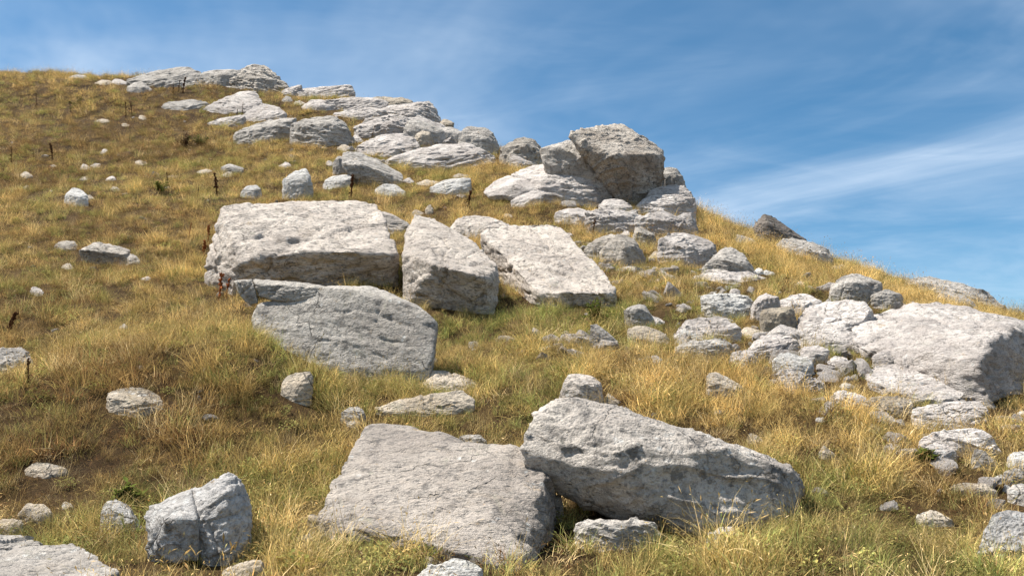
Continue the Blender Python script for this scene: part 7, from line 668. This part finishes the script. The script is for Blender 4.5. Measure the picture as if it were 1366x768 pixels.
def scatter():
    rg = np.random.default_rng(5); P = []
    for (y0, y1, dens) in ((2.2, 6, 250), (6, 10, 200), (10, 16, 150), (16, 26, 95), (26, 47, 52)):
        hw = lambda y: 0.64 * y + 1.6
        area = (hw(y0) + hw(y1)) * (y1 - y0); k = int(area * dens)
        y = y0 + (y1 - y0) * rg.random(k); x = rg.uniform(-1, 1, k) * hw(y1); ok = np.abs(x) < hw(y)
        P.append(np.stack([x[ok], y[ok]], 1))
    P = np.concatenate(P); x, y = P[:, 0], P[:, 1]
    z = height(x, y); p3 = np.stack([x, y, z + 0.02], 1)
    rd = rock_depth(p3); keep = rd > 0.0
    x, y, z, rd = x[keep], y[keep], z[keep], rd[keep]; k = len(x); q = np.stack([x, y, np.zeros(k)], 1)
    n1 = fbm(q * 0.35, 3, 61); n2 = fbm(q * 0.9, 3, 71); n3 = fbm(q * 2.4, 2, 81); n4 = fbm(q * 1.3, 3, 91)
    gr = np.clip(patch(x, y, GREEN) * 0.62 + 0.55 * n1 + 0.5 * n2 - 0.02, 0, 1)
    go = np.clip(patch(x, y, GOLD) * 0.9 - 0.35 * n1 + 0.4 * n4, 0, 1)
    br = np.clip(patch(x, y, BROWN) * 0.8 + 0.5 * n4 - 0.25 * n2, 0, 1)
    near = np.clip(1 - rd / 0.35, 0, 1)
    # what grows where
    wt_ = np.stack([0.55 + 0.2 * br, np.clip(0.34 + 0.75 * n3 + 0.55 * go, 0.03, 2), np.clip(0.06 + 0.75 * gr + 0.10 * near + 0.3 * n3, 0.01, 2), np.clip(0.10 + 0.35 * n2 + 0.2 * gr, 0.02, 1), np.clip(0.20 + 0.8 * br - 0.3 * gr, 0.03, 1.2)], 1)
    cs = np.cumsum(wt_, 1); u = rg.random(k) * cs[:, -1]; kind = (u[:, None] > cs).sum(1)
    # leave bare patches of soil
    bare = (n3 + 0.6 * n4 + 0.25 * br - 0.4 * near < -0.42) & (rg.random(k) < 0.55) | (br * (n3 + 0.35) > 0.42) & (rg.random(k) < 0.5)
    far = np.clip((y - 14) / 20, 0, 1)
    clump = np.clip(0.5 + 0.9 * n3 + 0.7 * n4, 0, 1.3)
    sc = (0.26 + 0.26 * rg.random(k) + 0.50 * clump) * (1 + 0.15 * n2) * (1 + 0.35 * far)
    sc *= 1 - 0.22 * np.clip(1 - rd / 0.22, 0, 1)
    sc *= np.where(kind == 1, 0.95 + 0.2 * go, 1)
    pal = {'straw': (0.59, 0.45, 0.21), 'gold': (0.64, 0.47, 0.20), 'olive': (0.29, 0.25, 0.10), 'green': (0.20, 0.21, 0.07), 'brown': (0.165, 0.10, 0.05), 'pale': (0.60, 0.48, 0.28)}
    A = {a: np.array(b) for a, b in pal.items()}
    r = rg.random(k)[:, None]; grc, goc, brc = gr[:, None], go[:, None], br[:, None]
    col = A['straw'] * (1 - 0.65 * goc) + A['gold'] * 0.65 * goc
    col = col * (1 - 0.75 * brc) + A['brown'] * 0.75 * brc
    col = col * (1 - 0.55 * grc) + A['olive'] * 0.55 * grc
    col = np.where(r < 0.12, A['pale'], col); col = np.where((r > 0.86), A['olive'], col)
    col = np.where((kind == 2)[:, None], A['green'] * (0.45 + 0.55 * grc) + A['olive'] * 0.3 + col * (0.4 - 0.4 * grc), col)
    col = np.where((kind == 3)[:, None], A['olive'] * 0.75 + A['green'] * 0.35, col)
    col = np.where((kind == 4)[:, None], A['brown'] * (0.5 + 1.1 * r), col)
    col = col * ((0.62 + 0.76 * rg.random(k)) * (0.72 + 0.42 * clump))[:, None]
    bare = bare & (kind != 4) & ((kind != 0) | (rg.random(k) < 0.6)) | (patch(x, y, CLEAR) > 0.45)
    ok = ~bare
    return x[ok], y[ok], z[ok], kind[ok], sc[ok], col[ok], rd[ok]
def instancer(name, kinds, x, y, z, sc, col, seed, label, tilt=0.30):
    """one stuff object: a cloud of points, on each of which geometry nodes set one tussock"""
    rg = np.random.default_rng(seed); k = len(x)
    coll = bpy.data.collections.new(name + '_kinds')
    for i, me in enumerate(kinds): coll.objects.link(bpy.data.objects.new(me.name, me))
    me = bpy.data.meshes.new(name); me.vertices.add(k); me.vertices.foreach_set('co', np.stack([x, y, z], 1).astype(np.float32).ravel())
    def put(n, t, f, v):
        a = me.attributes.new(n, t, 'POINT'); a.data.foreach_set(f, np.ascontiguousarray(v).ravel())
    put('turn', 'FLOAT_VECTOR', 'vector', np.stack([rg.normal(0, tilt, k), rg.normal(0, tilt, k), rg.uniform(0, 6.283, k)], 1).astype(np.float32))
    put('size', 'FLOAT', 'value', sc.astype(np.float32)); put('which', 'INT', 'value', rg.integers(0, len(kinds), k).astype(np.int32))
    put('tint', 'FLOAT_COLOR', 'color', np.concatenate([col, np.ones((k, 1))], 1).astype(np.float32))
    o = link(name, me, kind='stuff', label=label)
    me.materials.append(kinds[0].materials[0])
    ng = bpy.data.node_groups.new(name, 'GeometryNodeTree')
    ng.interface.new_socket('Geometry', in_out='INPUT', socket_type='NodeSocketGeometry'); ng.interface.new_socket('Geometry', in_out='OUTPUT', socket_type='NodeSocketGeometry')
    gi, go_ = ng.nodes.new('NodeGroupInput'), ng.nodes.new('NodeGroupOutput'); iop = ng.nodes.new('GeometryNodeInstanceOnPoints')
    ci = ng.nodes.new('GeometryNodeCollectionInfo'); ci.inputs['Collection'].default_value = coll; ci.inputs['Separate Children'].default_value = True; ci.inputs['Reset Children'].default_value = True
    def attr(n, t):
        a = ng.nodes.new('GeometryNodeInputNamedAttribute'); a.data_type = t; a.inputs['Name'].default_value = n; return a.outputs['Attribute']
    iop.inputs['Pick Instance'].default_value = True
    Lk = ng.links.new
    Lk(gi.outputs[0], iop.inputs['Points']); Lk(ci.outputs[0], iop.inputs['Instance']); Lk(attr('which', 'INT'), iop.inputs['Instance Index'])
    Lk(attr('turn', 'FLOAT_VECTOR'), iop.inputs['Rotation']); Lk(attr('size', 'FLOAT'), iop.inputs['Scale']); Lk(iop.outputs[0], go_.inputs[0])
    md = o.modifiers.new('tussocks', 'NODES'); md.node_group = ng
    return o
gxs, gys, gzs, gk, gsc, gcol, grd = scatter()
for i, (nm, key, lab) in enumerate((('dry_grass', 'mat', 'short matted straw coloured grass covering the slope'), ('tall_dry_grass', 'tall', 'tall thin golden grass with seed heads'),
                                    ('green_grass', 'green', 'greener grass tufts round the blocks'), ('weeds', 'herb', 'small leafy olive weeds in the grass'), ('dead_grass', 'dead', 'dead brown grass lying on the soil'))):
    m = gk == i
    instancer(nm, KINDS[key], gxs[m], gys[m], gzs[m], gsc[m], gcol[m], 40 + i, lab)
print('tussocks', len(gxs))

# ---------------------------------------------------------------- loose rubble too small to count
peb = []
for s in range(7):
    rg = np.random.default_rng(300 + s)
    c8 = [tuple(np.array([a, b, c]) * np.array([1, 0.7, 0.42]) * rg.uniform(0.35, 1.0, 3)) for a in (-1, 1) for b in (-1, 1) for c in (-1, 1)]
    Vx, T, _ = rock_mesh('pebble', c8, MAT['bedrock'], 3, 30, 1.0, 400 + s)
    peb.append(mesh_tris('pebble', Vx, T, MAT['bedrock'], False))
rg = np.random.default_rng(77)
k = 5200; y = 3.2 + 26 * rg.random(k) ** 1.2; x = rg.uniform(-0.6, 0.62, k) * y
q3 = np.stack([x, y, y * 0], 1); rub = patch(x, y, RUBBLE)
dens = 0.03 + 0.95 * rub + 0.22 * fbm(q3 * 0.6, 2, 3)
okp = rg.random(k) < dens; x, y = x[okp], y[okp]; z = height(x, y)
okp = rock_depth(np.stack([x, y, z], 1)) > 0.02; x, y, z = x[okp], y[okp], z[okp]
instancer('gravel', peb, x, y, z + 0.01, (0.02 + 0.06 * rg.random(len(x)) ** 2.0) * (1 + 1.1 * patch(x, y, RUBBLE)) * (1 + y / 20), np.ones((len(x), 3)), 78, 'scattered small loose stones in the grass', 0.5)

# ---------------------------------------------------------------- dried stalks and little shrubs
STALK_BROWN = plain_material('dried stalk', (0.060, 0.028, 0.015), 0.4); STALK_RED = plain_material('rusty stalk', (0.20, 0.065, 0.025), 0.45)
def tube(Vv, Ff, path, radii, n=6):
    b = len(Vv)
    for (x, y, z), r in zip(path, radii):
        for k in range(n):
            a = 2 * math.pi * k / n; Vv.append((x + r * math.cos(a), y + r * math.sin(a), z))
    for i in range(len(path) - 1):
        for k in range(n):
            k2 = (k + 1) % n; Ff.append((b + i * n + k, b + i * n + k2, b + (i + 1) * n + k2, b + (i + 1) * n + k))
    Vv.append(path[-1]); t = len(Vv) - 1
    for k in range(n): Ff.append((b + (len(path) - 1) * n + k, b + (len(path) - 1) * n + (k + 1) % n, t))
def bud(Vv, Ff, x, y, z, r, rg):
    b = len(Vv)
    for dx_, dy_, dz_ in ((0, 0, 1.2), (1, 0, 0), (0, 1, 0), (-1, 0, 0), (0, -1, 0), (0, 0, -1)):
        j = rg.uniform(0.7, 1.3); Vv.append((x + dx_ * r * j, y + dy_ * r * j, z + dz_ * r * j))
    for f in ((0, 1, 2), (0, 2, 3), (0, 3, 4), (0, 4, 1), (5, 2, 1), (5, 3, 2), (5, 4, 3), (5, 1, 4)): Ff.append(tuple(b + i for i in f))
STALKS = [   # x, y, height (m), kind, label
(-17.07,30.60,0.58,0,'thin brown dried stalk high in the left meadow, alone'),
(-15.46,29.90,0.38,0,'short brown dried stalk high in the left meadow, right of the lone thin one'),
(-13.00,28.76,0.55,1,'brown dried stalk with seed head, left one of a tight trio'),
(-13.13,29.27,0.40,0,'brown dried stalk, middle one of a tight trio'),
(-12.92,29.03,0.50,1,'brown dried stalk with seed head, right one of a tight trio'),
(-13.52,28.87,0.29,0,'short brown dried stalk just left of the trio'),
(-13.59,23.36,0.43,0,'dried stalk near the left edge of the upper meadow'),
(-13.25,23.83,0.33,0,'short dried stalk between the left edge one and the tall dark one'),
(-12.79,23.94,0.50,2,'tall dark dried stalk with a thick head in the upper left meadow'),
(-8.02,20.14,0.30,0,'dried stalk beside a little green weed in the middle meadow'),
(-6.50,19.04,0.54,2,'tall dried stalk standing left above the flat-topped block'),
(-6.80,18.71,0.25,0,'short dried stalk left of the tall one above the flat-topped block'),
(-12.23,31.62,0.60,2,'dark bushy dried stalk below the long skyline boulder'),
(-12.40,31.64,0.49,1,'dark dried stalk left of the bushy one below the skyline boulder'),
(-12.50,31.41,0.37,1,'low dark dried stalk, leftmost of the dark clump below the skyline boulder'),
(-8.10,29.37,0.43,0,'dark dried stalk on the lower right slab of the stepped ledge'),
(-9.25,29.29,0.37,0,'thin dried stalk among the stepped ledges'),
(-9.29,28.86,0.29,1,'short dried seed head among the stepped ledges'),
(-4.17,25.49,0.47,0,'dark dried stalk in the stepped outcrop'),
(-4.33,24.01,0.42,0,'dark dried stalk at the head of the tilted bar'),
(-3.44,18.50,0.53,2,'tall dark dried stalk below the tilted bar'),
(-3.46,19.20,0.37,0,'thinner dried stalk right beside the tall dark one below the tilted bar'),
(-0.89,17.78,0.38,2,'dark dried stalk left of the great rounded boulder'),
(1.46,15.74,0.30,1,'dark dried stalk in front of the low pale ridge'),
(-5.28,15.14,0.30,2,'reddish dried stalk by the left end of the flat-topped block, upper one'),
(-5.06,14.33,0.30,2,'reddish dried stalk by the left end of the flat-topped block, lower one'),
(-5.72,15.43,0.28,0,'thin dried stalk left of the two reddish ones'),
(-5.70,9.99,0.32,2,'dark dried stalk at the left edge above the grey flat-topped stone'),
(-3.99,7.35,0.22,0,'dark stalk against the front of the grey flat-topped stone'),
(-2.23,8.94,0.36,3,'rust-red stalk with a knobby head in front of the upright slab'),
(-3.76,11.31,0.37,2,'reddish dried stalk at the left corner of the upright slab'),
(-3.72,11.45,0.25,1,'small reddish stalk right at the left tip of the upright slab'),
(-1.65,9.31,0.25,1,'small red stalk in front of the middle of the upright slab'),
]
for i, (x, y, h, kind, label) in enumerate(STALKS):
    rg = random.Random(500 + i); z = float(height(x, y)[0])
    root = bpy.data.objects.new('dried_stalk', None); COL.objects.link(root); root.location = (x, y, z); root.empty_display_size = 0.1
    root['label'] = label; root['category'] = 'dried stalk'; root['group'] = 'dried flower stalks'
    m = STALK_RED if 'red' in label else STALK_BROWN
    lx, ly = rg.gauss(0, 0.13) * h, rg.gauss(0, 0.13) * h; r0 = (0.012, 0.012, 0.018, 0.014)[kind] * max(1, h / 0.45)
    path = [(lx * t * t, ly * t * t, -0.04 + (h * 0.96 + 0.04) * t) for t in (0, .2, .4, .6, .8, 1)]
    Vv, Ff = [], []; tube(Vv, Ff, path, [r0 * (1 - 0.55 * t) for t in (0, .2, .4, .6, .8, 1)])
    for q in range(5):                                          # withered leaves hanging off the stem
        t = rg.uniform(0.1, 0.6); a = rg.uniform(0, 6.28); l = h * rg.uniform(0.10, 0.2); j = len(Vv); px, py, pz = lx * t * t, ly * t * t, h * t
        Vv += [(px, py, pz), (px + l * .6 * math.cos(a + .3), py + l * .6 * math.sin(a + .3), pz + l * .1), (px + l * math.cos(a), py + l * math.sin(a), pz - l * .4), (px + l * .6 * math.cos(a - .3), py + l * .6 * math.sin(a - .3), pz - l * .1)]
        Ff.append((j, j + 1, j + 2, j + 3))
    link('stem', mesh_from('stem', Vv, Ff, m), root)
    Vv, Ff = [], []
    lo, nb, br_ = ((0.75, 10, 1.3), (0.55, 26, 1.7), (0.42, 46, 1.6), (0.70, 34, 2.3))[kind]
    for q in range(nb):
        t = rg.uniform(lo, 1.0); a = rg.uniform(0, 6.28); rr = r0 * rg.uniform(0.4, 1.4)
        bud(Vv, Ff, lx * t * t + rr * math.cos(a), ly * t * t + rr * math.sin(a), h * t, r0 * br_ * rg.uniform(0.35, 0.75), rg)
    link('seed_head', mesh_from('seed_head', Vv, Ff, m, False), root, kind='stuff')

SHRUBS = [   # x, y, width, height (m), kind, label
(-9.58,25.16,0.57,0.48,'brown','small dark brown bush in the upper meadow below the grey speckled ledge'),
(-9.10,25.24,0.79,0.40,'green','low green bush touching the dark brown one in the upper meadow'),
(-7.88,19.38,0.40,0.34,'weed','yellow-green leafy weed in the middle meadow'),
(0.94,9.92,0.34,0.37,'weed','dark green leafy weed at the foot of the clean-cut slab'),
(-15.49,30.48,0.80,0.32,'green','small dark green bush high in the left meadow'),
(-2.35,5.55,0.18,0.14,'weed','small olive weed above the grey rounded stone at lower left'),
(2.76,6.00,0.13,0.09,'weed','small bright green weed below the arched boulder'),
]
SH = {'brown': plain_material('brown twigs', (0.065, 0.035, 0.022), 0.4), 'green': plain_material('bush leaves', (0.085, 0.095, 0.030), 0.4, 0.25), 'weed': plain_material('weed foliage', (0.13, 0.155, 0.035), 0.4, 0.3)}
for i, (x, y, w, h, kind, label) in enumerate(SHRUBS):
    rg = random.Random(700 + i); z = float(height(x, y)[0])
    root = bpy.data.objects.new('low_shrub' if kind != 'weed' else 'weed', None); COL.objects.link(root); root.location = (x, y, z); root.empty_display_size = 0.1
    root['label'] = label; root['category'] = 'shrub' if kind != 'weed' else 'weed'
    Vs, Fs, Vl, Fl = [], [], [], []
    for q in range(16):
        a = rg.uniform(0, 6.28); rr = w * 0.5 * math.sqrt(rg.random()); tx, ty = rr * math.cos(a), rr * math.sin(a); th = h * rg.uniform(0.6, 1.05) * (1 - 0.45 * (rr / (w * .5)) ** 2)
        path = [(tx * (0.25 + 0.75 * t), ty * (0.25 + 0.75 * t), -0.03 + (th + 0.03) * t) for t in (0, .35, .7, 1)]
        tube(Vs, Fs, path, [0.006 * max(1, h / .3) * (1 - 0.6 * t) for t in (0, .35, .7, 1)], 5)
        for l in range(34 if kind != 'brown' else 24):
            t = rg.uniform(0.2, 1.02); px, py, pz = tx * (0.25 + 0.75 * t), ty * (0.25 + 0.75 * t), th * t
            s = (0.045 if kind != 'brown' else 0.035) * rg.uniform(0.5, 1.3) * max(1, h / 0.35); b = rg.uniform(0, 6.28); u = rg.uniform(-0.3, 0.9); j = len(Vl); ca, sa = math.cos(b), math.sin(b)
            px += rg.gauss(0, .04 * w); py += rg.gauss(0, .04 * w)
            Vl += [(px, py, pz), (px + ca * s * .5 - sa * s * .3, py + sa * s * .5 + ca * s * .3, pz + u * s * .5), (px + ca * s, py + sa * s, pz + u * s * .8), (px + ca * s * .5 + sa * s * .3, py + sa * s * .5 - ca * s * .3, pz + u * s * .5)]
            Fl.append((j, j + 1, j + 2, j + 3))
    link('stems', mesh_from('stems', Vs, Fs, SH['brown']), root)
    link('foliage', mesh_from('foliage', Vl, Fl, SH[kind], False), root, kind='stuff')
